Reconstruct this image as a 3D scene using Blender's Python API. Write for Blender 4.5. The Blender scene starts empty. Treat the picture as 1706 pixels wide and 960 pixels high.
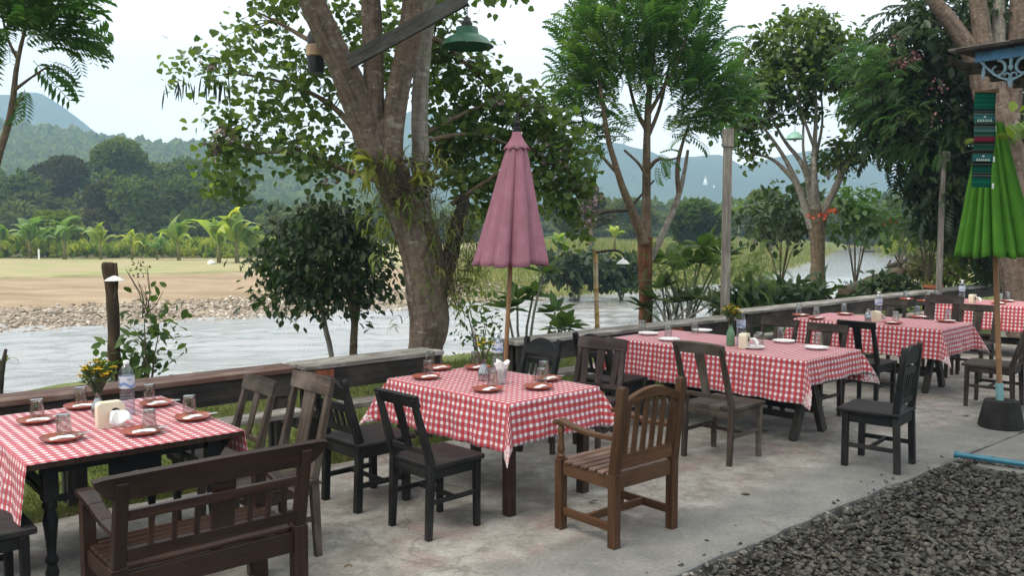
import bpy, bmesh, math, random
import numpy as np
from mathutils import Vector, Matrix, noise as mnoise

random.seed(7)
RNG = np.random.default_rng(11)
scene = bpy.context.scene
COL = scene.collection
R = math.radians

# ------------------------------------------------------------------ camera
CAM_H, FPX, HOR = 1.85, 1450.0, 378.0
PITCH = math.atan((480 - HOR) / FPX)
cam_d = bpy.data.cameras.new("camera")
cam_d.sensor_width = 36.0
cam_d.lens = FPX / 1706 * 36.0
cam_d.clip_start, cam_d.clip_end = 0.05, 9000
cam = bpy.data.objects.new("camera", cam_d)
COL.objects.link(cam)
cam.location = (0, 0, CAM_H)
cam.rotation_euler = (math.pi / 2 - PITCH, 0, 0)
scene.camera = cam

# ------------------------------------------------------------------ sky, sun, exposure
SUN_EL, SUN_AZ = R(58), R(235)        # compass azimuth, clockwise from +Y: behind and to the left
world = bpy.data.worlds.new("World")
scene.world = world
world.use_nodes = True
wn, wl = world.node_tree.nodes, world.node_tree.links
wn.clear()
w_out = wn.new("ShaderNodeOutputWorld")
w_bg = wn.new("ShaderNodeBackground")
w_bg.inputs["Strength"].default_value = 0.062
sky = wn.new("ShaderNodeTexSky")
sky.sky_type = 'NISHITA'
sky.sun_disc = False
sky.sun_elevation, sky.sun_rotation = SUN_EL, SUN_AZ
sky.air_density, sky.dust_density, sky.ozone_density = 1.0, 1.5, 1.0
w_tc = wn.new("ShaderNodeTexCoord")
w_map = wn.new("ShaderNodeMapping")
w_map.inputs["Scale"].default_value = (1.0, 1.0, 2.6)
w_noise = wn.new("ShaderNodeTexNoise")
w_noise.inputs["Scale"].default_value = 3.2
w_noise.inputs["Detail"].default_value = 7
w_noise.inputs["Roughness"].default_value = 0.55
w_ramp = wn.new("ShaderNodeValToRGB")
w_ramp.color_ramp.elements[0].position = 0.27
w_ramp.color_ramp.elements[0].color = (0.86, 0.86, 0.86, 1)
w_ramp.color_ramp.elements[1].position = 0.46
w_ramp.color_ramp.elements[1].color = (1, 1, 1, 1)
w_mix = wn.new("ShaderNodeMix")
w_mix.data_type = 'RGBA'
w_mix.inputs["B"].default_value = (20.5, 20.7, 20.9, 1)
wl.new(w_tc.outputs["Generated"], w_map.inputs["Vector"])
wl.new(w_map.outputs["Vector"], w_noise.inputs["Vector"])
wl.new(w_noise.outputs["Fac"], w_ramp.inputs["Fac"])
wl.new(w_ramp.outputs["Color"], w_mix.inputs["Factor"])
wl.new(sky.outputs["Color"], w_mix.inputs["A"])
wl.new(w_mix.outputs["Result"], w_bg.inputs["Color"])
wl.new(w_bg.outputs["Background"], w_out.inputs["Surface"])

sun_d = bpy.data.lights.new("sun", 'SUN')
sun_d.energy = 2.9
sun_d.angle = R(34)
sun_d.color = (1.0, 0.93, 0.82)
sun = bpy.data.objects.new("sun", sun_d)
COL.objects.link(sun)
sdir = Vector((math.sin(SUN_AZ) * math.cos(SUN_EL), math.cos(SUN_AZ) * math.cos(SUN_EL), math.sin(SUN_EL)))
sun.rotation_euler = sdir.to_track_quat('Z', 'Y').to_euler()
sun.location = (-8, -8, 14)

vs = scene.view_settings
vs.view_transform, vs.look, vs.exposure, vs.gamma = 'Standard', 'None', 0.56, 1.0
vs.use_curve_mapping = False
cy = scene.cycles
cy.max_bounces, cy.diffuse_bounces, cy.glossy_bounces = 8, 3, 3
cy.transmission_bounces, cy.transparent_max_bounces, cy.volume_bounces = 4, 16, 0
cy.caustics_reflective = cy.caustics_refractive = False
cy.use_denoising = True
cy.sample_clamp_indirect = 6.0

# ------------------------------------------------------------------ measuring: pixel of the photograph -> place in the world
_c, _s = math.cos(PITCH), math.sin(PITCH)
def _ray(u, v):
    x, y = (u - 853) / FPX, -(v - 480) / FPX
    return Vector((x, _c + y * _s, -_s + y * _c))
def at(u, v, z=0.0):
    r = _ray(u, v)
    return Vector((r.x, r.y, r.z)) * ((z - CAM_H) / r.z) + Vector((0, 0, CAM_H))
def dep(u, v, Y):
    r = _ray(u, v)
    return r * (Y / r.y) + Vector((0, 0, CAM_H))
RD, PD = Vector((.758, .652, 0)), Vector((-.652, .758, 0))     # along the terrace, and across it towards the river
ANG = math.degrees(math.atan2(.652, .758))
def W(s, q, z=0.0):
    return RD * s + PD * q + Vector((0, 0, z))

# ------------------------------------------------------------------ scene bookkeeping
def tag(o, label=None, cat=None, group=None, kind=None):
    if label: o["label"] = label
    if cat: o["category"] = cat
    if group: o["group"] = group
    if kind: o["kind"] = kind
    return o
def empty(name, loc=(0, 0, 0), rz=0.0, label=None, cat=None, group=None):
    o = bpy.data.objects.new(name, None)
    o.empty_display_size = 0.1
    COL.objects.link(o)
    o.location = loc
    o.rotation_euler = (0, 0, rz)
    return tag(o, label, cat, group)
def kids(o):
    return list(o.children)
def dup(o, parent=None):
    c = o.copy()
    COL.objects.link(c)
    if parent is not None:
        c.parent = parent
    for ch in kids(o):
        dup(ch, c)
    return c

# ------------------------------------------------------------------ mesh builder
class MB:
    def __init__(self):
        self.V, self.F, self.G, self.UV = [], [], [], None
    def _add(self, vs, fs, gs):
        n = len(self.V)
        self.V += [tuple(v) for v in vs]
        self.G += [tuple(g) for g in gs]
        self.F += [tuple(i + n for i in f) for f in fs]
        return self
    def hexa(self, c8, b=0.003, grain=None):
        """a box from eight corners (bit 0 = x, bit 1 = y, bit 2 = z; the grain runs along z), every edge chamfered"""
        c8 = [Vector(c) for c in c8]
        cen = sum(c8, Vector()) / 8
        off = Vector((random.uniform(0, 9), random.uniform(0, 9), random.uniform(0, 9)))
        ax, ay, az = (c8[1] - c8[0]), (c8[2] - c8[0]), (c8[4] - c8[0])
        def gr(p):
            d = p - c8[0]
            return (d.dot(ax) / max(ax.length, 1e-6) + off.x, d.dot(ay) / max(ay.length, 1e-6) + off.y, d.dot(az) / max(az.length, 1e-6) + off.z)
        vs = []
        for i in range(8):
            dirs = []
            for a in range(3):
                d = c8[i ^ (1 << a)] - c8[i]
                L = d.length
                dirs.append(d / max(L, 1e-9) * min(b, L * 0.4))
            for a in range(3):
                vs.append(c8[i] + dirs[(a + 1) % 3] + dirs[(a + 2) % 3])
        fs = []
        for a in range(3):
            e, f = 1 << ((a + 1) % 3), 1 << ((a + 2) % 3)
            for s in (0, 1 << a):
                fs.append([(s) * 3 + a, (s | e) * 3 + a, (s | e | f) * 3 + a, (s | f) * 3 + a])
        for a in range(3):
            a1, a2 = (a + 1) % 3, (a + 2) % 3
            for i in range(8):
                if not i & (1 << a):
                    j = i | (1 << a)
                    fs.append([i * 3 + a1, j * 3 + a1, j * 3 + a2, i * 3 + a2])
        for i in range(8):
            fs.append([i * 3, i * 3 + 1, i * 3 + 2])
        out = []
        for f in fs:
            p = [vs[k] for k in f]
            n = (p[1] - p[0]).cross(p[2] - p[0])
            m = sum(p, Vector()) / len(p)
            out.append(f[::-1] if n.dot(m - cen) < 0 else f)
        return self._add(vs, out, [gr(v) for v in vs])
    def bar(self, p0, p1, w, h, up=(0, 0, 1), w1=None, h1=None, b=0.003):
        """a stick from p0 to p1, w wide (sideways) and h high (towards up)"""
        p0, p1 = Vector(p0), Vector(p1)
        z = (p1 - p0).normalized()
        y = Vector(up) - z * Vector(up).dot(z)
        if y.length < 1e-4:
            y = Vector((0, 1, 0)) - z * z.y
        y.normalize()
        x = y.cross(z)
        w1, h1 = w if w1 is None else w1, h if h1 is None else h1
        c = []
        for i in range(8):
            p, ww, hh = (p1, w1, h1) if i & 4 else (p0, w, h)
            c.append(p + x * (ww / 2 if i & 1 else -ww / 2) + y * (hh / 2 if i & 2 else -hh / 2))
        return self.hexa(c, b)
    def box(self, c, size, b=0.003, along=0):
        """an upright box; the grain runs along axis `along`"""
        sx, sy, sz = size
        c = Vector(c)
        h = Vector((sx, sy, sz)) / 2
        e = [Vector((h.x, 0, 0)), Vector((0, h.y, 0)), Vector((0, 0, h.z))]
        a = [e[(along + 1) % 3], e[(along + 2) % 3], e[along]]
        cs = [c + a[0] * (1 if i & 1 else -1) + a[1] * (1 if i & 2 else -1) + a[2] * (1 if i & 4 else -1) for i in range(8)]
        return self.hexa(cs, b)
    def tube(self, pts, rad, n=8, cap=True, bump=0.0, smooth=0):
        pts = [Vector(p) for p in pts]
        if not hasattr(rad, '__len__'):
            rad = [rad] * len(pts)
        rad = list(rad)
        for _ in range(smooth):
            q, r2 = [pts[0]], [rad[0]]
            for i in range(len(pts) - 1):
                q += [pts[i] * .75 + pts[i + 1] * .25, pts[i] * .25 + pts[i + 1] * .75]
                r2 += [rad[i] * .75 + rad[i + 1] * .25, rad[i] * .25 + rad[i + 1] * .75]
            q.append(pts[-1]); r2.append(rad[-1])
            pts, rad = q, r2
        vs, gs, fs = [], [], []
        t = (pts[1] - pts[0]).normalized()
        x = t.orthogonal().normalized()
        L, off = 0.0, random.uniform(0, 9)
        for i, p in enumerate(pts):
            t = (pts[min(i + 1, len(pts) - 1)] - pts[max(i - 1, 0)]).normalized()
            x = (x - t * x.dot(t)).normalized()
            y = t.cross(x)
            if i: L += (p - pts[i - 1]).length
            for k in range(n):
                a = 2 * math.pi * k / n
                rr = rad[i]
                d = x * math.cos(a) + y * math.sin(a)
                if bump:
                    rr *= 1 + bump * mnoise.noise((p + d * rr) * (0.35 / max(rr, .02)) + Vector((off, 0, 0)))
                vs.append(p + d * rr)
                gs.append((math.cos(a) * rad[i] + off, math.sin(a) * rad[i] + off, L + off))
        for i in range(len(pts) - 1):
            for k in range(n):
                k2 = (k + 1) % n
                fs.append((i * n + k, i * n + k2, (i + 1) * n + k2, (i + 1) * n + k))
        if cap:
            fs.append(tuple(range(n))[::-1])
            fs.append(tuple((len(pts) - 1) * n + k for k in range(n)))
        return self._add(vs, fs, gs)
    def lathe(self, prof, n=20, at=(0, 0, 0), cap=True):
        """prof: list of (radius, z) from bottom to top"""
        a0 = Vector(at)
        vs, gs, fs = [], [], []
        off = random.uniform(0, 9)
        for (r, z) in prof:
            for k in range(n):
                a = 2 * math.pi * k / n
                vs.append(a0 + Vector((r * math.cos(a), r * math.sin(a), z)))
                gs.append((r * math.cos(a) + off, r * math.sin(a) + off, z + off))
        for i in range(len(prof) - 1):
            for k in range(n):
                k2 = (k + 1) % n
                fs.append((i * n + k, i * n + k2, (i + 1) * n + k2, (i + 1) * n + k))
        if cap:
            fs.append(tuple(range(n))[::-1])
            fs.append(tuple((len(prof) - 1) * n + k for k in range(n)))
        return self._add(vs, fs, gs)
    def prism(self, poly, h, o=(0, 0, 0), x=(1, 0, 0), y=(0, 1, 0)):
        """flat outline poly (2-D) extruded by h along x cross y, centred on the plane"""
        o, x, y = Vector(o), Vector(x), Vector(y)
        z = x.cross(y).normalized()
        n = len(poly)
        off = random.uniform(0, 9)
        vs = [o + x * a + y * b2 - z * h / 2 for a, b2 in poly] + [o + x * a + y * b2 + z * h / 2 for a, b2 in poly]
        gs = [(b2 + off, 0 + off, a + off) for a, b2 in poly] + [(b2 + off, h + off, a + off) for a, b2 in poly]
        area = sum(poly[i][0] * poly[(i + 1) % n][1] - poly[(i + 1) % n][0] * poly[i][1] for i in range(n))
        fs = [tuple(range(n))[::-1], tuple(range(n, 2 * n))]
        for i in range(n):
            j = (i + 1) % n
            fs.append((i, j, n + j, n + i))
        if area < 0:
            fs = [f[::-1] for f in fs]
        return self._add(vs, fs, gs)
    def grid(self, P, closed=False):
        """P[i][j] rows of points"""
        n, m = len(P), len(P[0])
        vs = [p for row in P for p in row]
        fs = []
        for i in range(n - 1):
            for j in range(m if closed else m - 1):
                k = (j + 1) % m
                fs.append((i * m + j, i * m + k, (i + 1) * m + k, (i + 1) * m + j))
        return self._add(vs, fs, vs)
    def build(self, name, mat, parent=None, smooth=None, loc=None):
        me = bpy.data.meshes.new(name)
        me.from_pydata(self.V, [], self.F)
        at_ = me.attributes.new("grain", 'FLOAT_VECTOR', 'POINT')
        at_.data.foreach_set("vector", np.array(self.G, dtype=np.float32).ravel())
        if self.UV is not None:
            uv = me.uv_layers.new(name="UVMap")
            li = np.empty(len(me.loops), dtype=np.int32)
            me.loops.foreach_get("vertex_index", li)
            uv.data.foreach_set("uv", np.array(self.UV, dtype=np.float32)[li].ravel())
        if smooth is not None:
            me.polygons.foreach_set("use_smooth", np.ones(len(me.polygons), dtype=bool))
            if smooth < 180:
                me.set_sharp_from_angle(angle=R(smooth))
        me.materials.append(mat)
        me.update()
        o = bpy.data.objects.new(name, me)
        COL.objects.link(o)
        if parent is not None: o.parent = parent
        if loc is not None: o.location = loc
        return o

def np_mesh(name, V, quads, mat, parent=None, attrs=None, smooth=False, tris=None):
    """a large mesh straight from arrays"""
    V = np.asarray(V, dtype=np.float32).reshape(-1, 3)
    me = bpy.data.meshes.new(name)
    me.vertices.add(len(V))
    me.vertices.foreach_set("co", V.ravel())
    idx, start, tot, pos = [], [], [], 0
    for arr, k in ((quads, 4), (tris, 3)):
        if arr is None or len(arr) == 0: continue
        arr = np.asarray(arr, dtype=np.int32).reshape(-1, k)
        idx.append(arr.ravel())
        start.append(pos + np.arange(len(arr)) * k)
        tot.append(np.full(len(arr), k))
        pos += arr.size
    idx, start, tot = np.concatenate(idx), np.concatenate(start), np.concatenate(tot)
    me.loops.add(len(idx))
    me.loops.foreach_set("vertex_index", idx.astype(np.int32))
    me.polygons.add(len(start))
    me.polygons.foreach_set("loop_start", start.astype(np.int32))
    me.polygons.foreach_set("loop_total", tot.astype(np.int32))
    if smooth:
        me.polygons.foreach_set("use_smooth", np.ones(len(start), dtype=bool))
    me.update(calc_edges=True)
    me.validate()
    for k, a in (attrs or {}).items():
        at_ = me.attributes.new(k, 'FLOAT', 'POINT')
        at_.data.foreach_set("value", np.asarray(a, dtype=np.float32).ravel())
    me.materials.append(mat)
    o = bpy.data.objects.new(name, me)
    COL.objects.link(o)
    if parent is not None: o.parent = parent
    return o

# ------------------------------------------------------------------ materials
def new_mat(name):
    m = bpy.data.materials.new(name)
    m.use_nodes = True
    n, l = m.node_tree.nodes, m.node_tree.links
    return m, n, l, n["Principled BSDF"]
def node(n, t, **kw):
    x = n.new(t)
    for k, v in kw.items():
        if k in x.inputs: x.inputs[k].default_value = v
        else: setattr(x, k, v)
    return x
def noise_tex(n, l, vec, scale, detail=5, rough=.55, mapscale=None):
    if mapscale is not None:
        mp = n.new("ShaderNodeMapping")
        mp.inputs["Scale"].default_value = mapscale
        l.new(vec, mp.inputs["Vector"])
        vec = mp.outputs["Vector"]
    t = n.new("ShaderNodeTexNoise")
    t.inputs["Scale"].default_value = scale
    t.inputs["Detail"].default_value = detail
    t.inputs["Roughness"].default_value = rough
    l.new(vec, t.inputs["Vector"])
    return t.outputs["Fac"]
def ramp(n, l, fac, stops):
    r = n.new("ShaderNodeValToRGB")
    e = r.color_ramp.elements
    while len(e) < len(stops): e.new(0.5)
    for i, (p, c) in enumerate(stops):
        e[i].position = p
        e[i].color = (*c, 1) if len(c) == 3 else c
    l.new(fac, r.inputs["Fac"])
    return r.outputs["Color"]
def mixc(n, l, fac, a, b, mode='MIX'):
    m = n.new("ShaderNodeMix")
    m.data_type, m.blend_type = 'RGBA', mode
    for v, s in ((fac, "Factor"), (a, "A"), (b, "B")):
        if hasattr(v, "is_linked"): l.new(v, m.inputs[s])
        elif s == "Factor": m.inputs[s].default_value = v
        else: m.inputs[s].default_value = (*v, 1)
    return m.outputs["Result"]
def attr(n, name):
    a = n.new("ShaderNodeAttribute")
    a.attribute_name = name
    return a
def bump(n, l, bsdf, h, strength=.3, dist=.01):
    b = n.new("ShaderNodeBump")
    b.inputs["Strength"].default_value = strength
    b.inputs["Distance"].default_value = dist
    l.new(h, b.inputs["Height"])
    l.new(b.outputs["Normal"], bsdf.inputs["Normal"])
G3 = lambda v: (v, v, v)

def wood(name, dark, base, light, worn=None, rough=.5, grain=38, spec=.35):
    m, n, l, b = new_mat(name)
    g = attr(n, "grain").outputs["Vector"]
    f = noise_tex(n, l, g, 1.0, 6, .62, (grain, grain, 2.2))
    c = ramp(n, l, f, [(.28, dark), (.5, base), (.74, light)])
    big = noise_tex(n, l, g, 5.0, 4, .6, (1, 1, .6))
    if worn is not None:
        wf = ramp(n, l, big, [(.47, G3(0)), (.66, G3(.8))])
        c = mixc(n, l, wf, c, worn)
    oi = n.new("ShaderNodeObjectInfo")
    hs = n.new("ShaderNodeHueSaturation")
    mr = n.new("ShaderNodeMapRange")
    mr.inputs["To Min"].default_value, mr.inputs["To Max"].default_value = .78, 1.22
    l.new(oi.outputs["Random"], mr.inputs["Value"])
    l.new(mr.outputs["Result"], hs.inputs["Value"])
    l.new(c, hs.inputs["Color"])
    l.new(hs.outputs["Color"], b.inputs["Base Color"])
    rr = n.new("ShaderNodeMapRange")
    rr.inputs["To Min"].default_value, rr.inputs["To Max"].default_value = rough - .12, rough + .18
    l.new(big, rr.inputs["Value"])
    l.new(rr.outputs["Result"], b.inputs["Roughness"])
    b.inputs["Specular IOR Level"].default_value = spec
    bump(n, l, b, f, .35, .004)
    return m
M = {}
M['black_wood'] = wood("black_wood", (.004, .004, .004), (.008, .0076, .0074), (.017, .016, .015), (.030, .027, .025), .5, spec=.2)
M['brown_wood'] = wood("brown_wood", (.013, .009, .007), (.030, .021, .016), (.058, .042, .032), (.085, .068, .055), .6, spec=.2)
M['greybrown_wood'] = wood("greybrown_wood", (.020, .014, .010), (.048, .034, .025), (.088, .065, .049), (.13, .105, .085), .65, spec=.2)
M['purple_wood'] = wood("purple_wood", (.015, .009, .008), (.034, .021, .019), (.062, .040, .036), (.085, .066, .058), .6, spec=.2)
M['teak'] = wood("teak", (.034, .015, .007), (.072, .032, .0135), (.118, .056, .024), (.10, .052, .026), .5, spec=.25)
M['teak_seat'] = wood("teak_seat", (.055, .028, .018), (.10, .052, .034), (.15, .085, .058), (.19, .125, .095), .5)
M['red_wood'] = wood("red_wood", (.009, .0045, .003), (.024, .0105, .0065), (.050, .021, .012), (.036, .019, .013), .38, spec=.3)
M['grey_plank'] = wood("grey_plank", (.07, .062, .052), (.17, .155, .135), (.30, .28, .25), (.36, .34, .31), .8, 30, .2)
M['dark_plank'] = wood("dark_plank", (.012, .010, .009), (.028, .023, .019), (.05, .042, .036), (.07, .06, .05), .75, 30, .2)
M['red_plank'] = wood("red_plank", (.045, .020, .013), (.10, .048, .032), (.16, .085, .06), (.22, .16, .13), .6, 30, .3)
M['rust_plank'] = wood("rust_plank", (.10, .030, .014), (.20, .06, .028), (.27, .09, .045), None, .7, 24, .2)
M['post_wood'] = wood("post_wood", (.09, .08, .07), (.20, .18, .155), (.33, .305, .27), (.13, .11, .10), .85, 26, .15)
M['stump_wood'] = wood("stump_wood", (.015, .011, .008), (.06, .04, .025), (.14, .09, .055), (.03, .022, .016), .85, 18, .15)
M['bamboo'] = wood("bamboo", (.16, .075, .03), (.28, .14, .06), (.36, .20, .10), (.20, .11, .06), .45, 30)
M['bamboo_yellow'] = wood("bamboo_yellow", (.30, .17, .05), (.42, .26, .09), (.5, .36, .16), (.45, .42, .34), .5, 30)

def plain(name, col, rough=.5, spec=.4, metal=0.0, var=.12, vscale=14, bumpk=.0):
    m, n, l, b = new_mat(name)
    tc = n.new("ShaderNodeTexCoord")
    f = noise_tex(n, l, tc.outputs["Object"], vscale, 5, .6)
    lo = tuple(max(0, c * (1 - var)) for c in col)
    hi = tuple(min(1, c * (1 + var)) for c in col)
    l.new(ramp(n, l, f, [(.3, lo), (.7, hi)]), b.inputs["Base Color"])
    b.inputs["Roughness"].default_value = rough
    b.inputs["Specular IOR Level"].default_value = spec
    b.inputs["Metallic"].default_value = metal
    if bumpk: bump(n, l, b, f, bumpk, .01)
    return m
M['terracotta'] = plain("terracotta", (.27, .062, .034), .42, .45, 0, .3, 18)
M['white_china'] = plain("white_china", (.74, .73, .71), .25, .5, 0, .04)
M['napkin'] = plain("napkin", (.80, .79, .77), .9, .1, 0, .05)
M['cream_plastic'] = plain("cream_plastic", (.70, .62, .47), .4, .4, 0, .05)
M['steel'] = plain("steel", (.62, .61, .6), .28, .5, 1.0, .1)
M['white_paint'] = plain("white_paint", (.72, .70, .66), .5, .3, 0, .1)
M['black_metal'] = plain("black_metal", (.012, .012, .013), .5, .4, 0, .3)
M['blue_pvc'] = plain("blue_pvc", (.025, .14, .20), .4, .45, 0, .3, 9)
M['cement'] = plain("cement", (.020, .019, .017), .9, .2, 0, .5, 6, .5)
M['pot_clay'] = plain("pot_clay", (.30, .10, .055), .8, .2, 0, .3, 9)
M['blue_paint'] = plain("blue_paint", (.10, .24, .42), .6, .3, 0, .35, 8)
M['bluegrey_paint'] = plain("bluegrey_paint", (.22, .33, .40), .65, .3, 0, .3, 12)
M['soil'] = plain("soil", (.034, .029, .024), .95, .1, 0, .5, 3, .6)
M['tan_wood'] = wood("tan_wood", (.22, .13, .07), (.36, .24, .15), (.46, .33, .22), None, .6)
M['pods'] = plain("pods", (.055, .075, .04), .6, .2, 0, .4)
M['petal'] = plain("petal", (.42, .29, .31), .8, .1, 0, .3)
M['petal_red'] = plain("petal_red", (.42, .075, .03), .8, .1, 0, .3)
M['petal_pink'] = plain("petal_pink", (.40, .19, .21), .8, .1, 0, .3)
M['petal_yellow'] = plain("petal_yellow", (.62, .45, .03), .7, .1, 0, .3, 60)
M['flower_heart'] = plain("flower_heart", (.16, .07, .01), .9, .1)

def glass(name, tint=(1, 1, 1), gloss=.10, edge=.75):
    """thin clear glass: mostly see-through, brighter reflections at grazing angles"""
    m, n, l, b = new_mat(name)
    n.remove(b)
    out = n["Material Output"]
    tr = n.new("ShaderNodeBsdfTransparent"); tr.inputs["Color"].default_value = (*tint, 1)
    gl = n.new("ShaderNodeBsdfGlossy"); gl.inputs["Roughness"].default_value = .04
    lw = n.new("ShaderNodeLayerWeight"); lw.inputs["Blend"].default_value = .25
    mr = n.new("ShaderNodeMapRange")
    mr.inputs["To Min"].default_value, mr.inputs["To Max"].default_value = gloss, edge
    l.new(lw.outputs["Facing"], mr.inputs["Value"])
    mx = n.new("ShaderNodeMixShader")
    l.new(mr.outputs["Result"], mx.inputs["Fac"])
    l.new(tr.outputs[0], mx.inputs[1]); l.new(gl.outputs[0], mx.inputs[2])
    l.new(mx.outputs[0], out.inputs["Surface"])
    return m
M['glass'] = glass("clear_glass", (.93, .95, .95))
M['glass_base'] = glass("thick_glass", (.75, .78, .78), .25, .9)
M['pet'] = glass("bottle_plastic", (.86, .88, .93), .08, .55)
M['green_glass'] = plain("green_glass", (.10, .22, .11), .15, .6, 0, .1)

def leaf_mat(name, stops, trans=.35, rough=.45, spec=.35, transcol=1.5):
    m, n, l, b = new_mat(name)
    t = attr(n, "tint").outputs["Fac"]
    oi = n.new("ShaderNodeObjectInfo")
    c = ramp(n, l, t, stops)
    hs = n.new("ShaderNodeHueSaturation")
    mr = n.new("ShaderNodeMapRange")
    mr.inputs["To Min"].default_value, mr.inputs["To Max"].default_value = .85, 1.15
    l.new(oi.outputs["Random"], mr.inputs["Value"]); l.new(mr.outputs["Result"], hs.inputs["Value"])
    l.new(c, hs.inputs["Color"])
    c = hs.outputs["Color"]
    l.new(c, b.inputs["Base Color"])
    b.inputs["Roughness"].default_value = rough
    b.inputs["Specular IOR Level"].default_value = spec
    tl = n.new("ShaderNodeBsdfTranslucent")
    tc = mixc(n, l, 1.0, c, (transcol, transcol * 1.05, transcol * .6), 'MULTIPLY')
    l.new(tc, tl.inputs["Color"])
    mx = n.new("ShaderNodeMixShader"); mx.inputs["Fac"].default_value = trans
    l.new(b.outputs[0], mx.inputs[1]); l.new(tl.outputs[0], mx.inputs[2])
    l.new(mx.outputs[0], n["Material Output"].inputs["Surface"])
    return m
M['leaf_broad'] = leaf_mat("broad_leaf", [(.0, (.034, .064, .018)), (.55, (.078, .125, .03)), (.9, (.14, .20, .042)), (1, (.22, .27, .055))], .46)
M['leaf_dark'] = leaf_mat("dark_leaf", [(.0, (.018, .036, .014)), (.6, (.040, .068, .024)), (1, (.09, .125, .038))], .32, .42)
M['leaf_pinnate'] = leaf_mat("pinnate_leaf", [(.0, (.03, .085, .022)), (.6, (.065, .145, .034)), (1, (.16, .24, .05))], .45)
M['leaf_forest'] = leaf_mat("forest_leaf", [(.0, (.07, .11, .036)), (.5, (.13, .18, .056)), (.85, (.20, .22, .075)), (1, (.22, .19, .09))], .42, .7, .1)
M['leaf_brownish'] = leaf_mat("brownish_leaf", [(.0, (.07, .085, .03)), (.5, (.12, .12, .05)), (1, (.18, .155, .075))], .2, .7, .1)
M['leaf_bright'] = leaf_mat("bright_leaf", [(.0, (.09, .15, .022)), (.5, (.18, .235, .035)), (1, (.34, .35, .06))], .35, .6, .2)
M['leaf_mid'] = leaf_mat("mid_leaf", [(.0, (.036, .08, .02)), (.5, (.078, .14, .033)), (1, (.14, .205, .048))], .36, .5)
M['leaf_banana'] = leaf_mat("banana_leaf", [(.0, (.075, .15, .04)), (.5, (.15, .24, .05)), (.8, (.32, .38, .06)), (1, (.5, .48, .09))], .45, .4)
M['leaf_strap'] = leaf_mat("strap_leaf", [(.0, (.08, .125, .028)), (.5, (.18, .23, .05)), (.85, (.38, .38, .08)), (1, (.24, .17, .08))], .42)
M['grass_near'] = leaf_mat("lawn_blade", [(.0, (.065, .082, .022)), (.5, (.115, .13, .036)), (1, (.21, .19, .075))], .3, .7, .1)
M['grass_far'] = leaf_mat("bank_grass_blade", [(.0, (.09, .135, .035)), (.5, (.18, .20, .06)), (1, (.36, .31, .14))], .3, .8, .1)
M['root_fibre'] = leaf_mat("root_fibre", [(.0, (.05, .035, .022)), (.5, (.10, .075, .045)), (1, (.17, .14, .085))], .1, .9, .1)

def bark(name, dark, base, light, patch=None, pale=.66):
    m, n, l, b = new_mat(name)
    g = attr(n, "grain").outputs["Vector"]
    f = noise_tex(n, l, g, 1.0, 7, .7, (7, 7, 22))
    f2 = noise_tex(n, l, g, 9, 8, .68)
    c = ramp(n, l, f, [(.3, dark), (.5, base), (.72, light)])
    c2 = ramp(n, l, f2, [(.35, tuple(x * .6 for x in base)), (.6, light)])
    c = mixc(n, l, .45, c, c2)
    if patch:
        f3 = noise_tex(n, l, g, 3.2, 3, .5, (1, 1, 1.8))
        c = mixc(n, l, ramp(n, l, f3, [(pale, G3(0)), (pale + .05, G3(.75))]), c, patch)
    # streaks running up the stem, small pale lichen dots and dark knots
    f4 = noise_tex(n, l, g, 1.0, 5, .6, (16, 16, 1.4))
    c = mixc(n, l, 1.0, c, ramp(n, l, f4, [(.3, G3(.55)), (.55, G3(1.05))]), 'MULTIPLY')
    if patch:
        f5 = noise_tex(n, l, g, 13, 4, .62, (1, 1, 1.5))
        c = mixc(n, l, ramp(n, l, f5, [(.60, G3(0)), (.67, G3(.6))]), c, patch)
    l.new(c, b.inputs["Base Color"])
    b.inputs["Roughness"].default_value = .9
    b.inputs["Specular IOR Level"].default_value = .15
    bump(n, l, b, f2, .8, .04)
    return m
M['bark_big'] = bark("smooth_bark", (.075, .050, .036), (.150, .105, .078), (.235, .180, .142), (.33, .29, .25), .66)
M['bark_pale'] = bark("pale_bark", (.13, .115, .09), (.25, .22, .18), (.36, .33, .28), (.45, .43, .39), .62)
M['bark_brown'] = bark("brown_bark", (.075, .052, .033), (.15, .108, .070), (.225, .17, .115), (.30, .25, .18), .7)
M['bark_red'] = bark("red_bark", (.07, .025, .013), (.15, .06, .03), (.22, .11, .06), None)
M['bark_dark'] = bark("dark_bark", (.02, .016, .012), (.05, .04, .03), (.09, .075, .058), None)

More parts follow.
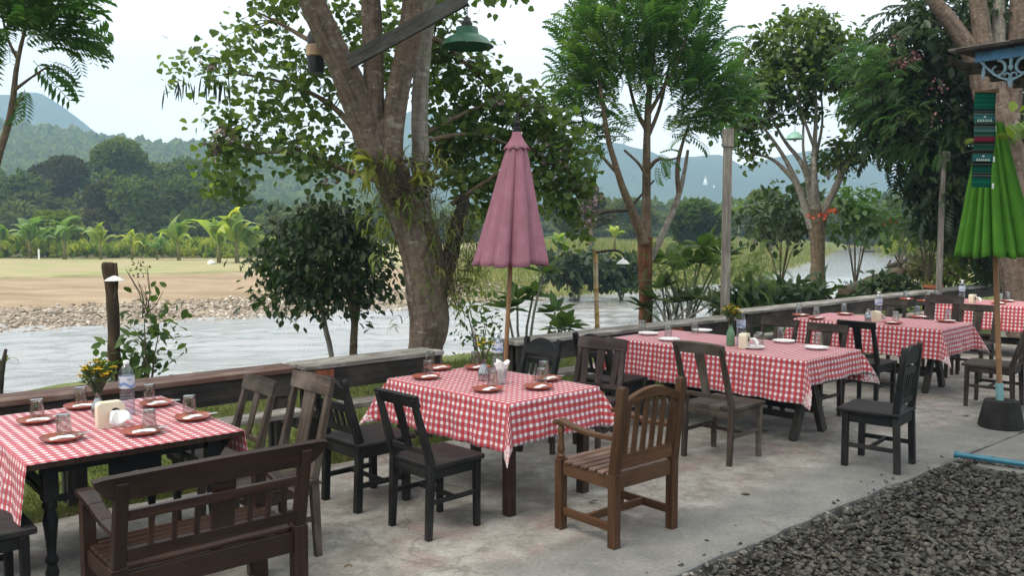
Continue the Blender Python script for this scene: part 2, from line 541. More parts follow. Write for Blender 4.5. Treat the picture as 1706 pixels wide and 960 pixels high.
# ------------------------------------------------------------------ foliage tools
def unit(a):
    return a / np.maximum(np.linalg.norm(a, axis=-1, keepdims=True), 1e-9)
def rand_dirs(n):
    return unit(RNG.normal(size=(n, 3)))
def leaf_template(kind):
    """x = half width, y = along the leaf, z = out of the blade; unit length"""
    if kind == 'heart':
        V = [(0, 0, 0), (.48, .12, .05), (.50, .5, .07), (0, 1, -.10), (-.50, .5, .07), (-.48, .12, .05)]
        return np.array(V, float), np.array([(0, 1, 2, 3), (0, 3, 4, 5)])
    if kind == 'oval':
        V = [(0, 0, 0), (.22, .3, .04), (.21, .68, .03), (0, 1, -.10), (-.21, .68, .03), (-.22, .3, .04)]
        return np.array(V, float), np.array([(0, 1, 2, 3), (0, 3, 4, 5)])
    if kind == 'strap':
        V, F = [], []
        for i in range(6):
            t = i / 5
            w = .055 * (1 - t ** 2.5) + .004
            y, z = t * (1 - .25 * t * t), .28 * math.sin(t * 2.0) - .55 * t ** 2.6
            V += [(-w, y, z + .012), (0, y, z), (w, y, z + .012)]
        for i in range(5):
            a = i * 3
            F += [(a, a + 1, a + 4, a + 3), (a + 1, a + 2, a + 5, a + 4)]
        return np.array(V, float), np.array(F)
    if kind == 'paddle':           # banana leaf: wide blade, folded on the midrib, arching over
        V, F = [], []
        for i in range(8):
            t = i / 7
            w = .125 * math.sin(math.pi * min(1, t * 1.06 + .03)) ** .7 if i < 7 else .012
            if i == 0: w = .012
            y, z = t * (1 - .22 * t * t), .30 * math.sin(t * 1.9) - .62 * t ** 2.8
            j = .05 * ((i * 7) % 3 - 1)
            V += [(-w, y, z - .3 * w + j * .2), (0, y, z), (w, y, z - .3 * w - j * .2)]
        for i in range(7):
            a = i * 3
            F += [(a, a + 1, a + 4, a + 3), (a + 1, a + 2, a + 5, a + 4)]
        return np.array(V, float), np.array(F)
    if kind in ('frond', 'frond_fine', 'frond_big', 'palm'):
        V, F = [], []
        pairs, lw, ll = {'frond': (9, .040, .22), 'frond_fine': (14, .017, .15), 'palm': (22, .014, .30), 'frond_big': (9, .042, .26)}[kind]
        dr = {'frond': .22, 'frond_fine': .5, 'palm': .75, 'frond_big': .4}[kind]
        def c(t):
            return np.array((0, t * (1 - .18 * t * t), .18 * math.sin(t * 2) - dr * t ** 2.2))
        for i in range(4):
            p = c(i / 3)
            V += [tuple(p + (-.006, 0, 0)), tuple(p + (.006, 0, 0))]
        for i in range(3):
            F.append((2 * i, 2 * i + 1, 2 * i + 3, 2 * i + 2))
        for k in range(pairs):
            t = .16 + .84 * k / (pairs - 1)
            p = c(t)
            L = ll * (math.sin(math.pi * (.22 + .62 * (k + .5) / pairs)) ** .8)
            for sgn in (-1, 1):
                d = np.array((sgn * .86, .48, -.28))
                s = np.array((.0, lw, .0))
                n0 = len(V)
                m = p + d * L * .5
                V += [tuple(p), tuple(m + s), tuple(p + d * L + (0, 0, -.03)), tuple(m - s)]
                F.append((n0, n0 + 1, n0 + 2, n0 + 3) if sgn > 0 else (n0, n0 + 3, n0 + 2, n0 + 1))
        return np.array(V, float), np.array(F)
    if kind == 'blade':
        V = [(-.02, 0, 0), (.02, 0, 0), (.016, .5, .06), (-.016, .5, .06), (.002, 1, .25), (-.002, 1, .25)]
        return np.array(V, float), np.array([(0, 1, 2, 3), (3, 2, 4, 5)])
    if kind == 'spray':            # a twig tip seen from afar: three crossed leaf blades
        V, F = [], []
        for a in (0, 1.05, 2.1):
            ca, sa = math.cos(a), math.sin(a)
            n0 = len(V)
            V += [(0, 0, 0), (.32 * ca, .45, .32 * sa), (.05 * ca, 1, .05 * sa), (-.30 * ca, .55, -.30 * sa)]
            F.append((n0, n0 + 1, n0 + 2, n0 + 3))
        return np.array(V, float), np.array(F)
TEMPL = {k: leaf_template(k) for k in ('heart', 'oval', 'strap', 'paddle', 'frond', 'frond_fine', 'frond_big', 'palm', 'blade', 'spray')}

class Leaves:
    """many leaves of several templates, gathered into one mesh"""
    def __init__(self):
        self.V, self.F, self.T, self.n = [], [], [], 0
    def add(self, kind, P, D, L, Wd=1.0, up=None, tint=None, twist=.5):
        """leaves at P pointing along D, L long; the blade faces `up` give or take a twist"""
        P = np.asarray(P, float).reshape(-1, 3)
        m = len(P)
        if m == 0: return self
        D = unit(np.broadcast_to(np.asarray(D, float), (m, 3)) + 1e-6)
        L = np.broadcast_to(np.asarray(L, float), (m,))
        Wd = np.broadcast_to(np.asarray(Wd, float), (m,))
        U = np.broadcast_to(np.array((0, 0, 1.0)) if up is None else np.asarray(up, float), (m, 3)) + RNG.normal(size=(m, 3)) * twist
        X = unit(np.cross(D, U))
        Z = np.cross(X, D)
        tv, tf = TEMPL[kind]
        v = (tv[None, :, 0, None] * X[:, None] * Wd[:, None, None] + tv[None, :, 1, None] * D[:, None] + tv[None, :, 2, None] * Z[:, None]) * L[:, None, None] + P[:, None]
        self.V.append(v.reshape(-1, 3))
        self.F.append((tf[None] + (np.arange(m) * len(tv))[:, None, None] + self.n).reshape(-1, 4))
        t = RNG.random(m) if tint is None else np.broadcast_to(np.asarray(tint, float), (m,))
        self.T.append(np.repeat(t, len(tv)))
        self.n += m * len(tv)
        return self
    def build(self, name, mat, parent=None):
        return np_mesh(name, np.concatenate(self.V), np.concatenate(self.F), mat, parent, {"tint": np.concatenate(self.T)})

def in_ball(n, c, r, shell=.0):
    """points in an ellipsoid, thinned towards the middle by shell"""
    d = rand_dirs(n)
    rr = (shell + (1 - shell) * RNG.random(n)) ** (1 / 2.2)
    return np.asarray(c, float) + d * rr[:, None] * np.asarray(r, float)
def twigs(lv, kind, c, r, ntw, per, L, spread=.16, droop=.5, shell=.25, tint=None, Wd=1.0, span=.35):
    """clumps of leaves along short twigs spread through an ellipsoid"""
    A = in_ball(ntw, c, r, shell)
    out = unit((A - np.asarray(c)) / np.asarray(r) + RNG.normal(size=(ntw, 3)) * .5 + (0, 0, -.15))
    t = RNG.random((ntw, per))
    P = A[:, None] + out[:, None] * (t[..., None] - .5) * span + RNG.normal(size=(ntw, per, 3)) * spread * .5
    D = out[:, None] * .6 + RNG.normal(size=(ntw, per, 3)) * .75 + np.array((0, 0, -droop))
    ls = L * (.45 + .9 * RNG.random((ntw, per)))
    base = RNG.random((ntw, 1)) * .6 if tint is None else np.full((ntw, 1), tint)
    tt = np.clip(base + RNG.random((ntw, per)) * .4, 0, 1)
    lv.add(kind, P.reshape(-1, 3), D.reshape(-1, 3), ls.ravel(), Wd, tint=tt.ravel())
    return A

# ------------------------------------------------------------------ ground: one sheet out to the horizon
RIV = np.array([(-80, -24), (-45, 0), (-26, 12), (-12.3, 20.8), (-3, 26.3), (5, 32.6), (15.0, 44), (28.2, 72), (43.5, 104), (57, 131), (95, 160), (160, 190)], float)
RIVW = np.array([5.5, 5.0, 4.8, 4.8, 5.0, 5.0, 3.3, 3.0, 4.2, 4.5, 5, 6], float)
WATER_Z = -1.2
def river_dist(X, Y):
    """(signed distance outside the water's edge, side: +1 far bank, -1 near bank)"""
    best = np.full(X.shape, 1e9); edge = np.full(X.shape, 1e9); side = np.ones(X.shape)
    for i in range(len(RIV) - 1):
        a, b = RIV[i], RIV[i + 1]
        d = b - a
        t = np.clip(((X - a[0]) * d[0] + (Y - a[1]) * d[1]) / d.dot(d), 0, 1)
        px, py = a[0] + d[0] * t, a[1] + d[1] * t
        w = RIVW[i] * (1 - t) + RIVW[i + 1] * t
        dd = np.hypot(X - px, Y - py)
        m = dd < best
        best = np.where(m, dd, best)
        edge = np.where(m, dd - w, edge)
        side = np.where(m, np.sign(d[0] * (Y - py) - d[1] * (X - px) + 1e-9), side)
    return edge, side
def sstep(a, b, x):
    t = np.clip((x - a) / (b - a), 0, 1)
    return t * t * (3 - 2 * t)
def wav(X, Y, k, s=0):
    return (np.sin(X * k + s) * np.cos(Y * k * 1.13 + 1.7 * s) + .5 * np.sin(X * k * 2.3 + Y * k * 1.9 + s))
def ground_z(X, Y, parts=False):
    X, Y = np.asarray(X, float), np.asarray(Y, float)
    e, side = river_dist(X, Y)
    e = e + .35 * wav(X, Y, .8) * (e > -2)
    q = X * PD.x + Y * PD.y
    near = -1.28 + 1.25 * sstep(.0, 9.0, e)
    # right of the river's bend the near bank is higher and steeper
    near = np.where(X > 9, -1.25 + 1.15 * sstep(0, 4.5, e) - .0, near)
    farl = -1.25 + .50 * sstep(0, 6, e) + .28 * sstep(5, 16, e)
    farr = -1.25 + .75 * sstep(.2, 4.5, e) + .5 * sstep(4, 12, e)
    k = sstep(-6, 3, X)
    far = farl * (1 - k) + farr * k
    z = np.where(side > 0, far, near)
    z = np.where(e < 0, -1.28 - .6 * sstep(0, -3, e), z)
    z = z + .03 * wav(X, Y, 1.3, 2) * sstep(0, 3, e) * sstep(60, 20, np.hypot(X, Y))
    z = np.where(q < 8.0, np.minimum(z + sstep(9, 7, q) * (-.035 - z), -.03), z)
    z = np.where(q < 5.9, -.14, z)
    return (z, e, side) if parts else z
def gz(x, y):
    return float(ground_z(np.array([x]), np.array([y]))[0])

def build_ground():
    r = np.concatenate([np.geomspace(1.2, 14, 70)[:-1], np.geomspace(14, 140, 190)[:-1], np.geomspace(140, 1130, 30)])
    th = np.concatenate([np.radians(np.linspace(-40, 40, 280)), np.radians(np.linspace(44, 316, 50))])
    Rr, T = np.meshgrid(r, th, indexing='ij')
    X, Y = Rr * np.sin(T), Rr * np.cos(T)
    Z, e, side = ground_z(X, Y, True)
    n, m = X.shape
    V = np.stack([X, Y, Z], -1).reshape(-1, 3)
    i, j = np.meshgrid(np.arange(n - 1), np.arange(m), indexing='ij')
    j2 = (j + 1) % m
    Q = np.stack([i * m + j, i * m + j2, (i + 1) * m + j2, (i + 1) * m + j], -1).reshape(-1, 4)[:, ::-1]
    V = np.vstack([V, [(0, 0, -.14)]])
    T3 = np.array([(len(V) - 1, (k + 1) % m, k) for k in range(m)])[:, ::-1]
    far = side > 0
    k = sstep(-7, 0, X)
    stones = np.where(far, sstep(5.2, 3.2, e) * (1 - .8 * k) , sstep(5.5, 2.5, e)) * (e > -1)
    brown = np.where(far, sstep(3, 4.5, e) * sstep(20, 12, e) * (1 - k) + .75 * k * sstep(24, 32, e) * sstep(62, 46, e), 0)
    q = X * PD.x + Y * PD.y
    lawn = np.where(far, 0, sstep(13, 9, q))
    # seen at a slant, the far field: pale dry grass
    fieldm = np.where(far, sstep(12, 22, e) * (1 - k), 0)
    pad = lambda a: np.append(a.reshape(-1), 0)
    return np_mesh("ground", V, Q, ground_mat(), None,
                   {"stones": pad(stones), "brown": pad(brown), "lawn": pad(lawn), "field": pad(fieldm)}, True, T3)
def ground_mat():
    m, n, l, b = new_mat("ground")
    pos = n.new("ShaderNodeNewGeometry").outputs["Position"]
    fa = noise_tex(n, l, pos, .35, 7, .62)
    fm = noise_tex(n, l, pos, .8, 8, .72)
    fb = noise_tex(n, l, pos, 3.0, 6, .65)
    fs = noise_tex(n, l, pos, 1.0, 4, .6, (.25, 1.0, 1))
    wild = ramp(n, l, fa, [(.3, (.075, .11, .033)), (.5, (.13, .155, .05)), (.62, (.20, .195, .08)), (.75, (.28, .22, .12))])
    field = mixc(n, l, ramp(n, l, noise_tex(n, l, pos, .22, 7, .7), [(.40, G3(0)), (.62, G3(.85))]), ramp(n, l, fs, [(.3, (.21, .245, .10)), (.5, (.29, .30, .135)), (.7, (.38, .345, .19))]), (.36, .28, .18))
    brown = ramp(n, l, fs, [(.3, (.24, .175, .11)), (.55, (.33, .25, .165)), (.75, (.39, .315, .22))])
    stone = ramp(n, l, fb, [(.3, (.19, .15, .11)), (.5, (.29, .24, .18)), (.7, (.40, .345, .27))])
    lawn = ramp(n, l, fb, [(.3, (.06, .085, .022)), (.55, (.10, .125, .032)), (.75, (.17, .16, .065))])
    def mask(name):
        a = attr(n, name).outputs["Fac"]
        s = n.new("ShaderNodeMath"); s.operation = 'MULTIPLY_ADD'      # the edge between two covers wanders and breaks up
        l.new(fm, s.inputs[0]); s.inputs[1].default_value = 1.5; l.new(a, s.inputs[2])
        h = n.new("ShaderNodeMath"); h.operation = 'MULTIPLY'; l.new(s.outputs[0], h.inputs[0]); h.inputs[1].default_value = .5
        return ramp(n, l, h.outputs[0], [(.50, G3(0)), (.74, G3(1))])
    c = wild
    for name, col in (("field", field), ("brown", brown), ("stones", stone), ("lawn", lawn)):
        c = mixc(n, l, mask(name), c, col)
    fine = ramp(n, l, noise_tex(n, l, pos, 14, 5, .7), [(.3, G3(.72)), (.7, G3(1.2))])
    c = mixc(n, l, 1.0, c, fine, 'MULTIPLY')
    l.new(c, b.inputs["Base Color"])
    b.inputs["Roughness"].default_value = .95
    b.inputs["Specular IOR Level"].default_value = .1
    bump(n, l, b, fb, .7, .08)
    return m
ground = tag(build_ground(), "broad ground of lawn, river bank and dry field reaching the hills", kind='structure')

# ------------------------------------------------------------------ river
def river_sheet(rows, mat):
    """the water: a sheet along the river's course, with real ripples on the reach the terrace looks over"""
    C = np.array(rows)                       # [along][across]
    a = np.arange(len(C)); 
    dist = np.linalg.norm(C[:, 4, :2], axis=1)
    fine = []
    for i in range(len(C) - 1):
        k = 22 if dist[i] < 60 else 4
        fine += [i + j / k for j in range(k)]
    fine = np.array(fine + [len(C) - 1])
    acr = np.linspace(0, C.shape[1] - 1, 84)
    def lerp(A, x, ax):
        i = np.clip(np.floor(x).astype(int), 0, A.shape[ax] - 2); f = x - i
        A0, A1 = np.take(A, i, ax), np.take(A, i + 1, ax)
        sh = [1] * A.ndim; sh[ax] = -1
        return A0 * (1 - f.reshape(sh)) + A1 * f.reshape(sh)
    G = lerp(lerp(C, fine, 0), acr, 1)
    X, Y = G[..., 0], G[..., 1]
    along, across = X * RD.x + Y * RD.y, X * PD.x + Y * PD.y
    z = np.zeros_like(X)
    r = np.random.default_rng(5)
    wx, wy = along + .4 * np.sin(across * .9), across + .25 * np.sin(along * .5 + 1) + .08 * np.sin(along * 1.9 + across)
    for k in range(26):
        lam = .40 * 1.12 ** (k % 13) * r.uniform(.8, 1.3)
        th = r.normal(1.25, .5)
        kx, ky = math.cos(th) * 6.283 / lam, math.sin(th) * 6.283 / lam
        z += .0078 * lam ** .8 * np.sin(wx * kx + wy * ky + r.uniform(0, 6.28))
    amp = (.75 + .5 * np.sin(along * .21 + across * .33) * np.sin(across * .5 - along * .1 + 2)) * sstep(75, 30, np.hypot(X, Y))
    G[..., 2] = WATER_Z + z * amp
    n, m = X.shape
    i, j = np.meshgrid(np.arange(n - 1), np.arange(m - 1), indexing='ij')
    Q = np.stack([i * m + j, i * m + j + 1, (i + 1) * m + j + 1, (i + 1) * m + j], -1).reshape(-1, 4)[:, ::-1]
    return np_mesh("river_water", G.reshape(-1, 3), Q[:, ::-1], mat, None, None, True)
def build_river():
    rows = []
    pts = []
    for i in range(len(RIV) - 1):
        for k in range(8):
            t = k / 8
            pts.append((RIV[i] * (1 - t) + RIV[i + 1] * t, RIVW[i] * (1 - t) + RIVW[i + 1] * t, unit(RIV[i + 1] - RIV[i])))
    for p, w, d in pts:
        nrm = np.array((-d[1], d[0]))
        rows.append([(*(p + nrm * (w + 1.6) * a), WATER_Z) for a in np.linspace(1, -1, 9)])
    m, n, l, bs = new_mat("river_water")
    pos = n.new("ShaderNodeNewGeometry").outputs["Position"]
    mp = n.new("ShaderNodeMapping")
    mp.inputs["Rotation"].default_value = (0, 0, -R(ANG - 6))
    mp.inputs["Scale"].default_value = (.45, 1.25, 1)
    l.new(pos, mp.inputs["Vector"])
    a = noise_tex(n, l, mp.outputs["Vector"], 2.4, 6, .62)
    c = noise_tex(n, l, mp.outputs["Vector"], .5, 4, .6)
    l.new(ramp(n, l, c, [(.3, (.21, .21, .20)), (.7, (.30, .30, .29))]), bs.inputs["Base Color"])
    bs.inputs["Roughness"].default_value = .12
    bs.inputs["IOR"].default_value = 1.33
    bs.inputs["Specular IOR Level"].default_value = .8
    bump(n, l, bs, a, .6, .06)
    return tag(river_sheet(rows, m), "shallow rippling brown-grey river running past the terrace to the bend", kind='structure')
build_river()

# ------------------------------------------------------------------ pebble beds (nobody could count them)
ICO_V = None
def pebbles(name, mat, P, size, flat=(.45, .8), label=None, sub=1):
    bm = bmesh.new()
    bmesh.ops.create_icosphere(bm, subdivisions=sub, radius=1)
    tv = np.array([v.co[:] for v in bm.verts]); tf = np.array([[v.index for v in f.verts] for f in bm.faces])
    bm.free()
    n = len(P)
    S = size[:, None] * np.stack([.8 + .7 * RNG.random(n), .65 + .4 * RNG.random(n), flat[0] + (flat[1] - flat[0]) * RNG.random(n)], -1) * .5
    yaw = RNG.random(n) * 6.283
    tilt = RNG.normal(size=(n, 2)) * .28
    v = tv[None] * (1 + .16 * RNG.normal(size=(n, len(tv), 1))) * S[:, None]
    c, s = np.cos(yaw)[:, None], np.sin(yaw)[:, None]
    x, y, z = v[..., 0], v[..., 1], v[..., 2]
    z = z + x * tilt[:, :1] + y * tilt[:, 1:]
    v = np.stack([x * c - y * s, x * s + y * c, z], -1) + P[:, None]
    F = tf[None] + (np.arange(n) * len(tv))[:, None, None]
    o = np_mesh(name, v, None, mat, None, {"tint": np.repeat(RNG.random(n), len(tv))}, True, F)
    return tag(o, label, kind='stuff')
def pebble_mat(name, stops, rough=.7):
    m, n, l, b = new_mat(name)
    t = attr(n, "tint").outputs["Fac"]
    pos = n.new("ShaderNodeNewGeometry").outputs["Position"]
    c = mixc(n, l, 1.0, ramp(n, l, t, stops), ramp(n, l, noise_tex(n, l, pos, 60, 4, .6), [(.3, G3(.75)), (.7, G3(1.2))]), 'MULTIPLY')
    l.new(c, b.inputs["Base Color"])
    b.inputs["Roughness"].default_value = rough
    b.inputs["Specular IOR Level"].default_value = .25
    return m
M['pebble_grey'] = pebble_mat("grey_pebble", [(.0, (.022, .021, .018)), (.35, (.048, .045, .039)), (.7, (.080, .075, .064)), (.94, (.085, .079, .068)), (.985, (.105, .085, .066)), (1, (.15, .14, .12))], .8)
M['pebble_pale'] = pebble_mat("pale_river_stone", [(.0, (.15, .115, .085)), (.4, (.29, .235, .18)), (.8, (.42, .36, .285)), (1, (.56, .51, .44))], .85)

def far_bank_stones():
    n = 110000
    X, Y = RNG.uniform(-24, 3, n), RNG.uniform(14, 48, n)
    z, e, side = ground_z(X, Y, True)
    ok = (side > 0) & (e > -.25) & (e < 4.6) & (RNG.random(n) < np.clip(1.25 - e / 4.6, .04, 1)) & (X < -1 + 3 * RNG.random(n))
    X, Y, z = X[ok][:13000], Y[ok][:13000], z[ok][:13000]
    sz = .06 + .13 * RNG.random(len(X)) ** 2.5
    pebbles("river_stones", M['pebble_pale'], np.stack([X, Y, z + sz * .12], -1), sz, label="pale river stones in a strip along the far water's edge")
    n = 5000
    X, Y = RNG.uniform(-6, 6, n), RNG.uniform(10, 24, n)
    z, e, side = ground_z(X, Y, True)
    ok = (side < 0) & (e > -.1) & (e < 5.0)
    X, Y, z = X[ok][:1800], Y[ok][:1800], z[ok][:1800]
    sz = .05 + .12 * RNG.random(len(X)) ** 2
    pebbles("bank_stones", M['pebble_pale'], np.stack([X, Y, z + sz * .12], -1), sz, label="small tan stones on the near bank behind the big tree")
far_bank_stones()

# ------------------------------------------------------------------ hills and mountains
def forest_slope_mat(name, stops, scale, bumpd):
    m, n, l, b = new_mat(name)
    pos = n.new("ShaderNodeNewGeometry").outputs["Position"]
    f = noise_tex(n, l, pos, scale, 8, .68)
    f2 = noise_tex(n, l, pos, scale * .14, 4, .55)
    c = mixc(n, l, .5, ramp(n, l, f, stops), ramp(n, l, f2, stops))
    l.new(c, b.inputs["Base Color"])
    b.inputs["Roughness"].default_value = 1.0
    b.inputs["Specular IOR Level"].default_value = 0
    bump(n, l, b, f, 1.0, bumpd)
    return m
def ridge(name, D, pts, mat, depth_ratio=.55, rough=.06, seed=0, label=None, nx=240, ny=34, drop=.45):
    """a range whose skyline stands D metres off: pts = (pixel across, pixel up) measured on the photograph"""
    us = np.linspace(pts[0][0], pts[-1][0], nx)
    vsn = np.interp(us, [p[0] for p in pts], [p[1] for p in pts])
    rows = []
    for j in range(ny + 6):
        t = j / ny
        row = []
        for u, v in zip(us, vsn):
            top = dep(u, v, D)
            a = math.atan2(top.x, top.y)
            rr = math.hypot(top.x, top.y)
            k = depth_ratio + (1 - depth_ratio) * t
            x, y = rr * math.sin(a) * k, rr * math.cos(a) * k
            H = max(top.z, 1.0) + 3
            pr = t ** (1.0 + drop * .8) if t <= 1 else 1 - 2.2 * (t - 1)
            nz = mnoise.fractal(Vector((x / (D * .10), y / (D * .10), seed)), .9, 2.1, 6)
            nz2 = mnoise.noise(Vector((x / (D * .018), y / (D * .018), seed + 5)))
            amp = min(1.0, 2.2 * abs(1 - t) + .10)
            z = H * pr * (1 + rough * 2.2 * nz * amp) + H * rough * .30 * nz2 - 3
            if j == 0: z = -6
            row.append((x, y, z))
        rows.append(row)
    return tag(MB().grid(rows).build(name, mat, None, 180), label, kind='structure')
M['far_slope'] = forest_slope_mat("far_forest_slope", [(.32, (.02, .04, .02)), (.5, (.04, .065, .03)), (.68, (.075, .095, .045))], .05, 6)
M['near_slope'] = forest_slope_mat("near_forest_slope", [(.3, (.022, .042, .016)), (.5, (.045, .075, .024)), (.62, (.08, .095, .035)), (.75, (.13, .12, .06))], .10, 3)
ridge("mountain", 980, [(-520, 330), (-300, 215), (-120, 176), (0, 158), (40, 153), (75, 158), (110, 182), (150, 214), (180, 232), (240, 262), (330, 290), (430, 300), (500, 292), (560, 268), (610, 222), (655, 194), (690, 183), (730, 192), (800, 211), (880, 230), (960, 236), (1030, 238), (1080, 250), (1110, 262), (1165, 260), (1200, 258), (1222, 268), (1238, 276), (1262, 268), (1300, 262), (1345, 252), (1400, 247), (1440, 256), (1480, 284), (1530, 318), (1590, 342), (1700, 352), (1900, 340), (2200, 350)],
      M['far_slope'], .62, .05, 3.0, "tall blue hazy mountain range along the skyline")
ridge("forested_hill", 430, [(-520, 250), (-200, 206), (-60, 205), (0, 208), (60, 216), (120, 224), (170, 233), (215, 240), (265, 246), (330, 247), (400, 256), (470, 268), (540, 282), (600, 304), (660, 330), (740, 352), (820, 366), (900, 372)],
      M['near_slope'], .42, .05, 9.0, "low forested green hill behind the trees on the left")

def forest_on_hill():
    """tree crowns over the left hill and the valley floor: a far-off wood"""
    lv = Leaves()
    deps = bpy.data.objects["forested_hill"].data
    co = np.empty(len(deps.vertices) * 3, dtype=np.float32); deps.vertices.foreach_get("co", co)
    co = co.reshape(-1, 240, 3)[1:34]
    rows, cols = co.shape[:2]
    n = 5200
    i = RNG.integers(0, rows - 1, n); j = RNG.integers(20, cols - 1, n)
    fi, fj = RNG.random((n, 1)), RNG.random((n, 1))
    P = co[i, j] * (1 - fi) * (1 - fj) + co[i + 1, j] * fi * (1 - fj) + co[i, j + 1] * (1 - fi) * fj + co[i + 1, j + 1] * fi * fj
    t0 = RNG.random(n) * .6
    for k in range(7):
        d = RNG.normal(size=(n, 3)) * .9 + (0, 0, .35)
        s = (2.6 + 2.6 * RNG.random(n)) * np.clip(np.linalg.norm(P, axis=1) / 330, .6, 1.2)
        lv.add('spray', P + RNG.normal(size=(n, 3)) * (1.8, 1.8, .8) + (0, 0, .8), d, s, 1.5, tint=np.clip(t0 + .35 * RNG.random(n), 0, 1))
    tag(lv.build("hill_forest", M['leaf_forest']), "far-off forest covering the low hill on the left", kind='stuff')
forest_on_hill()

# ------------------------------------------------------------------ far trees
def far_tree(name, x, y, h, w, label, mat='leaf_forest', n=2600, trunk=.16, clumps=9, leaf=.55, group=None, base=None, low=.25, seed=None):
    z0 = gz(x, y) if base is None else base
    t = empty(name, (x, y, z0), 0, label, "tree", group)
    lv = Leaves()
    tb = MB()
    tb.tube([(0, 0, -.3), (0, 0, h * low), (random.uniform(-.3, .3), random.uniform(-.3, .3), h * .6)], [trunk * 1.4, trunk, trunk * .4], 7, smooth=1)
    per = 6
    for c in range(clumps):
        a = 2 * math.pi * c / clumps + random.uniform(-.5, .5)
        f = random.random()
        rr = w * .5 * random.uniform(.25, .72) * math.sqrt(max(.15, 1 - (f - .3) ** 2 * 1.3))
        cz = h * (low + .08 + (1 - low - .18) * f)
        p = Vector((rr * math.cos(a), rr * math.sin(a), cz))
        cr = w * random.uniform(.17, .30)
        tb.tube([(0, 0, h * low * random.uniform(.7, 1.2)), p * .6 + Vector((0, 0, h * .12)), p], [trunk * .5, trunk * .3, trunk * .1], 5)
        A = in_ball(int(n * 1.7) // clumps, p, (cr, cr, cr * .72), .45)
        D = unit(A - np.array(p)) + RNG.normal(size=A.shape) * .5 + (0, 0, .05)
        lv.add('spray', A, D, leaf * .72 * (.7 + .6 * RNG.random(len(A))), 1.3, tint=np.clip(random.random() * .5 + .4 * RNG.random(len(A)) + .02, 0, 1))
    tb.build("trunk", M['bark_brown'], t, 180)
    lv.build("crown", M[mat], t)
    return t
FAR = "trees beyond the field"
def px_tree(u, vbase, Y, vtop, wpx, label, **k):
    p = dep(u, vbase, Y)
    x, y = p.x, Y
    h = (vbase - vtop) * Y / FPX
    zb = dep(u, vbase, Y).z
    return far_tree(k.pop('name', 'tree'), x, y, h, wpx * Y / FPX, label, base=zb, **k)
px_tree(208, 402, 112, 236, 120, "tallest dark rounded tree standing above the left woods", n=3600, clumps=12, leaf=.8, group=FAR)
px_tree(92, 404, 110, 262, 110, "brownish feathery tree in the left woods", mat='leaf_brownish', n=3400, clumps=11, leaf=.7, group=FAR)
px_tree(288, 404, 114, 278, 130, "flat topped spreading tree right of the tallest tree", n=3600, clumps=12, leaf=.8, group=FAR, low=.45)
px_tree(180, 408, 98, 312, 95, "olive brown bushy tree in front of the tallest tree", mat='leaf_brownish', n=2800, clumps=9, leaf=.6, group=FAR)
px_tree(98, 425, 72, 358, 105, "bright yellow green bush behind the banana plants", name='bush', mat='leaf_bright', n=2600, clumps=10, leaf=.5, low=.05)["category"] = "bush"
px_tree(1152, 402, 62, 336, 84, "round blue green bushy tree in the field behind the weathered post", mat='leaf_mid', n=3000, clumps=10, leaf=.5, low=.08)
px_tree(1258, 402, 85, 306, 60, "dark tree behind the drooping palm like tree in the field", n=2400, clumps=9, leaf=.5)
px_tree(1283, 410, 60, 314, 44, "vine covered drooping yellow green tree beside the dark tree", mat='leaf_bright', n=2200, clumps=9, leaf=.4, low=.05)
px_tree(985, 406, 62, 296, 64, "slim tree with a dark trunk in the field right of the pink umbrella", mat='leaf_brownish', n=2200, clumps=8, leaf=.4, low=.2)
px_tree(935, 398, 80, 330, 60, "small grey green tree half hidden behind the pink umbrella", n=2200, clumps=8, leaf=.5)
px_tree(1050, 398, 95, 345, 90, "low grey green thicket behind the forked tree", name='thicket', n=2600, clumps=9, leaf=.6, low=.05)["category"] = "thicket"
px_tree(1560, 418, 75, 318, 120, "dark bushy tree on the bank beyond the river bend", n=3200, clumps=11, leaf=.6, low=.08)
px_tree(1490, 400, 140, 330, 90, "hazy tree at the far river bend", n=2400, clumps=9, leaf=.9, low=.08)

def woods():
    lv = Leaves()
    spots = []
    for k in range(46):
        u = RNG.uniform(-330, 520); Y = RNG.uniform(92, 150)
        spots.append((u, Y, RNG.uniform(6.0, 9.5) * (1 if u < 380 else .7), RNG.uniform(5, 9)))
    for k in range(60):
        u = RNG.uniform(480, 1500); Y = RNG.uniform(120, 230)
        spots.append((u, Y, RNG.uniform(3.0, 6.5), RNG.uniform(6, 12)))
    for k in range(40):
        u = RNG.uniform(1480, 2300); Y = RNG.uniform(90, 200)
        spots.append((u, Y, RNG.uniform(5, 10), RNG.uniform(6, 12)))
    for u, Y, h, w in spots:
        x = (u - 853) / FPX * Y
        z0 = gz(x, Y)
        tb = RNG.random() * .55
        for c in range(7):
            a, f = RNG.random() * 6.28, RNG.random()
            p = np.array((x + math.cos(a) * w * .3, Y + math.sin(a) * w * .3, z0 + h * (.12 + .72 * f)))
            A = in_ball(100, p, (w * .26, w * .26, h * .2), .4)
            lv.add('spray', A, unit(A - p) + RNG.normal(size=A.shape) * .5, (.66 + .6 * RNG.random(len(A))) * (Y / 120), 1.3, tint=np.clip(tb + .4 * RNG.random(len(A)), 0, 1))
    tag(lv.build("distant_woods", M['leaf_forest']), "mass of distant woods along the far edge of the fields", kind='stuff')
woods()

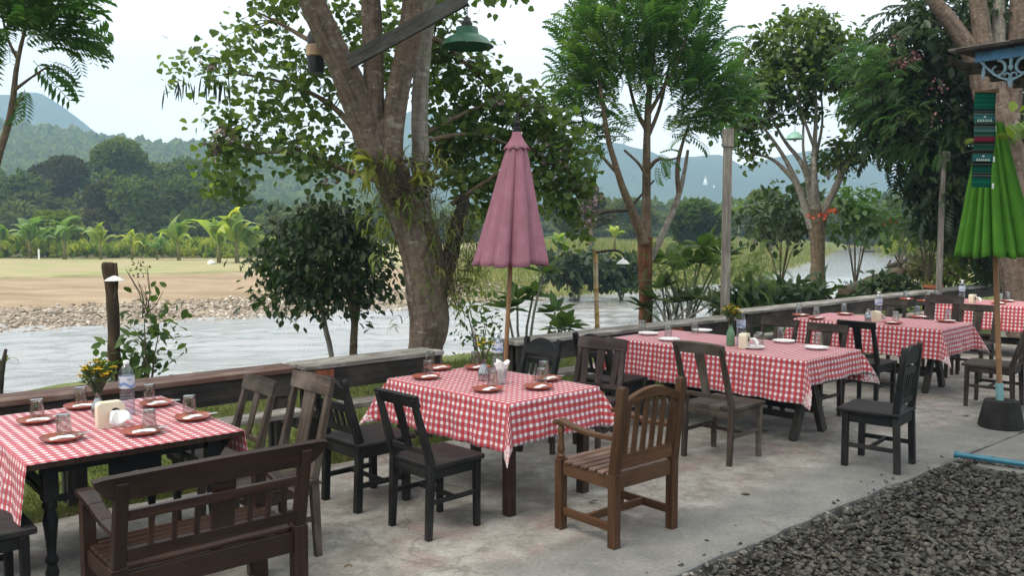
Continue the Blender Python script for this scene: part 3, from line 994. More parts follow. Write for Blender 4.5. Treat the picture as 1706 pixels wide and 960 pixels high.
# scrub line behind the bananas, low and sunlit
def scrub():
    lv = Leaves()
    n = 5200
    u = RNG.uniform(-260, 470, n); Y = RNG.uniform(64, 80, n)
    x = (u - 853) / FPX * Y
    z = ground_z(x, Y)
    lump = .5 + .5 * np.sin(u * .045) * np.sin(u * .017 + 1)
    h = (.35 + .95 * lump) * RNG.random(n)
    P = np.stack([x, Y, z + h * .9], -1)
    lv.add('spray', P, RNG.normal(size=(n, 3)) * .5 + (0, 0, .9), .45 + .45 * RNG.random(n), 1.0, tint=RNG.random(n))
    tag(lv.build("scrub_undergrowth", M['leaf_bright']), "low sunlit yellow-green scrub at the far edge of the field", kind='stuff')
scrub()

def far_grass():
    lv = Leaves()
    n = 52000
    X, Y = RNG.uniform(-6, 42, n), RNG.uniform(26, 110, n)
    z, e, side = ground_z(X, Y, True)
    ok = (side > 0) & (e > .35) & (RNG.random(n) < np.clip(1.6 - e / 22, .1, 1)) & (X > -5 + 4 * RNG.random(n)) & (np.abs(X / Y) < .62)
    X, Y, z, e = X[ok], Y[ok], z[ok], e[ok]
    m = len(X)
    L = (.45 + .5 * RNG.random(m)) * np.clip(.5 + e * .3, .5, 1.1)
    for k in range(2):
        lv.add('blade', np.stack([X + RNG.normal(size=m) * .1, Y + RNG.normal(size=m) * .1, z - .03], -1), RNG.normal(size=(m, 3)) * .38 + (0, 0, 1), L * .85, 1.5, up=RNG.normal(size=(m, 3)), tint=RNG.random(m))
    # near bank to the right, and weeds at the water's edge
    n = 26000
    X, Y = RNG.uniform(3, 60, n), RNG.uniform(16, 120, n)
    z, e, side = ground_z(X, Y, True)
    ok = (side < 0) & (e > .2) & (e < 14) & (X / Y < .75) & (Y > 22)
    X, Y, z = X[ok], Y[ok], z[ok]
    m = len(X)
    lv.add('blade', np.stack([X, Y, z - .03], -1), RNG.normal(size=(m, 3)) * .35 + (0, 0, 1), .16 + .26 * RNG.random(m), 2.6, up=RNG.normal(size=(m, 3)), tint=RNG.random(m) * .7)
    tag(lv.build("bank_grass", M['grass_far']), "tall pale grass on the banks beyond the river", kind='stuff')
far_grass()

# ------------------------------------------------------------------ terrace floor and gravel bed
def concrete_mat():
    m, n, l, b = new_mat("worn_concrete")
    pos = n.new("ShaderNodeNewGeometry").outputs["Position"]
    f1 = noise_tex(n, l, pos, .9, 7, .65)
    f2 = noise_tex(n, l, pos, 5.5, 7, .7)
    f3 = noise_tex(n, l, pos, 38, 4, .7)
    c = ramp(n, l, f2, [(.28, (.135, .122, .106)), (.43, (.225, .21, .185)), (.58, (.31, .295, .265)), (.76, (.40, .385, .35))])
    dirt = ramp(n, l, noise_tex(n, l, pos, 1.7, 6, .7), [(.47, G3(0)), (.66, G3(.7))])
    c = mixc(n, l, dirt, c, (.10, .088, .074))
    pink = ramp(n, l, noise_tex(n, l, pos, 2.6, 5, .6), [(.52, G3(0)), (.70, G3(.6))])
    c = mixc(n, l, pink, c, (.27, .175, .165))
    # a trowelled patch of newer grey cement along the gravel, with a wandering edge
    q = n.new("ShaderNodeVectorMath"); q.operation = 'DOT_PRODUCT'
    l.new(pos, q.inputs[0]); q.inputs[1].default_value = (PD.x, PD.y, 0)
    ad = n.new("ShaderNodeMath"); ad.operation = 'MULTIPLY_ADD'
    l.new(f1, ad.inputs[0]); ad.inputs[1].default_value = 1.1; l.new(q.outputs["Value"], ad.inputs[2])
    mr = n.new("ShaderNodeMapRange"); mr.inputs["From Min"].default_value, mr.inputs["From Max"].default_value = 4.12, 3.90
    l.new(ad.outputs[0], mr.inputs["Value"])
    grey = ramp(n, l, noise_tex(n, l, pos, 3.5, 5, .6), [(.35, (.15, .147, .138)), (.65, (.21, .205, .19))])
    c = mixc(n, l, mr.outputs["Result"], c, grey)
    # hairline cracks
    vo = n.new("ShaderNodeTexVoronoi"); vo.feature = 'DISTANCE_TO_EDGE'; vo.inputs["Scale"].default_value = .62
    wv = n.new("ShaderNodeVectorMath"); wv.operation = 'MULTIPLY_ADD'
    cn = n.new("ShaderNodeTexNoise"); cn.inputs["Scale"].default_value = 2.5; cn.inputs["Detail"].default_value = 5
    l.new(pos, cn.inputs["Vector"])
    l.new(cn.outputs["Color"], wv.inputs[0]); wv.inputs[1].default_value = (.55, .55, 0); l.new(pos, wv.inputs[2])
    l.new(wv.outputs["Vector"], vo.inputs["Vector"])
    cr = ramp(n, l, vo.outputs["Distance"], [(.0, G3(.5)), (.006, G3(0))])
    c = mixc(n, l, cr, c, (.10, .09, .08))
    sp_ = ramp(n, l, noise_tex(n, l, pos, 16, 6, .7), [(.60, G3(0)), (.70, G3(.6))])
    c = mixc(n, l, sp_, c, (.09, .08, .07))
    c = mixc(n, l, 1.0, c, ramp(n, l, f3, [(.3, G3(.78)), (.7, G3(1.16))]), 'MULTIPLY')
    l.new(c, b.inputs["Base Color"])
    b.inputs["Roughness"].default_value = .82
    b.inputs["Specular IOR Level"].default_value = .25
    bump(n, l, b, f2, .35, .02)
    return m
def slab(name, s0, s1, q0, q1, z0, z1, mat, label, ns=60, jag=.0):
    """a slab lying along the terrace with slightly ragged long edges"""
    top, P = [], []
    for i in range(ns + 1):
        s = s0 + (s1 - s0) * i / ns
        a = jag * mnoise.noise(Vector((s * 3.1, 1.3, 0))) + jag * .6 * mnoise.noise(Vector((s * 11, 4, 0)))
        c = jag * mnoise.noise(Vector((s * 2.7, 7.3, 0)))
        rows = [W(s, q0 + a, z0), W(s, q0 + a, z1 - .012), W(s, q0 + a + .012, z1)]
        rows += [W(s, q0 + a + (q1 + c - q0 - a) * k / 6, z1) for k in range(1, 6)]
        rows += [W(s, q1 + c - .012, z1), W(s, q1 + c, z1 - .012), W(s, q1 + c, z0)]
        P.append(rows)
    b = MB().grid(P)
    m = len(P[0])
    b.F.append(tuple(range(m))); b.F.append(tuple(ns * m + k for k in range(m))[::-1])
    b.F = [f[::-1] for f in b.F]
    return tag(b.build(name, mat), label, kind='structure')
M['concrete'] = concrete_mat()
GQ, TQ = 2.88, 5.98
slab("terrace_floor", -4.5, 24, GQ, TQ, -.16, 0, M['concrete'], "stained grey concrete terrace floor", 220, .035)
slab("terrace_floor", 7.42, 24, -3.0, GQ - .012, -.16, -.004, M['concrete'], "concrete paving beyond the gravel bed", 60, .0)
slab("gravel_base", -4.5, 7.40, -3.0, GQ - .05, -.13, -.045, M['soil'], "dark soil under the gravel", 60, .0)

def gravel_bed():
    n = 26000
    s = RNG.uniform(.6, 7.32, n); q = RNG.uniform(.15, GQ - .07, n)
    x, y = RD.x * s + PD.x * q, RD.y * s + PD.y * q
    u = 853 + FPX * x / y
    ok = (y > 2.5) & (u > 900) & (u < 1900)
    s, q, x, y = s[ok], q[ok], x[ok], y[ok]
    m = len(s)
    sz = .019 + .028 * RNG.random(m) ** 1.6 + .020 * (RNG.random(m) > .95)
    z = -.045 + RNG.random(m) * .028 + sz * .18
    P, nr = np.stack([x, y, z], -1), (y < 3.5) & (s < 4.0)
    pebbles("gravel", M['pebble_grey'], P[~nr], sz[~nr], (.4, .75), "bed of dark grey river gravel stretching to the blue pipe", 1)
    pebbles("gravel", M['pebble_grey'], P[nr], sz[nr], (.4, .75), "rounded dark grey gravel in the lower right corner", 2)
    k = 45                                 # stones kicked up onto the concrete
    s, q = RNG.uniform(1.0, 7.2, k), GQ + np.abs(RNG.normal(size=k)) * .10
    sz = .012 + .022 * RNG.random(k) ** 2
    pebbles("stray_gravel", M['pebble_grey'], np.stack([RD.x * s + PD.x * q, RD.y * s + PD.y * q, sz * .2], -1), sz, (.4, .7), "a few gravel stones strayed onto the concrete", 1)
    # broken mortar and small stones along the edge of the concrete
    n = 380
    s = RNG.uniform(.6, 7.3, n)
    q = GQ - .035 + RNG.normal(size=n) * .022
    sz = .018 + .034 * RNG.random(n) ** 1.5
    pebbles("edge_rubble", M['pebble_pale_grey'], np.stack([RD.x * s + PD.x * q, RD.y * s + PD.y * q, -.035 + .02 * RNG.random(n)], -1), sz, (.3, .55), "broken mortar bits along the concrete edge")
M['pebble_pale_grey'] = pebble_mat("mortar_bit", [(0, (.05, .047, .042)), (.6, (.12, .115, .10)), (1, (.24, .225, .20))], .9)
gravel_bed()

def lawn_blades():
    lv = Leaves()
    n = 42000
    s = RNG.uniform(-1.5, 9.5, n); q = TQ + .01 + (RNG.random(n) ** 1.3) * 4.2
    x, y = RD.x * s + PD.x * q, RD.y * s + PD.y * q
    ok = (y > 2) & (np.abs(x / y) < .64)
    x, y = x[ok], y[ok]
    z = ground_z(x, y)
    m = len(x)
    patch = .5 + .5 * wav(x, y, 1.7, 3) / 1.5
    lv.add('blade', np.stack([x, y, z - .01], -1), RNG.normal(size=(m, 3)) * .6 + (0, 0, .9), .035 + .05 * RNG.random(m), 4.5, up=RNG.normal(size=(m, 3)), tint=np.clip(patch * .6 + .5 * RNG.random(m) - .1, 0, 1))
    tag(lv.build("lawn_grass", M['grass_near']), "short mown grass between the terrace and the river", kind='stuff')
lawn_blades()

# a strip of pale stubbed concrete sticks out of the lawn: fallen leaves lie on it
def fallen_leaves():
    lv = Leaves()
    n = 150
    s = RNG.uniform(-.5, 9, n); q = TQ + RNG.uniform(-2.9, 2.5, n)
    x, y = RD.x * s + PD.x * q, RD.y * s + PD.y * q
    z = np.where(q < TQ - .05, .004, ground_z(x, y) + .035)
    D = RNG.normal(size=(n, 3)) * (1, 1, .08)
    keep = (q > TQ) | (RNG.random(n) < .4)
    lv.add('oval', np.stack([x, y, z], -1)[keep], D[keep], .05 + .05 * RNG.random(keep.sum()), 1.3, twist=.15)
    tag(lv.build("fallen_leaves", M['root_fibre']), "dry fallen leaves scattered on the lawn edge", kind='stuff')
fallen_leaves()

# ------------------------------------------------------------------ chairs: built facing +Y, origin on the floor
def splat_chair(wd, label, h=.88, w=.40, d=.41, splat=(.085,), crest=.075, seat_mat=None, arch=0.0, lean=.10, kind='plain', boards=0):
    t = empty("dining_chair", label=label, cat="chair", group="wooden chairs on the terrace")
    m = M[wd]
    sm = M[seat_mat] if seat_mat else m
    sz = .45
    hw = w / 2 - .02
    if boards:
        for i in range(boards):
            bw = (w + .01) / boards
            MB().box((-w / 2 - .005 + bw * (i + .5), .015 + random.uniform(-.004, .004), sz - .016 + random.uniform(-.0015, .0015)), (bw - .0025, d + .02, .032), .004, 1).build("seat_board", sm, t)
    else:
        MB().box((0, .015, sz - .016), (w, d + .02, .032), .006, 1).build("seat", sm, t)
    for s in (-1, 1):
        MB().bar((s * hw, d / 2 - .03, 0), (s * hw, d / 2 - .03, sz - .033), .036, .036, (0, 1, 0), .042, .042).build("leg", m, t)
        b = MB()
        b.bar((s * (hw - .0), -d / 2 - .0, 0), (s * hw, -d / 2 + .022, sz - .0), .036, .038, (0, 1, 0), .042, .050)
        b.bar((s * hw, -d / 2 + .022, sz - .001), (s * (hw - .006), -d / 2 - lean, h - crest * .3), .042, .048, (0, 1, 0), .036, .030)
        b.build("rear_leg", m, t)
        MB().bar((s * hw, d / 2 - .05, sz - .062), (s * hw, -d / 2 + .045, sz - .062), .02, .056, (0, 0, 1)).build("seat_rail", m, t)
        MB().bar((s * hw, d / 2 - .048, .22), (s * hw, -d / 2 + .03, .22), .017, .030, (0, 0, 1)).build("stretcher", m, t)
    MB().bar((-hw + .02, d / 2 - .03, sz - .062), (hw - .02, d / 2 - .03, sz - .062), .02, .056, (0, 0, 1)).build("seat_rail", m, t)
    MB().bar((-hw + .02, -d / 2 + .02, sz - .062), (hw - .02, -d / 2 + .02, sz - .062), .02, .056, (0, 0, 1)).build("seat_rail", m, t)
    MB().bar((-hw + .008, 0, .222), (hw - .008, 0, .222), .017, .028, (0, 0, 1)).build("stretcher", m, t)
    def by(z):          # depth of the leaning back at height z
        return -d / 2 + .022 - (lean + .022) * (z - sz) / (h - crest * .3 - sz)
    # crest rail, straight or arched, cut as an outline and given thickness
    z0, z1 = h - crest, h
    N = 14
    top = []
    for i in range(N + 1):
        x = (i / N * 2 - 1)
        bumpz = arch * (1 - abs(x) ** 2.2)
        if kind == 'notch': bumpz -= .012 * math.exp(-(x / .12) ** 2)
        top.append((x * (hw + .021), crest / 2 - .004 + bumpz))
    poly = [(hw + .021, -crest / 2), ] + top[::-1] + [(-hw - .021, -crest / 2)]
    upv = Vector((0, by(1.0) - by(.9), .1)).normalized()
    zc = (z0 + z1) / 2
    MB().prism(poly, .027, (0, by(zc) + .006, zc), (1, 0, 0), upv).build("top_rail", m, t)
    lz = sz + .075
    MB().bar((-hw + .018, by(lz), lz), (hw - .018, by(lz), lz), .018, .036, (0, 0, 1)).build("lower_rail", m, t)
    n = len(splat)
    for i, sw in enumerate(splat):
        x = 0 if n == 1 else (i / (n - 1) - .5) * (w - .155)
        za, zb = lz + .015, z0 + .008
        MB().bar((x * .92, by(za), za), (x, by(zb) + .003, zb), sw * .8, .014, (0, 1, 0), sw, .014).build("back_slat", m, t)
    return t

def arch_chair(wd, label, h=.89, w=.43, d=.43, slats=5, lean=.11):
    """posts with rounded finials, an arched crest between them, a mid rail and thin slats"""
    t = empty("arched_chair", label=label, cat="chair", group="wooden chairs on the terrace")
    m = M[wd]
    sz, hw = .455, w / 2 - .022
    MB().box((0, .02, sz - .017), (w + .03, d + .035, .034), .009, 1).build("seat", m, t)
    zt = h - .02
    def by(z):
        return -d / 2 + .03 - lean * max(0, (z - sz)) / (zt - sz)
    for s in (-1, 1):
        MB().bar((s * hw, d / 2 - .03, 0), (s * hw, d / 2 - .03, sz - .034), .046, .046, (0, 1, 0)).build("leg", m, t)
        b = MB()
        b.bar((s * hw, -d / 2 + .01, 0), (s * hw, by(sz), sz), .046, .046, (0, 1, 0))
        b.bar((s * hw, by(sz), sz - .001), (s * hw, by(zt), zt - .03), .046, .05, (0, 1, 0), .042, .040)
        up = Vector((0, by(1) - by(.9), .1)).normalized()
        ol = [(.021, -.02)] + [(.021 * math.cos(a), .012 + .024 * math.sin(a)) for a in np.linspace(0, math.pi, 9)] + [(-.021, -.02)]
        b.prism(ol, .038, (s * hw, by(zt - .02), zt - .022), (1, 0, 0), up)
        b.build("rear_leg", m, t)
        MB().bar((s * hw, d / 2 - .053, sz - .07), (s * hw, -d / 2 + .05, sz - .07), .022, .07, (0, 0, 1)).build("seat_rail", m, t)
        MB().bar((s * hw, d / 2 - .053, .17), (s * hw, -d / 2 + .04, .17), .02, .034, (0, 0, 1)).build("stretcher", m, t)
    for yy in (d / 2 - .03, -d / 2 + .025):
        MB().bar((-hw + .023, yy, sz - .07), (hw - .023, yy, sz - .07), .022, .07, (0, 0, 1)).build("seat_rail", m, t)
    MB().bar((-hw + .01, .0, .172), (hw - .01, .0, .172), .02, .030, (0, 0, 1)).build("stretcher", m, t)
    up = Vector((0, by(1) - by(.9), .1)).normalized()
    zc = zt - .085
    iw = hw - .019
    top = [(x * iw, .022 + .078 * max(0, math.cos(x * math.pi / 2)) ** .8) for x in np.linspace(-1, 1, 15)]
    poly = [(iw, -.045)] + top[::-1] + [(-iw, -.045)]
    MB().prism(poly, .026, (0, by(zc), zc), (1, 0, 0), up).build("top_rail", m, t)
    zm = zt - .185
    MB().bar((-iw, by(zm), zm), (iw, by(zm), zm), .022, .05, (0, 0, 1)).build("mid_rail", m, t)
    zl = sz + .075
    MB().bar((-iw, by(zl), zl), (iw, by(zl), zl), .022, .045, (0, 0, 1)).build("lower_rail", m, t)
    for i in range(slats):
        x = ((i + .5) / slats - .5) * 2 * (iw - .012)
        MB().bar((x, by(zl + .02), zl + .02), (x, by(zm - .02), zm - .02), .034, .013, (0, 1, 0)).build("back_slat", m, t)
    return t

def put(o, xy, face, dz=0.0):
    o.location = (xy[0], xy[1], dz)
    o.rotation_euler = (0, 0, R(face - 90))
    return o
FA = 42.0      # facing along the terrace
src = splat_chair('black_wood', "black single-splat chair at the near side of the second table")
put(src, (-.47, 5.29), 44)
def again(s, xy, face, label, mat=None, sz=1.0):
    c = dup(s)
    c["label"] = label
    put(c, xy, face)
    c.scale = (1, 1, sz)
    if mat:
        for ch in c.children:
            ch.data = MESHV.setdefault((ch.data.name, mat), ch.data.copy() if (ch.data.name, mat) not in MESHV else None)
            ch.data.materials[0] = M[mat]
    return c
MESHV = {}
put(splat_chair('greybrown_wood', "tall weathered brown chair, its back turned away from the first table, nearest the bench", h=1.0, w=.44, d=.43, splat=(.13,), crest=.10, arch=.006, boards=3), (-1.385, 4.79), 222)
put(splat_chair('greybrown_wood', "low weathered brown chair at the far corner of the first table", h=.89, w=.42, d=.41, splat=(.07, ), crest=.095, arch=.012), (-1.83, 5.30), 222)
put(splat_chair('greybrown_wood', "grey-brown chair with one wide splat standing before the white plates", h=.955, w=.46, d=.46, splat=(.09,), crest=.085, arch=.012, lean=.14, boards=4), (1.70, 6.93), 44)
ca = splat_chair('brown_wood', "dark brown flat-topped chair on the far side of the white-plate table, nearer the river", h=.89, w=.43, d=.42, splat=(.12,), crest=.085)
put(ca, (2.60, 8.92), 222)
again(ca, (2.92, 8.42), 222, "dark brown flat-topped chair on the far side of the white-plate table, nearer the black chairs")
again(src, (3.72, 9.0), 42, "black single-splat chair tucked at the near side of the fourth table", None, 1.02)
again(ca, (4.83, 11.35), 222, "dark brown chair behind the fourth table next to the bottle")
again(ca, (5.58, 10.55), 224, "dark brown chair behind the fourth table, nearest the green umbrella")
put(splat_chair('purple_wood', "purplish brown chair with an arched back and wide splat behind the fourth table", h=.95, w=.46, d=.43, splat=(.10, .10), crest=.10, arch=.022), (5.44, 11.05), 232)
put(splat_chair('purple_wood', "purplish brown chair with three wide splats behind the second table", h=.915, w=.45, d=.43, splat=(.065, .075, .065), crest=.095, arch=.016, kind='notch'), (.60, 7.02), 238)
put(splat_chair('brown_wood', "dark brown chair with a broad seat behind the green umbrella's cement base", h=.93, w=.46, d=.46, splat=(.12,), crest=.085), (4.98, 8.92), 139)
ar = arch_chair('black_wood', "black arched chair with thin slats between the first and second tables")
put(ar, (-.985, 5.80), 44)
again(ar, (.06, 7.34), 224, "black arched chair with slats behind the second table")
again(ar, (.93, 8.03), 44, "black arched chair with finials at the near end of the white-plate table")
put(arch_chair('black_wood', "black arched chair alone at the right end of the white-plate table", h=.965, slats=6, lean=.045), (2.85, 6.68), 140)
again(src, (-2.50, 3.94), 41, "black chair seat cut off at the lower left edge", None, 1.03)
again(src, (-2.98, 4.42), 41, "black chair seat just visible above the lower one at the left edge")
again(ar, (8.1, 11.3), 150, "dark arched chair at the right edge beyond the green umbrella")

# ------------------------------------------------------------------ teak armchair
def armchair():
    t = empty("garden_armchair", label="orange-brown slatted teak armchair at the end of the second table", cat="armchair")
    m = M['teak']
    w, d, sz, h = .575, .50, .43, .96
    hw = w / 2 - .028
    zt = h - .035
    def by(z):
        return -d / 2 + .03 - .06 * max(0, (z - sz)) / (zt - sz)
    for s in (-1, 1):
        b = MB()
        b.bar((s * hw, -d / 2 + .03, 0), (s * hw, by(sz), sz), .056, .056, (0, 1, 0))
        b.bar((s * hw, by(sz), sz - .001), (s * hw, by(zt), zt + .0), .056, .054, (0, 1, 0), .052, .046)
        ol = [(.026, -.012)] + [(.026 * math.cos(a), .02 * math.sin(a)) for a in np.linspace(0, math.pi, 9)] + [(-.026, -.012)]
        b.prism(ol, .046, (s * hw, by(zt), zt + .004), (1, 0, 0), (0, 0, 1))
        b.build("rear_leg", m, t)
        lg = MB().bar((s * hw, d / 2 - .03, 0), (s * hw, d / 2 - .03, sz + .012), .056, .056, (0, 1, 0)).build("front_leg", m, t)
        sp = MB().lathe([(.020, 0), (.026, .012), (.018, .03), (.025, .05), (.021, .075), (.016, .11), (.019, .15), (.024, .18), (.017, .195), (.022, .205), (.022, .215)], 14, (s * hw, d / 2 - .03, sz + .012))
        sp.build("arm_spindle", m, t, 40)
        # arm: a gently dipping bar, swelling at the front
        P = [(d / 2 + .025, sz + .222, .046), (d / 2 - .03, sz + .243, .062), (d / 4, sz + .222, .052), (0, sz + .205, .046), (-d / 4, sz + .207, .042), (by(sz + .21) + .02, sz + .215, .040)]
        b = MB()
        for i in range(len(P) - 1):
            (y0, z0, w0), (y1, z1, w1) = P[i], P[i + 1]
            b.bar((s * hw, y0, z0), (s * hw, y1 - .002, z1), w0, .026, (0, 0, 1), w1, .026, .004)
        b.build("armrest", m, t)
        MB().bar((s * hw, d / 2 - .058, sz - .05), (s * hw, -d / 2 + .06, sz - .05), .026, .075, (0, 0, 1)).build("seat_rail", m, t)
        MB().bar((s * hw, d / 2 - .058, .115), (s * hw, -d / 2 + .058, .115), .024, .05, (0, 0, 1)).build("stretcher", m, t)
    MB().bar((-hw + .028, d / 2 - .03, sz - .05), (hw - .028, d / 2 - .03, sz - .05), .026, .075, (0, 0, 1)).build("seat_rail", m, t)
    MB().bar((-hw + .028, by(sz - .03) , sz - .045), (hw - .028, by(sz - .03), sz - .045), .026, .085, (0, 0, 1)).build("seat_rail", m, t)
    MB().bar((-hw + .012, .01, .116), (hw - .012, .01, .116), .024, .046, (0, 0, 1)).build("stretcher", m, t)
    n = 7
    for i in range(n):
        y = d / 2 - .035 - (d - .09) * i / (n - 1)
        x = hw - .03 if i == 0 else hw + .022
        MB().box((0, y, sz - .003), (2 * x, .052, .018), .004, 0).build("seat_slat", M['teak_seat'], t)
    up = Vector((0, by(1) - by(.9), .1)).normalized()
    iw = hw - .024
    zc = zt - .05
    top = [(x * iw, -.012 + .062 * max(0, math.cos(x * math.pi / 2))) for x in np.linspace(-1, 1, 17)]
    bot = [(x * iw, -.062 + .055 * max(0, math.cos(x * math.pi / 2))) for x in np.linspace(1, -1, 17)]
    MB().prism(top[::-1] + bot[::-1], .032, (0, by(zc), zc), (1, 0, 0), up).build("top_rail", m, t)
    zl = sz + .07
    MB().bar((-iw, by(zl), zl), (iw, by(zl), zl), .026, .085, (0, 0, 1)).build("lower_rail", m, t)
    for i in range(6):
        x = ((i + .5) / 6 - .5) * 2 * (iw - .004)
        zz = zc - .05 + .052 * math.cos(x / iw * math.pi / 2)
        MB().bar((x, by(zl + .035), zl + .036), (x, by(zz), zz + .006), .040, .014, (0, 1, 0)).build("back_slat", m, t)
    return put(t, (.64, 5.235), 130.7)
armchair()

# ------------------------------------------------------------------ low love-seat in the foreground
def love_seat():
    t = empty("garden_bench", label="dark red-brown slatted bench with a spindle back in the near left corner", cat="bench")
    m = M['red_wood']
    w, d, sz, h = .90, .50, .37, .82
    hw = w / 2 - .03
    def by(z):
        return -d / 2 + .03 - .09 * max(0, (z - sz)) / (h - sz)
    for s in (-1, 1):
        b = MB()
        b.bar((s * hw, -d / 2 + .035, 0), (s * hw, by(sz), sz + .03), .07, .065, (0, 1, 0))
        b.bar((s * hw, by(sz), sz + .029), (s * hw, by(h - .03), h - .03), .056, .052, (0, 1, 0), .052, .045)
        b.build("rear_leg", m, t)
        MB().bar((s * hw, d / 2 - .03, 0), (s * hw, d / 2 - .03, sz + .215), .06, .06, (0, 1, 0)).build("front_leg", m, t)
        P = [(d / 2 + .03, sz + .245, .075), (d / 2 - .05, sz + .252, .085), (.07, sz + .225, .065), (-.08, sz + .19, .06), (by(sz + .2) + .02, sz + .185, .058)]
        b = MB()
        for i in range(len(P) - 1):
            (y0, z0, w0), (y1, z1, w1) = P[i], P[i + 1]
            b.bar((s * hw, y0, z0), (s * hw, y1 - .002, z1), w0, .036, (0, 0, 1), w1, .036, .006)
        b.build("armrest", m, t)
        MB().bar((s * hw, d / 2 - .06, sz - .045), (s * hw, -d / 2 + .07, sz - .045), .03, .08, (0, 0, 1)).build("seat_rail", m, t)
    for yy in (d / 2 - .03, -d / 2 + .03):
        MB().bar((-hw + .033, yy, sz - .05), (hw - .033, yy, sz - .05), .03, .10, (0, 0, 1)).build("seat_rail", m, t)
    for i in range(7):
        y = d / 2 - .045 - (d - .11) * i / 6
        MB().box((0, y, sz + .012), (2 * hw - (.065 if i in (0, 6) else -.02), .052, .020), .004, 0).build("seat_slat", m, t)
    up = Vector((0, by(1) - by(.9), .1)).normalized()
    zc = h - .055
    ow = hw + .115
    poly = [(-ow, .048), (-ow + .05, .055), (0, .060), (ow - .05, .055), (ow, .048), (ow - .012, .016), (ow - .06, -.035), (hw + .02, -.055), (-hw - .02, -.055), (-ow + .06, -.035), (-ow + .012, .016)]
    MB().prism(poly, .034, (0, by(zc) + .004, zc), (1, 0, 0), up).build("top_rail", m, t)
    for s in (-1, 1):
        MB().lathe([(.0, -.02), (.016, -.02), (.016, -.014), (.0, -.012)], 12, (s * hw, by(zc) - .004, zc + .03), False).build("peg", m, t)
    zm, zl = h - .185, sz + .085
    MB().bar((-hw + .028, by(zm), zm), (hw - .028, by(zm), zm), .032, .045, (0, 0, 1)).build("mid_rail", m, t)
    MB().bar((-hw + .028, by(zl), zl), (hw - .028, by(zl), zl), .032, .05, (0, 0, 1)).build("lower_rail", m, t)
    for x in (-.29, -.19, -.09, .16, .25, .33):
        MB().bar((x, by(zl + .02), zl + .02), (x, by(zm - .02), zm - .02), .022, .022, (0, 1, 0)).build("spindle", m, t)
    MB().bar((.03, by(zl + .02), zl + .02), (.03, by(zc - .05) + .012, zc - .05), .11, .016, (0, 1, 0)).build("back_slat", m, t)
    return put(t, (-1.505, 4.055), 131)
love_seat()

# ------------------------------------------------------------------ tables and cloths
def gingham():
    m, n, l, b = new_mat("gingham_cloth")
    uv = n.new("ShaderNodeUVMap"); uv.uv_map = "UVMap"
    sp = n.new("ShaderNodeSeparateXYZ")
    l.new(uv.outputs["UV"], sp.inputs[0])
    def stripe(o):
        a = n.new("ShaderNodeMath"); a.operation = 'MULTIPLY'; a.inputs[1].default_value = 1 / .0495
        l.new(o, a.inputs[0])
        f = n.new("ShaderNodeMath"); f.operation = 'FRACT'; l.new(a.outputs[0], f.inputs[0])
        return ramp(n, l, f.outputs[0], [(.0, G3(0)), (.025, G3(1)), (.555, G3(1)), (.59, G3(0))])
    sx, sy = stripe(sp.outputs["X"]), stripe(sp.outputs["Y"])
    white, red, pink, mauve = (.72, .67, .68), (.42, .032, .040), (.52, .095, .10), (.41, .155, .19)
    c = mixc(n, l, sx, mixc(n, l, sy, white, pink), mixc(n, l, sy, mauve, red))
    # printed border at the cloth's corners: white scrolls on red
    bd = attr(n, "border").outputs["Fac"]
    wv = n.new("ShaderNodeTexVoronoi"); wv.feature = 'DISTANCE_TO_EDGE'; wv.inputs["Scale"].default_value = 42
    l.new(uv.outputs["UV"], wv.inputs["Vector"])
    sc = ramp(n, l, wv.outputs["Distance"], [(.0, (.74, .66, .66)), (.13, (.70, .60, .60)), (.20, (.50, .045, .05))])
    bm_ = ramp(n, l, bd, [(.49, G3(0)), (.51, G3(1))])
    c = mixc(n, l, bm_, c, sc)
    fade = noise_tex(n, l, uv.outputs["UV"], 7, 4, .6)
    c = mixc(n, l, 1.0, c, ramp(n, l, fade, [(.3, G3(.88)), (.7, G3(1.07))]), 'MULTIPLY')
    l.new(c, b.inputs["Base Color"])
    b.inputs["Roughness"].default_value = .55
    b.inputs["Specular IOR Level"].default_value = .3
    b.inputs["Sheen Weight"].default_value = .15
    fo = n.new("ShaderNodeMath"); fo.operation = 'MULTIPLY_ADD'      # fold lines pressed into the cloth, and small creases
    tri = []
    for o_, per in ((sp.outputs["X"], .31), (sp.outputs["Y"], .36)):
        pg = n.new("ShaderNodeMath"); pg.operation = 'PINGPONG'; pg.inputs[1].default_value = per / 2; l.new(o_, pg.inputs[0])
        sq = n.new("ShaderNodeMath"); sq.operation = 'LESS_THAN'; sq.inputs[1].default_value = .0045; l.new(pg.outputs[0], sq.inputs[0])
        tri.append(sq.outputs[0])
    mxx = n.new("ShaderNodeMath"); mxx.operation = 'MAXIMUM'; l.new(tri[0], mxx.inputs[0]); l.new(tri[1], mxx.inputs[1])
    l.new(mxx.outputs[0], fo.inputs[0]); fo.inputs[1].default_value = -.12; l.new(noise_tex(n, l, uv.outputs["UV"], 7, 6, .62), fo.inputs[2])
    bump(n, l, b, fo.outputs[0], .8, .03)
    return m
M['gingham'] = gingham()
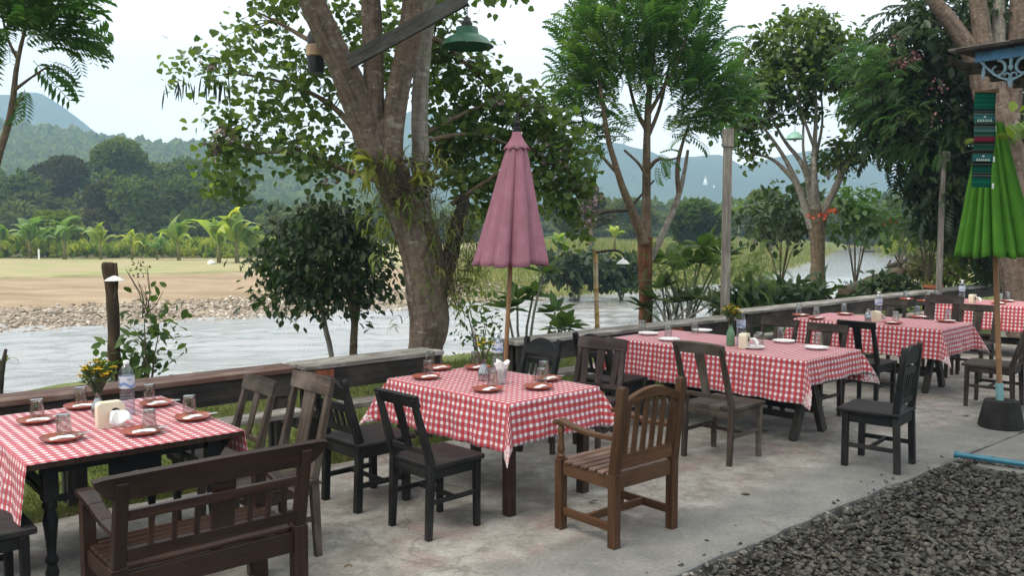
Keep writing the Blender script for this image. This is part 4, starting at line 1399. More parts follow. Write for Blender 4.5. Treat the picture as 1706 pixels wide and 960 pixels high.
def tablecloth(loc, rot, w, l_, oh, h, label, seed=0, ripple=.012, corner=(1, 1, 1, 1)):
    """w along x, l_ along y, oh = overhang at +x, -x, +y, -y; top at height h"""
    ax, bx, ay, by_ = oh
    def axis(lo, hi, oa, ob, k):
        core = list(np.linspace(lo, hi, max(6, int((hi - lo) / .045))))
        pre = [lo - x for x in np.linspace(ob, 0, int(ob / .022) + 2)[:-1]] if ob > .01 else []
        post = [hi + x for x in np.linspace(0, oa, int(oa / .022) + 2)[1:]] if oa > .01 else []
        return pre + core + post
    xs = axis(-w / 2, w / 2, ax, bx, 0)
    ys = axis(-l_ / 2, l_ / 2, ay, by_, 0)
    P, UV, BD = [], [], []
    for y in ys:
        row = []
        for x in xs:
            da = max(x - w / 2, -w / 2 - x, 0); db = max(y - l_ / 2, -l_ / 2 - y, 0)
            sx, sy = (1 if x > 0 else -1), (1 if y > 0 else -1)
            cx, cy_ = max(-w / 2, min(w / 2, x)), max(-l_ / 2, min(l_ / 2, y))
            z = h
            px, py = cx, cy_
            rr = .012
            if da > 0 and db > 0:
                r = math.hypot(da, db)
                ph = math.atan2(db, da)
                k = math.sin(2 * ph)
                flare = .11 + .42 * k ** 1.6
                flare *= min(1, r / .05)
                rho = r * flare
                th = ph + .45 * math.sin(4 * ph) * .35
                px += sx * rho * math.cos(th); py += sy * rho * math.sin(th)
                z -= math.sqrt(max(1e-9, r * r - rho * rho)) + .0
            elif da > 0 or db > 0:
                dd = da if da > 0 else db
                t_ = y if da > 0 else x
                half = (l_ if da > 0 else w) / 2
                edge = min(1, (half - abs(t_)) / .15)
                out = .12 * min(1, dd / .06) * dd + edge * ripple * (dd / .3) * math.sin(t_ * 21 + seed * 2.3 + 1.7 * math.sin(t_ * 7 + seed)) + edge * .010 * mnoise.noise(Vector((t_ * 5, dd * 9, seed)))
                if da > 0: px += sx * out
                else: py += sy * out
                z -= dd * .985
            else:
                z += .0015 * mnoise.noise(Vector((x * 7, y * 7, seed)))
            row.append((px, py, z))
            UV.append((x + 5, y + 5))
            ea = (ax if x > 0 else bx) - da; eb = (ay if y > 0 else by_) - db
            BD.append(1.0 if (da > 0 and db > 0 and ea + eb < .20) else 0.0)
        P.append(row)
    b = MB().grid(P)
    # a thin cloth with two faces: the underside sits 2 mm inside
    b.UV = UV
    o = b.build("tablecloth", M['gingham'], None, 180)
    at_ = o.data.attributes.new("border", 'FLOAT', 'POINT')
    at_.data.foreach_set("value", np.array(BD, dtype=np.float32))
    sol = o.modifiers.new("thickness", 'SOLIDIFY'); sol.thickness = .0022; sol.offset = -1
    o.location = (*loc, 0); o.rotation_euler = (0, 0, R(rot))
    return tag(o, label, "tablecloth", "red gingham tablecloths")

def turned_leg(b, x, y, h, r=.034):
    b.lathe([(r * .6, 0), (r * .75, .02), (r * .55, .05), (r * .7, .10), (r * .95, .16), (r * .6, .20), (r * .9, .215), (r * .9, .23), (r * .6, .25), (r * .75, .32), (r * 1.05, .42), (r * .7, .47), (r * 1.0, .485), (r * 1.0, .505), (r * .8, .52)], 16, (x, y, 0), True)
    b.box((x, y, (h + .52) / 2), (r * 2.1, r * 2.1, h - .52), .003, 2)
    return b
def table(name, loc, rot, w, l_, label, style, h=.742, mat='dark_plank', legm=None):
    t = empty(name, (*loc, 0), R(rot), label, "table", "dining tables in a row")
    m = M[mat]; lm = M[legm or mat]
    th = .03
    n = 5
    for i in range(n):
        pw = w / n
        MB().box((-w / 2 + pw * (i + .5), 0, h - th / 2), (pw - .003, l_, th), .003, 1).build("top_plank", m, t)
    if style == 'turned':
        ix, iy = w / 2 - .12, l_ / 2 - .14
        for sx in (-1, 1):
            for sy in (-1, 1):
                turned_leg(MB(), sx * ix, sy * iy, h - th).build("leg", lm, t, 40)
            MB().box((sx * ix, 0, h - th - .19), (.022, 2 * iy - .07, .03), .002, 1).build("lower_rail", lm, t)
            MB().box((sx * ix, 0, h - th - .03), (.022, 2 * iy - .07, .06), .002, 1).build("apron", lm, t)
        for sy in (-1, 1):
            MB().box((0, sy * iy, h - th - .03), (2 * ix - .07, .022, .06), .002, 0).build("apron", lm, t)
            MB().box((0, sy * iy, h - th - .19), (2 * ix - .07, .022, .03), .002, 0).build("lower_rail", lm, t)
            MB().box((0, sy * iy, h - th - .1175), (.26, .02, .113), .002, 0).build("apron_panel", lm, t)
            for x in (-.30, -.24, .24, .30):
                MB().box((x, sy * iy, h - th - .1175), (.016, .016, .113), .002, 2).build("spindle", lm, t)
            for sx in (-1, 1):
                MB().bar((sx * (ix + .03), sy * iy, h - th - .10), (sx * (w / 2 - .02), sy * iy, h - th - .012), .03, .03, (0, 1, 0)).build("bracket", lm, t)
        # a small pale mark on the near apron panel: a cross beside a short block
        mk = MB()
        yy = -iy - .0115
        for a, c_ in (((-.014, -.008), (-.002, .008)), ((-.014, .008), (-.002, -.008)), ((.004, -.008), (.004, .008)), ((.004, .008), (.014, .004)), ((.004, 0), (.014, 0)), ((.004, -.008), (.014, -.004))):
            mk.bar((a[0], yy, h - th - .125 + a[1]), (c_[0], yy - .0003, h - th - .125 + c_[1]), .003, .002, (0, 1, 0), b=.0004)
        mk.build("mark", M['white_paint'], t)
    elif style == 'posts':
        ix, iy = w / 2 - .075, l_ / 2 - .075
        for sx in (-1, 1):
            for sy in (-1, 1):
                MB().bar((sx * ix, sy * iy, 0), (sx * ix, sy * iy, h - th), .065, .065, (0, 1, 0)).build("leg", lm, t)
            MB().box((sx * ix, 0, h - th - .05), (.025, 2 * iy - .066, .09), .003, 1).build("apron", lm, t)
        for sy in (-1, 1):
            MB().box((0, sy * iy, h - th - .05), (2 * ix - .066, .025, .09), .003, 0).build("apron", lm, t)
    else:               # trestle: splayed legs at both ends, long stretchers
        iy = l_ / 2 - .22
        for sy in (-1, 1):
            for sx in (-1, 1):
                MB().bar((sx * .27, sy * iy, 0), (sx * .055, sy * iy, .46), .085, .055, (0, 1, 0)).build("leg", lm, t)
            MB().box((0, sy * iy, .555), (.15, .06, .20), .003, 2).build("post", lm, t)
            MB().box((0, sy * iy, h - th - .04), (w * .72, .06, .075), .003, 0).build("crosspiece", lm, t)
        for sx in (-1, 1):
            MB().box((sx * .19, 0, .20), (.035, 2 * iy - .06, .055), .003, 1).build("stretcher", lm, t)
            MB().box((sx * (w * .5 - .07), 0, h - th - .045), (.03, l_ - .10, .085), .003, 1).build("apron", lm, t)
    return t
T1, T2, T3, T4, T5 = ((-2.275, 4.80), 41.0), ((-.152, 6.12), 44.0), ((2.06, 8.20), 43.5), ((4.35, 10.22), 45.0), ((7.25, 12.5), 50.0)
table("dining_table", *T1, 1.05, 1.28, "dark wooden table with turned legs and a bare front edge on the left", 'turned', mat='red_wood', legm='black_wood')
table("dining_table", *T2, .86, 1.27, "square-legged wooden table hidden under gingham beside the teak armchair", 'posts', mat='brown_wood', legm='red_wood')
table("dining_table", *T3, .98, 2.08, "long trestle table with splayed legs laid with white plates", 'trestle')
table("dining_table", *T4, .96, 1.68, "trestle table with splayed legs behind the lone black chair", 'trestle')
table("dining_table", *T5, .96, 2.0, "trestle table farthest away behind the green umbrella", 'trestle')
tablecloth(*T1, 1.062, 1.29, (.15, .36, .12, .0), .7455, "gingham cloth hanging far down the left side of the bare-edged table", 1)
tablecloth(*T2, .87, 1.28, (.28, .31, .30, .27), .7455, "gingham cloth beside the teak armchair with a printed corner hanging down", 2)
tablecloth(*T3, 1.0, 2.10, (.30, .36, .26, .21), .7455, "long gingham cloth under the white plates with its end hem turned up", 3, .018)
tablecloth(*T4, .98, 1.70, (.32, .33, .30, .30), .7455, "gingham cloth on the fourth table behind the lone black chair", 4, .014)
tablecloth(*T5, .98, 2.02, (.32, .36, .30, .34), .7455, "gingham cloth on the farthest table behind the green umbrella pole", 5, .014)

# ------------------------------------------------------------------ counters with plank seats along the river edge
def counter(s0, s1, label, mat_top, mat_front, end=None, q0=6.24, q1=6.53, seat=True, h=.75, boards=2, post_mat='dark_plank'):
    L = s1 - s0
    t = empty("river_counter", W((s0 + s1) / 2, (q0 + q1) / 2, 0), R(ANG), label, "counter", "long plank counters along the river edge")
    w = (q1 - q0)
    for i in range(boards):
        pw = w / boards
        dz = random.uniform(-.004, .004)
        MB().box((random.uniform(-.02, .02), -w / 2 + pw * (i + .5), h - .022 + dz), (L, pw - .004, .040), .005, 0).build("top_plank", M[mat_top], t)
    MB().box((0, -w / 2 + .045, h - .135), (L - .03, .03, .18), .004, 0).build("front_board", M[mat_front], t)
    MB().box((0, w / 2 - .045, h - .135), (L - .03, .03, .18), .004, 0).build("back_board", M[mat_front], t)
    n = max(2, int(round(L / 1.7)) + 1)
    for i in range(n):
        x = -L / 2 + .12 + (L - .24) * i / (n - 1)
        for y in (-w / 2 + .09, w / 2 - .09):
            MB().bar((x, y, -.06), (x, y, h - .046), .10, .055, (0, 1, 0), b=.006).build("post", M[post_mat], t)
        if seat:
            MB().bar((x, -w / 2 + .085, .355), (x, -w / 2 - .22, .355), .05, .08, (0, 0, 1), b=.006).build("bracket", M[post_mat], t)
    if seat:
        MB().box((0, -w / 2 - .115, .42), (L - .10, .20, .045), .006, 0).build("seat_plank", M['grey_plank'], t)
    if end:
        for x, y, ww, mt in end:
            MB().box((x, -w / 2 + .018, h - .13), (ww, .022, .155), .003, 2).build("face_board", M[mt], t)
    return t
counter(-1.6, 3.16, "reddish-brown plank counter on the left behind the first table", 'red_plank', 'dark_plank', [(-1.62 + .55, 0, .30, 'rust_plank')])
counter(3.20, 4.56, "grey plank counter with a rust-coloured end board left of the big tree", 'grey_plank', 'dark_plank', [(-.54, 0, .26, 'rust_plank')])
counter(5.45, 9.0, "long weathered counter behind the pink umbrella and white plates", 'grey_plank', 'dark_plank', [(.62, 0, .24, 'rust_plank')], seat=True)
counter(9.75, 18.6, "longest pale counter running along the right tables to the tree", 'grey_plank', 'dark_plank', q0=6.55, q1=6.86)

# ------------------------------------------------------------------ the trees of the garden
M['grey_beam'] = wood("grey_beam", (.03, .028, .026), (.075, .070, .064), (.13, .122, .112), (.16, .15, .14), .8, 30, .2)
M['banana_stem'] = plain("banana_stem", (.15, .14, .05), .7, .2, 0, .4, 4)
def P3(path, Y, base=None):
    """a limb measured on the photograph: (across, up, offset in depth, thickness in pixels) -> points and radii"""
    pts, rad = [], []
    for u, v, dy, wpx in path:
        yy = Y + dy
        pts.append(dep(u, v, yy)); rad.append(wpx * yy / FPX / 2)
    return pts, rad
def limb(b, path, Y, n=10, bmp=.12, sm=2):
    p, r = P3(path, Y)
    b.tube(p, r, n, True, bmp, sm)
    return p
def local(o, root):
    """hang a part built in world coordinates on its thing without moving it"""
    o.parent = root
    o.matrix_parent_inverse = Matrix.Translation(-root.location)
    return o
def clump(lv, kind, u, v, ru, rv, Y, ntw, per, L, dz=0.0, **k):
    c = dep(u, v, Y)
    rx, rz = ru * Y / FPX, rv * Y / FPX
    return twigs(lv, kind, c, (rx, (rx + rz) * .5 + .1, rz), ntw, per, L, **k)
def twiglets(b, root_pt, A, r0=.012, every=3, r1=.003):
    """thin branchlets from a limb's end out to the leaf clumps"""
    rp = Vector(root_pt)
    for a in A[::every]:
        a = Vector(a)
        mid = rp.lerp(a, .5) + Vector((random.uniform(-.1, .1), random.uniform(-.1, .1), random.uniform(-.02, .12)))
        b.tube([rp, mid, a], [r0, r0 * .6, r1], 4, False, 0, 1)

# --- the big multi-stemmed tree
YT = 10.0
big = empty("broadleaf_tree", dep(718, 700, YT), 0, "large many-stemmed tree with smooth pinkish-grey bark in the middle", "tree")
b = MB()
limb(b, [(716, 700, 0, 74), (711, 640, 0, 60), (707, 590, 0, 58), (716, 545, 0, 65), (712, 500, 0, 66), (702, 450, 0, 60), (688, 400, 0, 54), (672, 350, 0, 52), (655, 300, 0, 58), (638, 262, 0, 66), (628, 226, 0, 76), (622, 205, 0, 70)], YT, 18, .14)
o = b.build("trunk", M['bark_big'], None, 60); local(o, big)
def add_limb(path, mat, name="limb", n=12, bmp=.10):
    b = MB(); limb(b, path, YT, n, bmp)
    return local(b.build(name, M[mat], None, 60), big)
add_limb([(628, 262, -.05, 60), (612, 215, -.12, 52), (588, 150, -.22, 50), (560, 88, -.3, 46), (536, 40, -.35, 44), (516, -10, -.4, 42), (490, -80, -.5, 38)], 'bark_big')
add_limb([(630, 262, -.10, 48), (622, 200, -.12, 38), (623, 130, -.14, 34), (621, 60, -.1, 33), (618, 0, -.1, 32), (612, -80, -.1, 28)], 'bark_big')
add_limb([(652, 330, -.16, 34), (653, 262, -.16, 36), (655, 205, -.16, 37), (664, 140, -.16, 38), (680, 80, -.14, 38), (687, 20, -.12, 36), (692, -80, -.1, 32)], 'bark_big')
add_limb([(716, 470, .30, 34), (706, 400, .34, 32), (702, 330, .34, 31), (700, 250, .32, 29), (699, 170, .32, 27), (704, 90, .32, 26), (714, 20, .32, 25), (722, -60, .3, 22)], 'bark_pale')
add_limb([(722, 560, .10, 40), (730, 500, .12, 36), (724, 430, .18, 34), (714, 370, .22, 28)], 'bark_big', "limb", 12, .2)
# slim side branches
add_limb([(616, 250, .2, 16), (590, 215, .5, 12), (556, 176, .9, 9), (510, 150, 1.2, 7), (450, 130, 1.4, 5), (380, 120, 1.5, 3)], 'bark_brown', "branch", 7, .05)
add_limb([(632, 300, .2, 13), (580, 285, .5, 10), (520, 262, .8, 8), (460, 250, 1.0, 6), (400, 262, 1.1, 3)], 'bark_brown', "branch", 7, .05)
add_limb([(704, 225, .4, 12), (740, 205, .5, 9), (790, 180, .7, 7), (850, 170, .8, 5), (905, 178, .9, 3)], 'bark_brown', "branch", 7, .05)
add_limb([(706, 236, .35, 10), (750, 225, .4, 8), (800, 222, .6, 6), (870, 250, .8, 5), (930, 280, .9, 3)], 'bark_brown', "branch", 7, .05)
add_limb([(752, 340, .4, 9), (800, 310, .5, 9), (840, 280, .6, 7), (900, 300, .8, 4)], 'bark_brown', "branch", 7, .05)
add_limb([(560, 85, -.2, 14), (520, 70, .3, 9), (470, 40, .8, 6), (430, 20, 1.0, 3)], 'bark_brown', "branch", 7, .05)
add_limb([(706, 60, .3, 12), (740, 70, .4, 8), (780, 110, .6, 6), (820, 150, .8, 4)], 'bark_brown', "branch", 7, .05)
LB = Leaves(); TB = MB()
def cl(u, v, ru, rv, dy, ntw, frm=None, per=8, L=.088, **k):
    ntw = int(ntw * (.54 if u < 600 else .80))
    A = clump(LB, 'heart', u, v, ru, rv, YT + dy, ntw, per, L, droop=.55, **k)
    if frm: twiglets(TB, dep(frm[0], frm[1], YT + frm[2]), A, .010, 3)
cl(345, 112, 50, 34, 1.5, 34, (400, 122, 1.5))
cl(300, 128, 22, 22, 1.5, 8)
cl(430, 62, 62, 44, 1.2, 40, (450, 36, .9))
cl(470, 18, 60, 28, 1.0, 34)
cl(395, 92, 40, 26, 1.3, 14)
cl(488, 118, 66, 46, 1.1, 60, (510, 150, 1.2))
cl(540, 160, 50, 50, .8, 46, (556, 176, .9))
cl(440, 150, 46, 34, 1.2, 30)
cl(400, 205, 50, 26, 1.2, 34)
cl(372, 242, 30, 26, 1.1, 26)
cl(398, 250, 48, 36, 1.1, 44, (430, 256, 1.0))
cl(372, 296, 34, 32, 1.1, 34)
cl(395, 320, 24, 20, 1.1, 14)
cl(455, 190, 50, 30, 1.1, 34)
cl(480, 240, 48, 26, .9, 40, (500, 256, .9))
cl(540, 262, 52, 22, .7, 40, (560, 275, .6))
cl(505, 285, 34, 18, .8, 16)
cl(585, 235, 30, 30, .5, 18)
cl(548, 288, 30, 14, .5, 10)
cl(590, 60, 42, 60, .9, 44)
cl(650, 60, 40, 70, 1.2, 50)
cl(655, 130, 22, 50, 1.2, 26)
cl(735, 40, 36, 46, .8, 40)
cl(728, 110, 30, 60, .9, 46)
cl(770, 120, 56, 42, .8, 52, (780, 110, .6))
cl(800, 175, 60, 40, .9, 60, (800, 180, .7))
cl(860, 170, 64, 40, 1.0, 50, (860, 170, .8))
cl(905, 200, 50, 30, 1.0, 34)
cl(760, 225, 44, 34, .8, 46)
cl(820, 235, 50, 34, .9, 54)
cl(895, 245, 58, 40, .9, 66, (880, 255, .8))
cl(950, 268, 44, 44, .9, 52)
cl(950, 325, 40, 36, .9, 46)
cl(900, 310, 40, 34, .8, 38)
cl(965, 372, 18, 34, .9, 18)
cl(765, 275, 38, 34, .8, 40)
cl(795, 330, 30, 42, .8, 40)
cl(745, 255, 26, 26, .8, 22)
cl(820, 300, 46, 24, .9, 26)
# the crown is carried on unseen above the frame, added to shade the terrace
over = MB()
for (ex, ey, ez, src_) in [(-4.2, 6.6, 7.4, (490, -80, -.5)), (-2.4, 5.2, 7.8, (612, -80, -.1)), (.3, 5.6, 7.6, (692, -80, -.1)), (1.9, 7.4, 7.2, (722, -60, .3)), (-3.4, 9.0, 8.0, (490, -80, -.5)), (-.6, 8.0, 8.6, (612, -80, -.1)), (-4.6, 4.4, 6.8, (490, -80, -.5)), (-1.0, 3.6, 7.0, (612, -80, -.1)), (2.2, 5.0, 6.8, (692, -80, -.1))]:
    a0 = dep(src_[0], src_[1], YT + src_[2]); e0 = Vector((ex, ey, ez))
    over.tube([a0, a0.lerp(e0, .4) + Vector((0, 0, .5)), e0], [.11, .07, .02], 8, True, .1, 2)
    for q in range(3):
        cc = e0 + Vector((random.uniform(-.9, .9), random.uniform(-.9, .9), random.uniform(-.1, .7)))
        A = twigs(LB, 'heart', cc, (1.25, 1.25, .6), 52, 8, .125, droop=.5)
        twiglets(TB, e0, A, .012, 6)
local(over.build("limb", M['bark_big'], None, 60), big)
cl(560, -40, 150, 36, .6, 80)
cl(760, -30, 110, 32, .6, 60)
local(LB.build("crown", M['leaf_broad']), big)
local(TB.build("twigs", M['bark_brown'], None, 180), big)
# hanging bean pods and pale flowers
def pods(u, v, ru, n, dy, L=42):
    for _ in range(n):
        uu, vv = u + random.uniform(-ru, ru), v + random.uniform(-8, 10)
        l2 = L * random.uniform(.55, 1.1)
        k = random.uniform(-4, 4)
        p = [dep(uu, vv, YT + dy), dep(uu + k, vv + l2 * .5, YT + dy), dep(uu + k * 1.6, vv + l2, YT + dy)]
        pb = MB(); pb.tube(p, [.004, .013, .003], 6, True, 0, 1); local(pb.build("pod", M['pods'], None, 180), big)
pods(345, 132, 40, 16, 1.5); pods(285, 140, 14, 6, 1.5, 36); pods(372, 132, 16, 4, 1.4, 48)
pods(925, 336, 20, 5, .9, 34); pods(480, 232, 20, 3, .9, 30)
LF = Leaves()
def flowers(u, v, ru, rv, dy, n, L=.055):
    c = dep(u, v, YT + dy); s = (YT + dy) / FPX
    A = in_ball(n, c, (ru * s, ru * s * .7, rv * s), .2)
    for k in range(4):
        LF.add('oval', A + RNG.normal(size=A.shape) * .02, RNG.normal(size=A.shape), L * (.6 + .7 * RNG.random(n)), 1.6)
flowers(352, 108, 26, 8, 1.35, 10); flowers(372, 228, 22, 16, 1.0, 26); flowers(355, 250, 14, 10, 1.0, 12)
flowers(940, 300, 44, 26, .75, 30, .04); flowers(985, 330, 26, 30, .8, 30, .04); flowers(975, 365, 22, 24, .8, 24, .04); flowers(830, 165, 10, 8, .6, 6)
flowers(920, 255, 30, 20, .8, 18); flowers(550, 300, 12, 8, .5, 8)
local(LF.build("blossom", M['petal']), big)

# plants growing on the trunk
def epiphytes():
    t = empty("air_plants", dep(660, 300, YT - .4), 0, "mass of strap-leaved air plants and roots wrapped round the big trunk", "plant")
    lv, rt = Leaves(), Leaves()
    def ros(u, v, dy, n, L, spreadv=(0, -.3, .25), tint=None, kind='strap', sp=.75, Wd=1.0):
        p = np.array(dep(u, v, YT + dy))
        D = RNG.normal(size=(n, 3)) * sp + np.array(spreadv)
        lv.add(kind, p + RNG.normal(size=(n, 3)) * .03, D, L * (.6 + .6 * RNG.random(n)), Wd, tint=(np.clip(tint + .25 * RNG.random(n), 0, 1) if tint is not None else None), twist=.35)
    ros(618, 266, -.38, 15, .36, (-.75, -.35, .05), .55, sp=.45, Wd=1.7)
    ros(614, 280, -.38, 12, .34, (-.45, -.35, -.6), .6, sp=.4, Wd=1.7)
    ros(692, 303, -.30, 16, .34, (.75, -.2, .3), .62, sp=.35, Wd=2.2)
    for _ in range(30):
        u, v = random.uniform(628, 742), random.uniform(262, 372)
        ros(u, v, random.uniform(-.36, -.15), 7, random.uniform(.14, .26), (0, -.4, -.15), random.uniform(.0, .6), sp=.8)
    for _ in range(26):
        u = random.uniform(690, 752); v = random.uniform(370, 520)
        ros(u, v, random.uniform(-.25, .05), 6, random.uniform(.13, .24), (.35, -.4, -.5), random.uniform(.1, .75), sp=.7, Wd=.8)
    for _ in range(20):
        u = random.uniform(600, 655); v = random.uniform(300, 410)
        ros(u, v, random.uniform(-.1, .1), 6, random.uniform(.15, .26), (-.3, -.2, -.8), random.uniform(.2, .6), sp=.55, Wd=.8)
    ros(636, 425, -.2, 9, .26, (-.2, -.3, -.9), .35, sp=.35, Wd=1.2)
    ros(664, 540, -.22, 8, .15, (-.6, -.3, .1), .2, sp=.55)
    ros(712, 440, -.36, 8, .10, (0, -.5, 0), .1, sp=.8)
    for _ in range(60):
        u, v = random.uniform(625, 735), random.uniform(255, 345)
        p = np.array(dep(u, v, YT + random.uniform(-.34, -.2)))
        rt.add('blade', p + RNG.normal(size=(9, 3)) * .04, RNG.normal(size=(9, 3)) * .7 + (0, -.1, -.5), .12 + .22 * RNG.random(9), .7)
    for _ in range(50):
        u, v = random.uniform(695, 760), random.uniform(330, 500)
        p = np.array(dep(u, v, YT + random.uniform(-.2, .1)))
        rt.add('blade', p + RNG.normal(size=(8, 3)) * .05, RNG.normal(size=(8, 3)) * .45 + (.1, -.1, -1), .14 + .28 * RNG.random(8), .7)
    local(lv.build("foliage", M['leaf_strap']), t); local(rt.build("roots", M['root_fibre']), t)
    d = MB()
    for _ in range(40):
        u, v = random.uniform(640, 735), random.uniform(258, 330)
        c = dep(u, v, YT + random.uniform(-.24, -.14)); r = random.uniform(.012, .035)
        d.lathe([(r * .3, -r), (r, -r * .4), (r * .9, r * .4), (r * .3, r)], 7, c)
    local(d.build("moss", M['bark_dark'], None, 180), t)
epiphytes()

# dead stump behind the trunk, smothered in roots
st = empty("orchid_clump", dep(768, 400, YT + .35), 0, "dry roots and orchids smothering the broken dark limb beside the big trunk", "orchids")
b = MB(); limb(b, [(722, 520, .2, 30), (742, 460, .3, 28), (752, 420, .35, 26), (764, 370, .35, 26), (775, 326, .35, 18)], YT, 10, .35)
local(b.build("limb", M['bark_dark'], None, 60), big)
lv = Leaves()
for _ in range(46):
    u, v = random.uniform(738, 800), random.uniform(335, 520)
    p = np.array(dep(u, v, YT + random.uniform(.1, .45)))
    lv.add('strap', p + RNG.normal(size=(5, 3)) * .05, RNG.normal(size=(5, 3)) * .7 + (0, -.3, -.2), .14 + .16 * RNG.random(5), .7, tint=RNG.random(5) * .7 + .1)
local(lv.build("foliage", M['leaf_strap']), st)
lv = Leaves()
for _ in range(50):
    u, v = random.uniform(740, 800), random.uniform(350, 480)
    p = np.array(dep(u, v, YT + random.uniform(.15, .45)))
    lv.add('blade', p + RNG.normal(size=(8, 3)) * .06, RNG.normal(size=(8, 3)) * .6 + (0, 0, -.6), .14 + .24 * RNG.random(8), .6)
local(lv.build("roots", M['root_fibre']), st)

# --- the plank arm and the green lamp
arm_p0, arm_p1 = dep(580, 104, YT - .55), dep(776, -4, YT - .75)
tag(MB().bar(arm_p0, arm_p1, .05, .155, (0, .05, 1), b=.005).build("lamp_beam", M['grey_beam']), "weathered plank nailed slantwise across the big tree's stems", "beam")
LP = dep(778, 78, YT - .75)
lamp = empty("hanging_lamp", LP, 0, "green enamel cone lamp hanging from the slanted plank", "lamp")
M['green_enamel'] = plain("green_enamel", (.016, .10, .05), .35, .5, 0, .35, 7)
sh = [(.272, 0), (.282, .004), (.272, .012), (.255, .035), (.215, .085), (.16, .115), (.125, .128), (.112, .20), (.088, .205), (.06, .21)]
inner = [(.04, .20), (.10, .19), (.115, .122), (.15, .108), (.205, .078), (.262, .004), (.272, 0)]
MB().lathe(inner + sh, 32, (0, 0, 0), False).build("lamp_shade", M['green_enamel'], lamp, 50)
b = MB(); b.lathe([(.03, .205), (.055, .21), (.06, .24), (.045, .27), (.03, .28), (.025, .30), (.012, .32)], 14, (0, 0, 0))
b.build("lamp_holder", M['black_metal'], lamp, 40)
MB().lathe([(.0, .05), (.025, .06), (.038, .09), (.03, .13), (.018, .16), (.018, .20)], 14, (0, 0, 0), False).build("bulb", M['white_china'], lamp, 60)
ch = MB()
z = .32
while z < .52:
    ch.tube([(0, 0, z), (.012, 0, z + .012), (0, 0, z + .03)], .0045, 5, False); ch.tube([(0, 0, z), (-.012, 0, z + .012), (0, 0, z + .03)], .0045, 5, False)
    z += .026
ch.build("chain", M['black_metal'], lamp, 180)
bx = empty("black_drum", dep(526, 84, YT + .06), R(20), "black drum with a tan wooden band fixed behind the left stem", "drum")
MB().lathe([(.0, -.25), (.085, -.25), (.095, -.2), (.095, -.07)], 18, (0, 0, 0), False).build("body", M['black_metal'], bx, 40)
MB().lathe([(.10, -.07), (.112, -.06), (.112, .05), (.10, .06)], 18, (0, 0, 0), False).build("band", M['tan_wood'], bx, 40)
MB().lathe([(.092, .06), (.092, .16), (.07, .21), (.0, .22)], 18, (0, 0, 0), False).build("body", M['black_metal'], bx, 40)

# --- dark round tree on the bank, two slim stems
YD = 11.2
dk = empty("round_tree", dep(560, 640, YD), 0, "dense dark round-headed tree with two slim stems left of the big tree", "tree")
b = MB()
limb(b, [(556, 640, 0, 10), (552, 585, 0, 9), (541, 545, 0, 9), (536, 505, 0, 8), (530, 460, 0, 6)], YD, 8)
local(b.build("trunk", M['bark_pale'], None, 60), dk)
b = MB()
limb(b, [(590, 640, .1, 14), (588, 580, .1, 13), (592, 530, .1, 12), (588, 490, .1, 10), (570, 430, .1, 7)], YD, 8)
limb(b, [(591, 545, .1, 10), (598, 505, .15, 9), (606, 460, .2, 6)], YD, 7)
limb(b, [(590, 540, .1, 9), (582, 505, .0, 7), (560, 450, .0, 5)], YD, 7)
local(b.build("trunk", M['bark_brown'], None, 60), dk)
LD = Leaves(); TB = MB()
for (u, v, ru, rv, ntw, dy) in [(535, 430, 92, 62, 190, 0), (470, 430, 52, 44, 74, 0), (600, 440, 54, 50, 84, .1), (540, 376, 60, 36, 78, 0), (590, 372, 40, 34, 46, .2), (480, 480, 52, 30, 56, -.1), (560, 480, 72, 30, 86, -.1), (620, 482, 28, 20, 22, .1), (500, 505, 44, 14, 22, 0), (590, 500, 44, 14, 16, .1), (430, 435, 18, 22, 12, 0), (540, 345, 28, 16, 18, 0), (600, 620 - 85, 12, 10, 4, .1), (570, 410, 60, 50, 80, .4), (500, 420, 60, 50, 80, .5)]:
    A = clump(LD, 'oval', u + random.uniform(-8, 8), v + random.uniform(-8, 8), ru, rv, YD + dy, int(ntw * .62), 9, .105, droop=.75, Wd=1.15, span=.45)
    twiglets(TB, dep(560, 470, YD), A, .009, 7)
local(LD.build("crown", M['leaf_dark']), dk)
local(TB.build("twigs", M['bark_brown'], None, 180), dk)
# faded flower heads on its top
lv = Leaves()
for (u, v, ru, rv, n) in [(520, 350, 26, 18, 110), (470, 385, 22, 16, 70), (455, 372, 16, 14, 40), (560, 345, 26, 12, 60)]:
    c = dep(u, v, YD - .1); s = YD / FPX
    lv.add('blade', in_ball(n, c, (ru * s, ru * s, rv * s), .1), RNG.normal(size=(n, 3)) * .8 + (0, 0, .4), .06 + .07 * RNG.random(n), 2.0)
local(lv.build("seed_heads", M['root_fibre']), dk)

# --- tall feathery tree with a forked stem, right of centre
YF = 13.0
ft = empty("feathery_tree", dep(1076, 600, YF), 0, "tall feathery-leaved tree forking low, with a reddish lower stem", "tree")
b = MB()
limb(b, [(1077, 640, 0, 27), (1076, 560, 0, 24), (1076, 480, 0, 22), (1074, 430, 0, 24), (1075, 395, 0, 26)], YF, 12, .18)
local(b.build("trunk", M['bark_red'], None, 60), ft)
def fl(path, n=9, bm=.08, mat='bark_brown', name="limb"):
    b = MB(); limb(b, path, YF, n, bm); return local(b.build(name, M[mat], None, 60), ft)
fl([(1073, 405, -.05, 20), (1060, 370, -.1, 16), (1048, 340, -.15, 14), (1036, 310, -.2, 12), (1024, 270, -.25, 10), (1012, 230, -.3, 9), (1004, 170, -.3, 7), (994, 110, -.3, 5), (985, 60, -.3, 3)])
fl([(1076, 400, 0, 20), (1077, 340, .05, 15), (1077, 280, .05, 14), (1078, 220, .05, 12), (1080, 170, .05, 11), (1086, 110, .1, 9), (1092, 50, .1, 6), (1096, -30, .1, 4)])
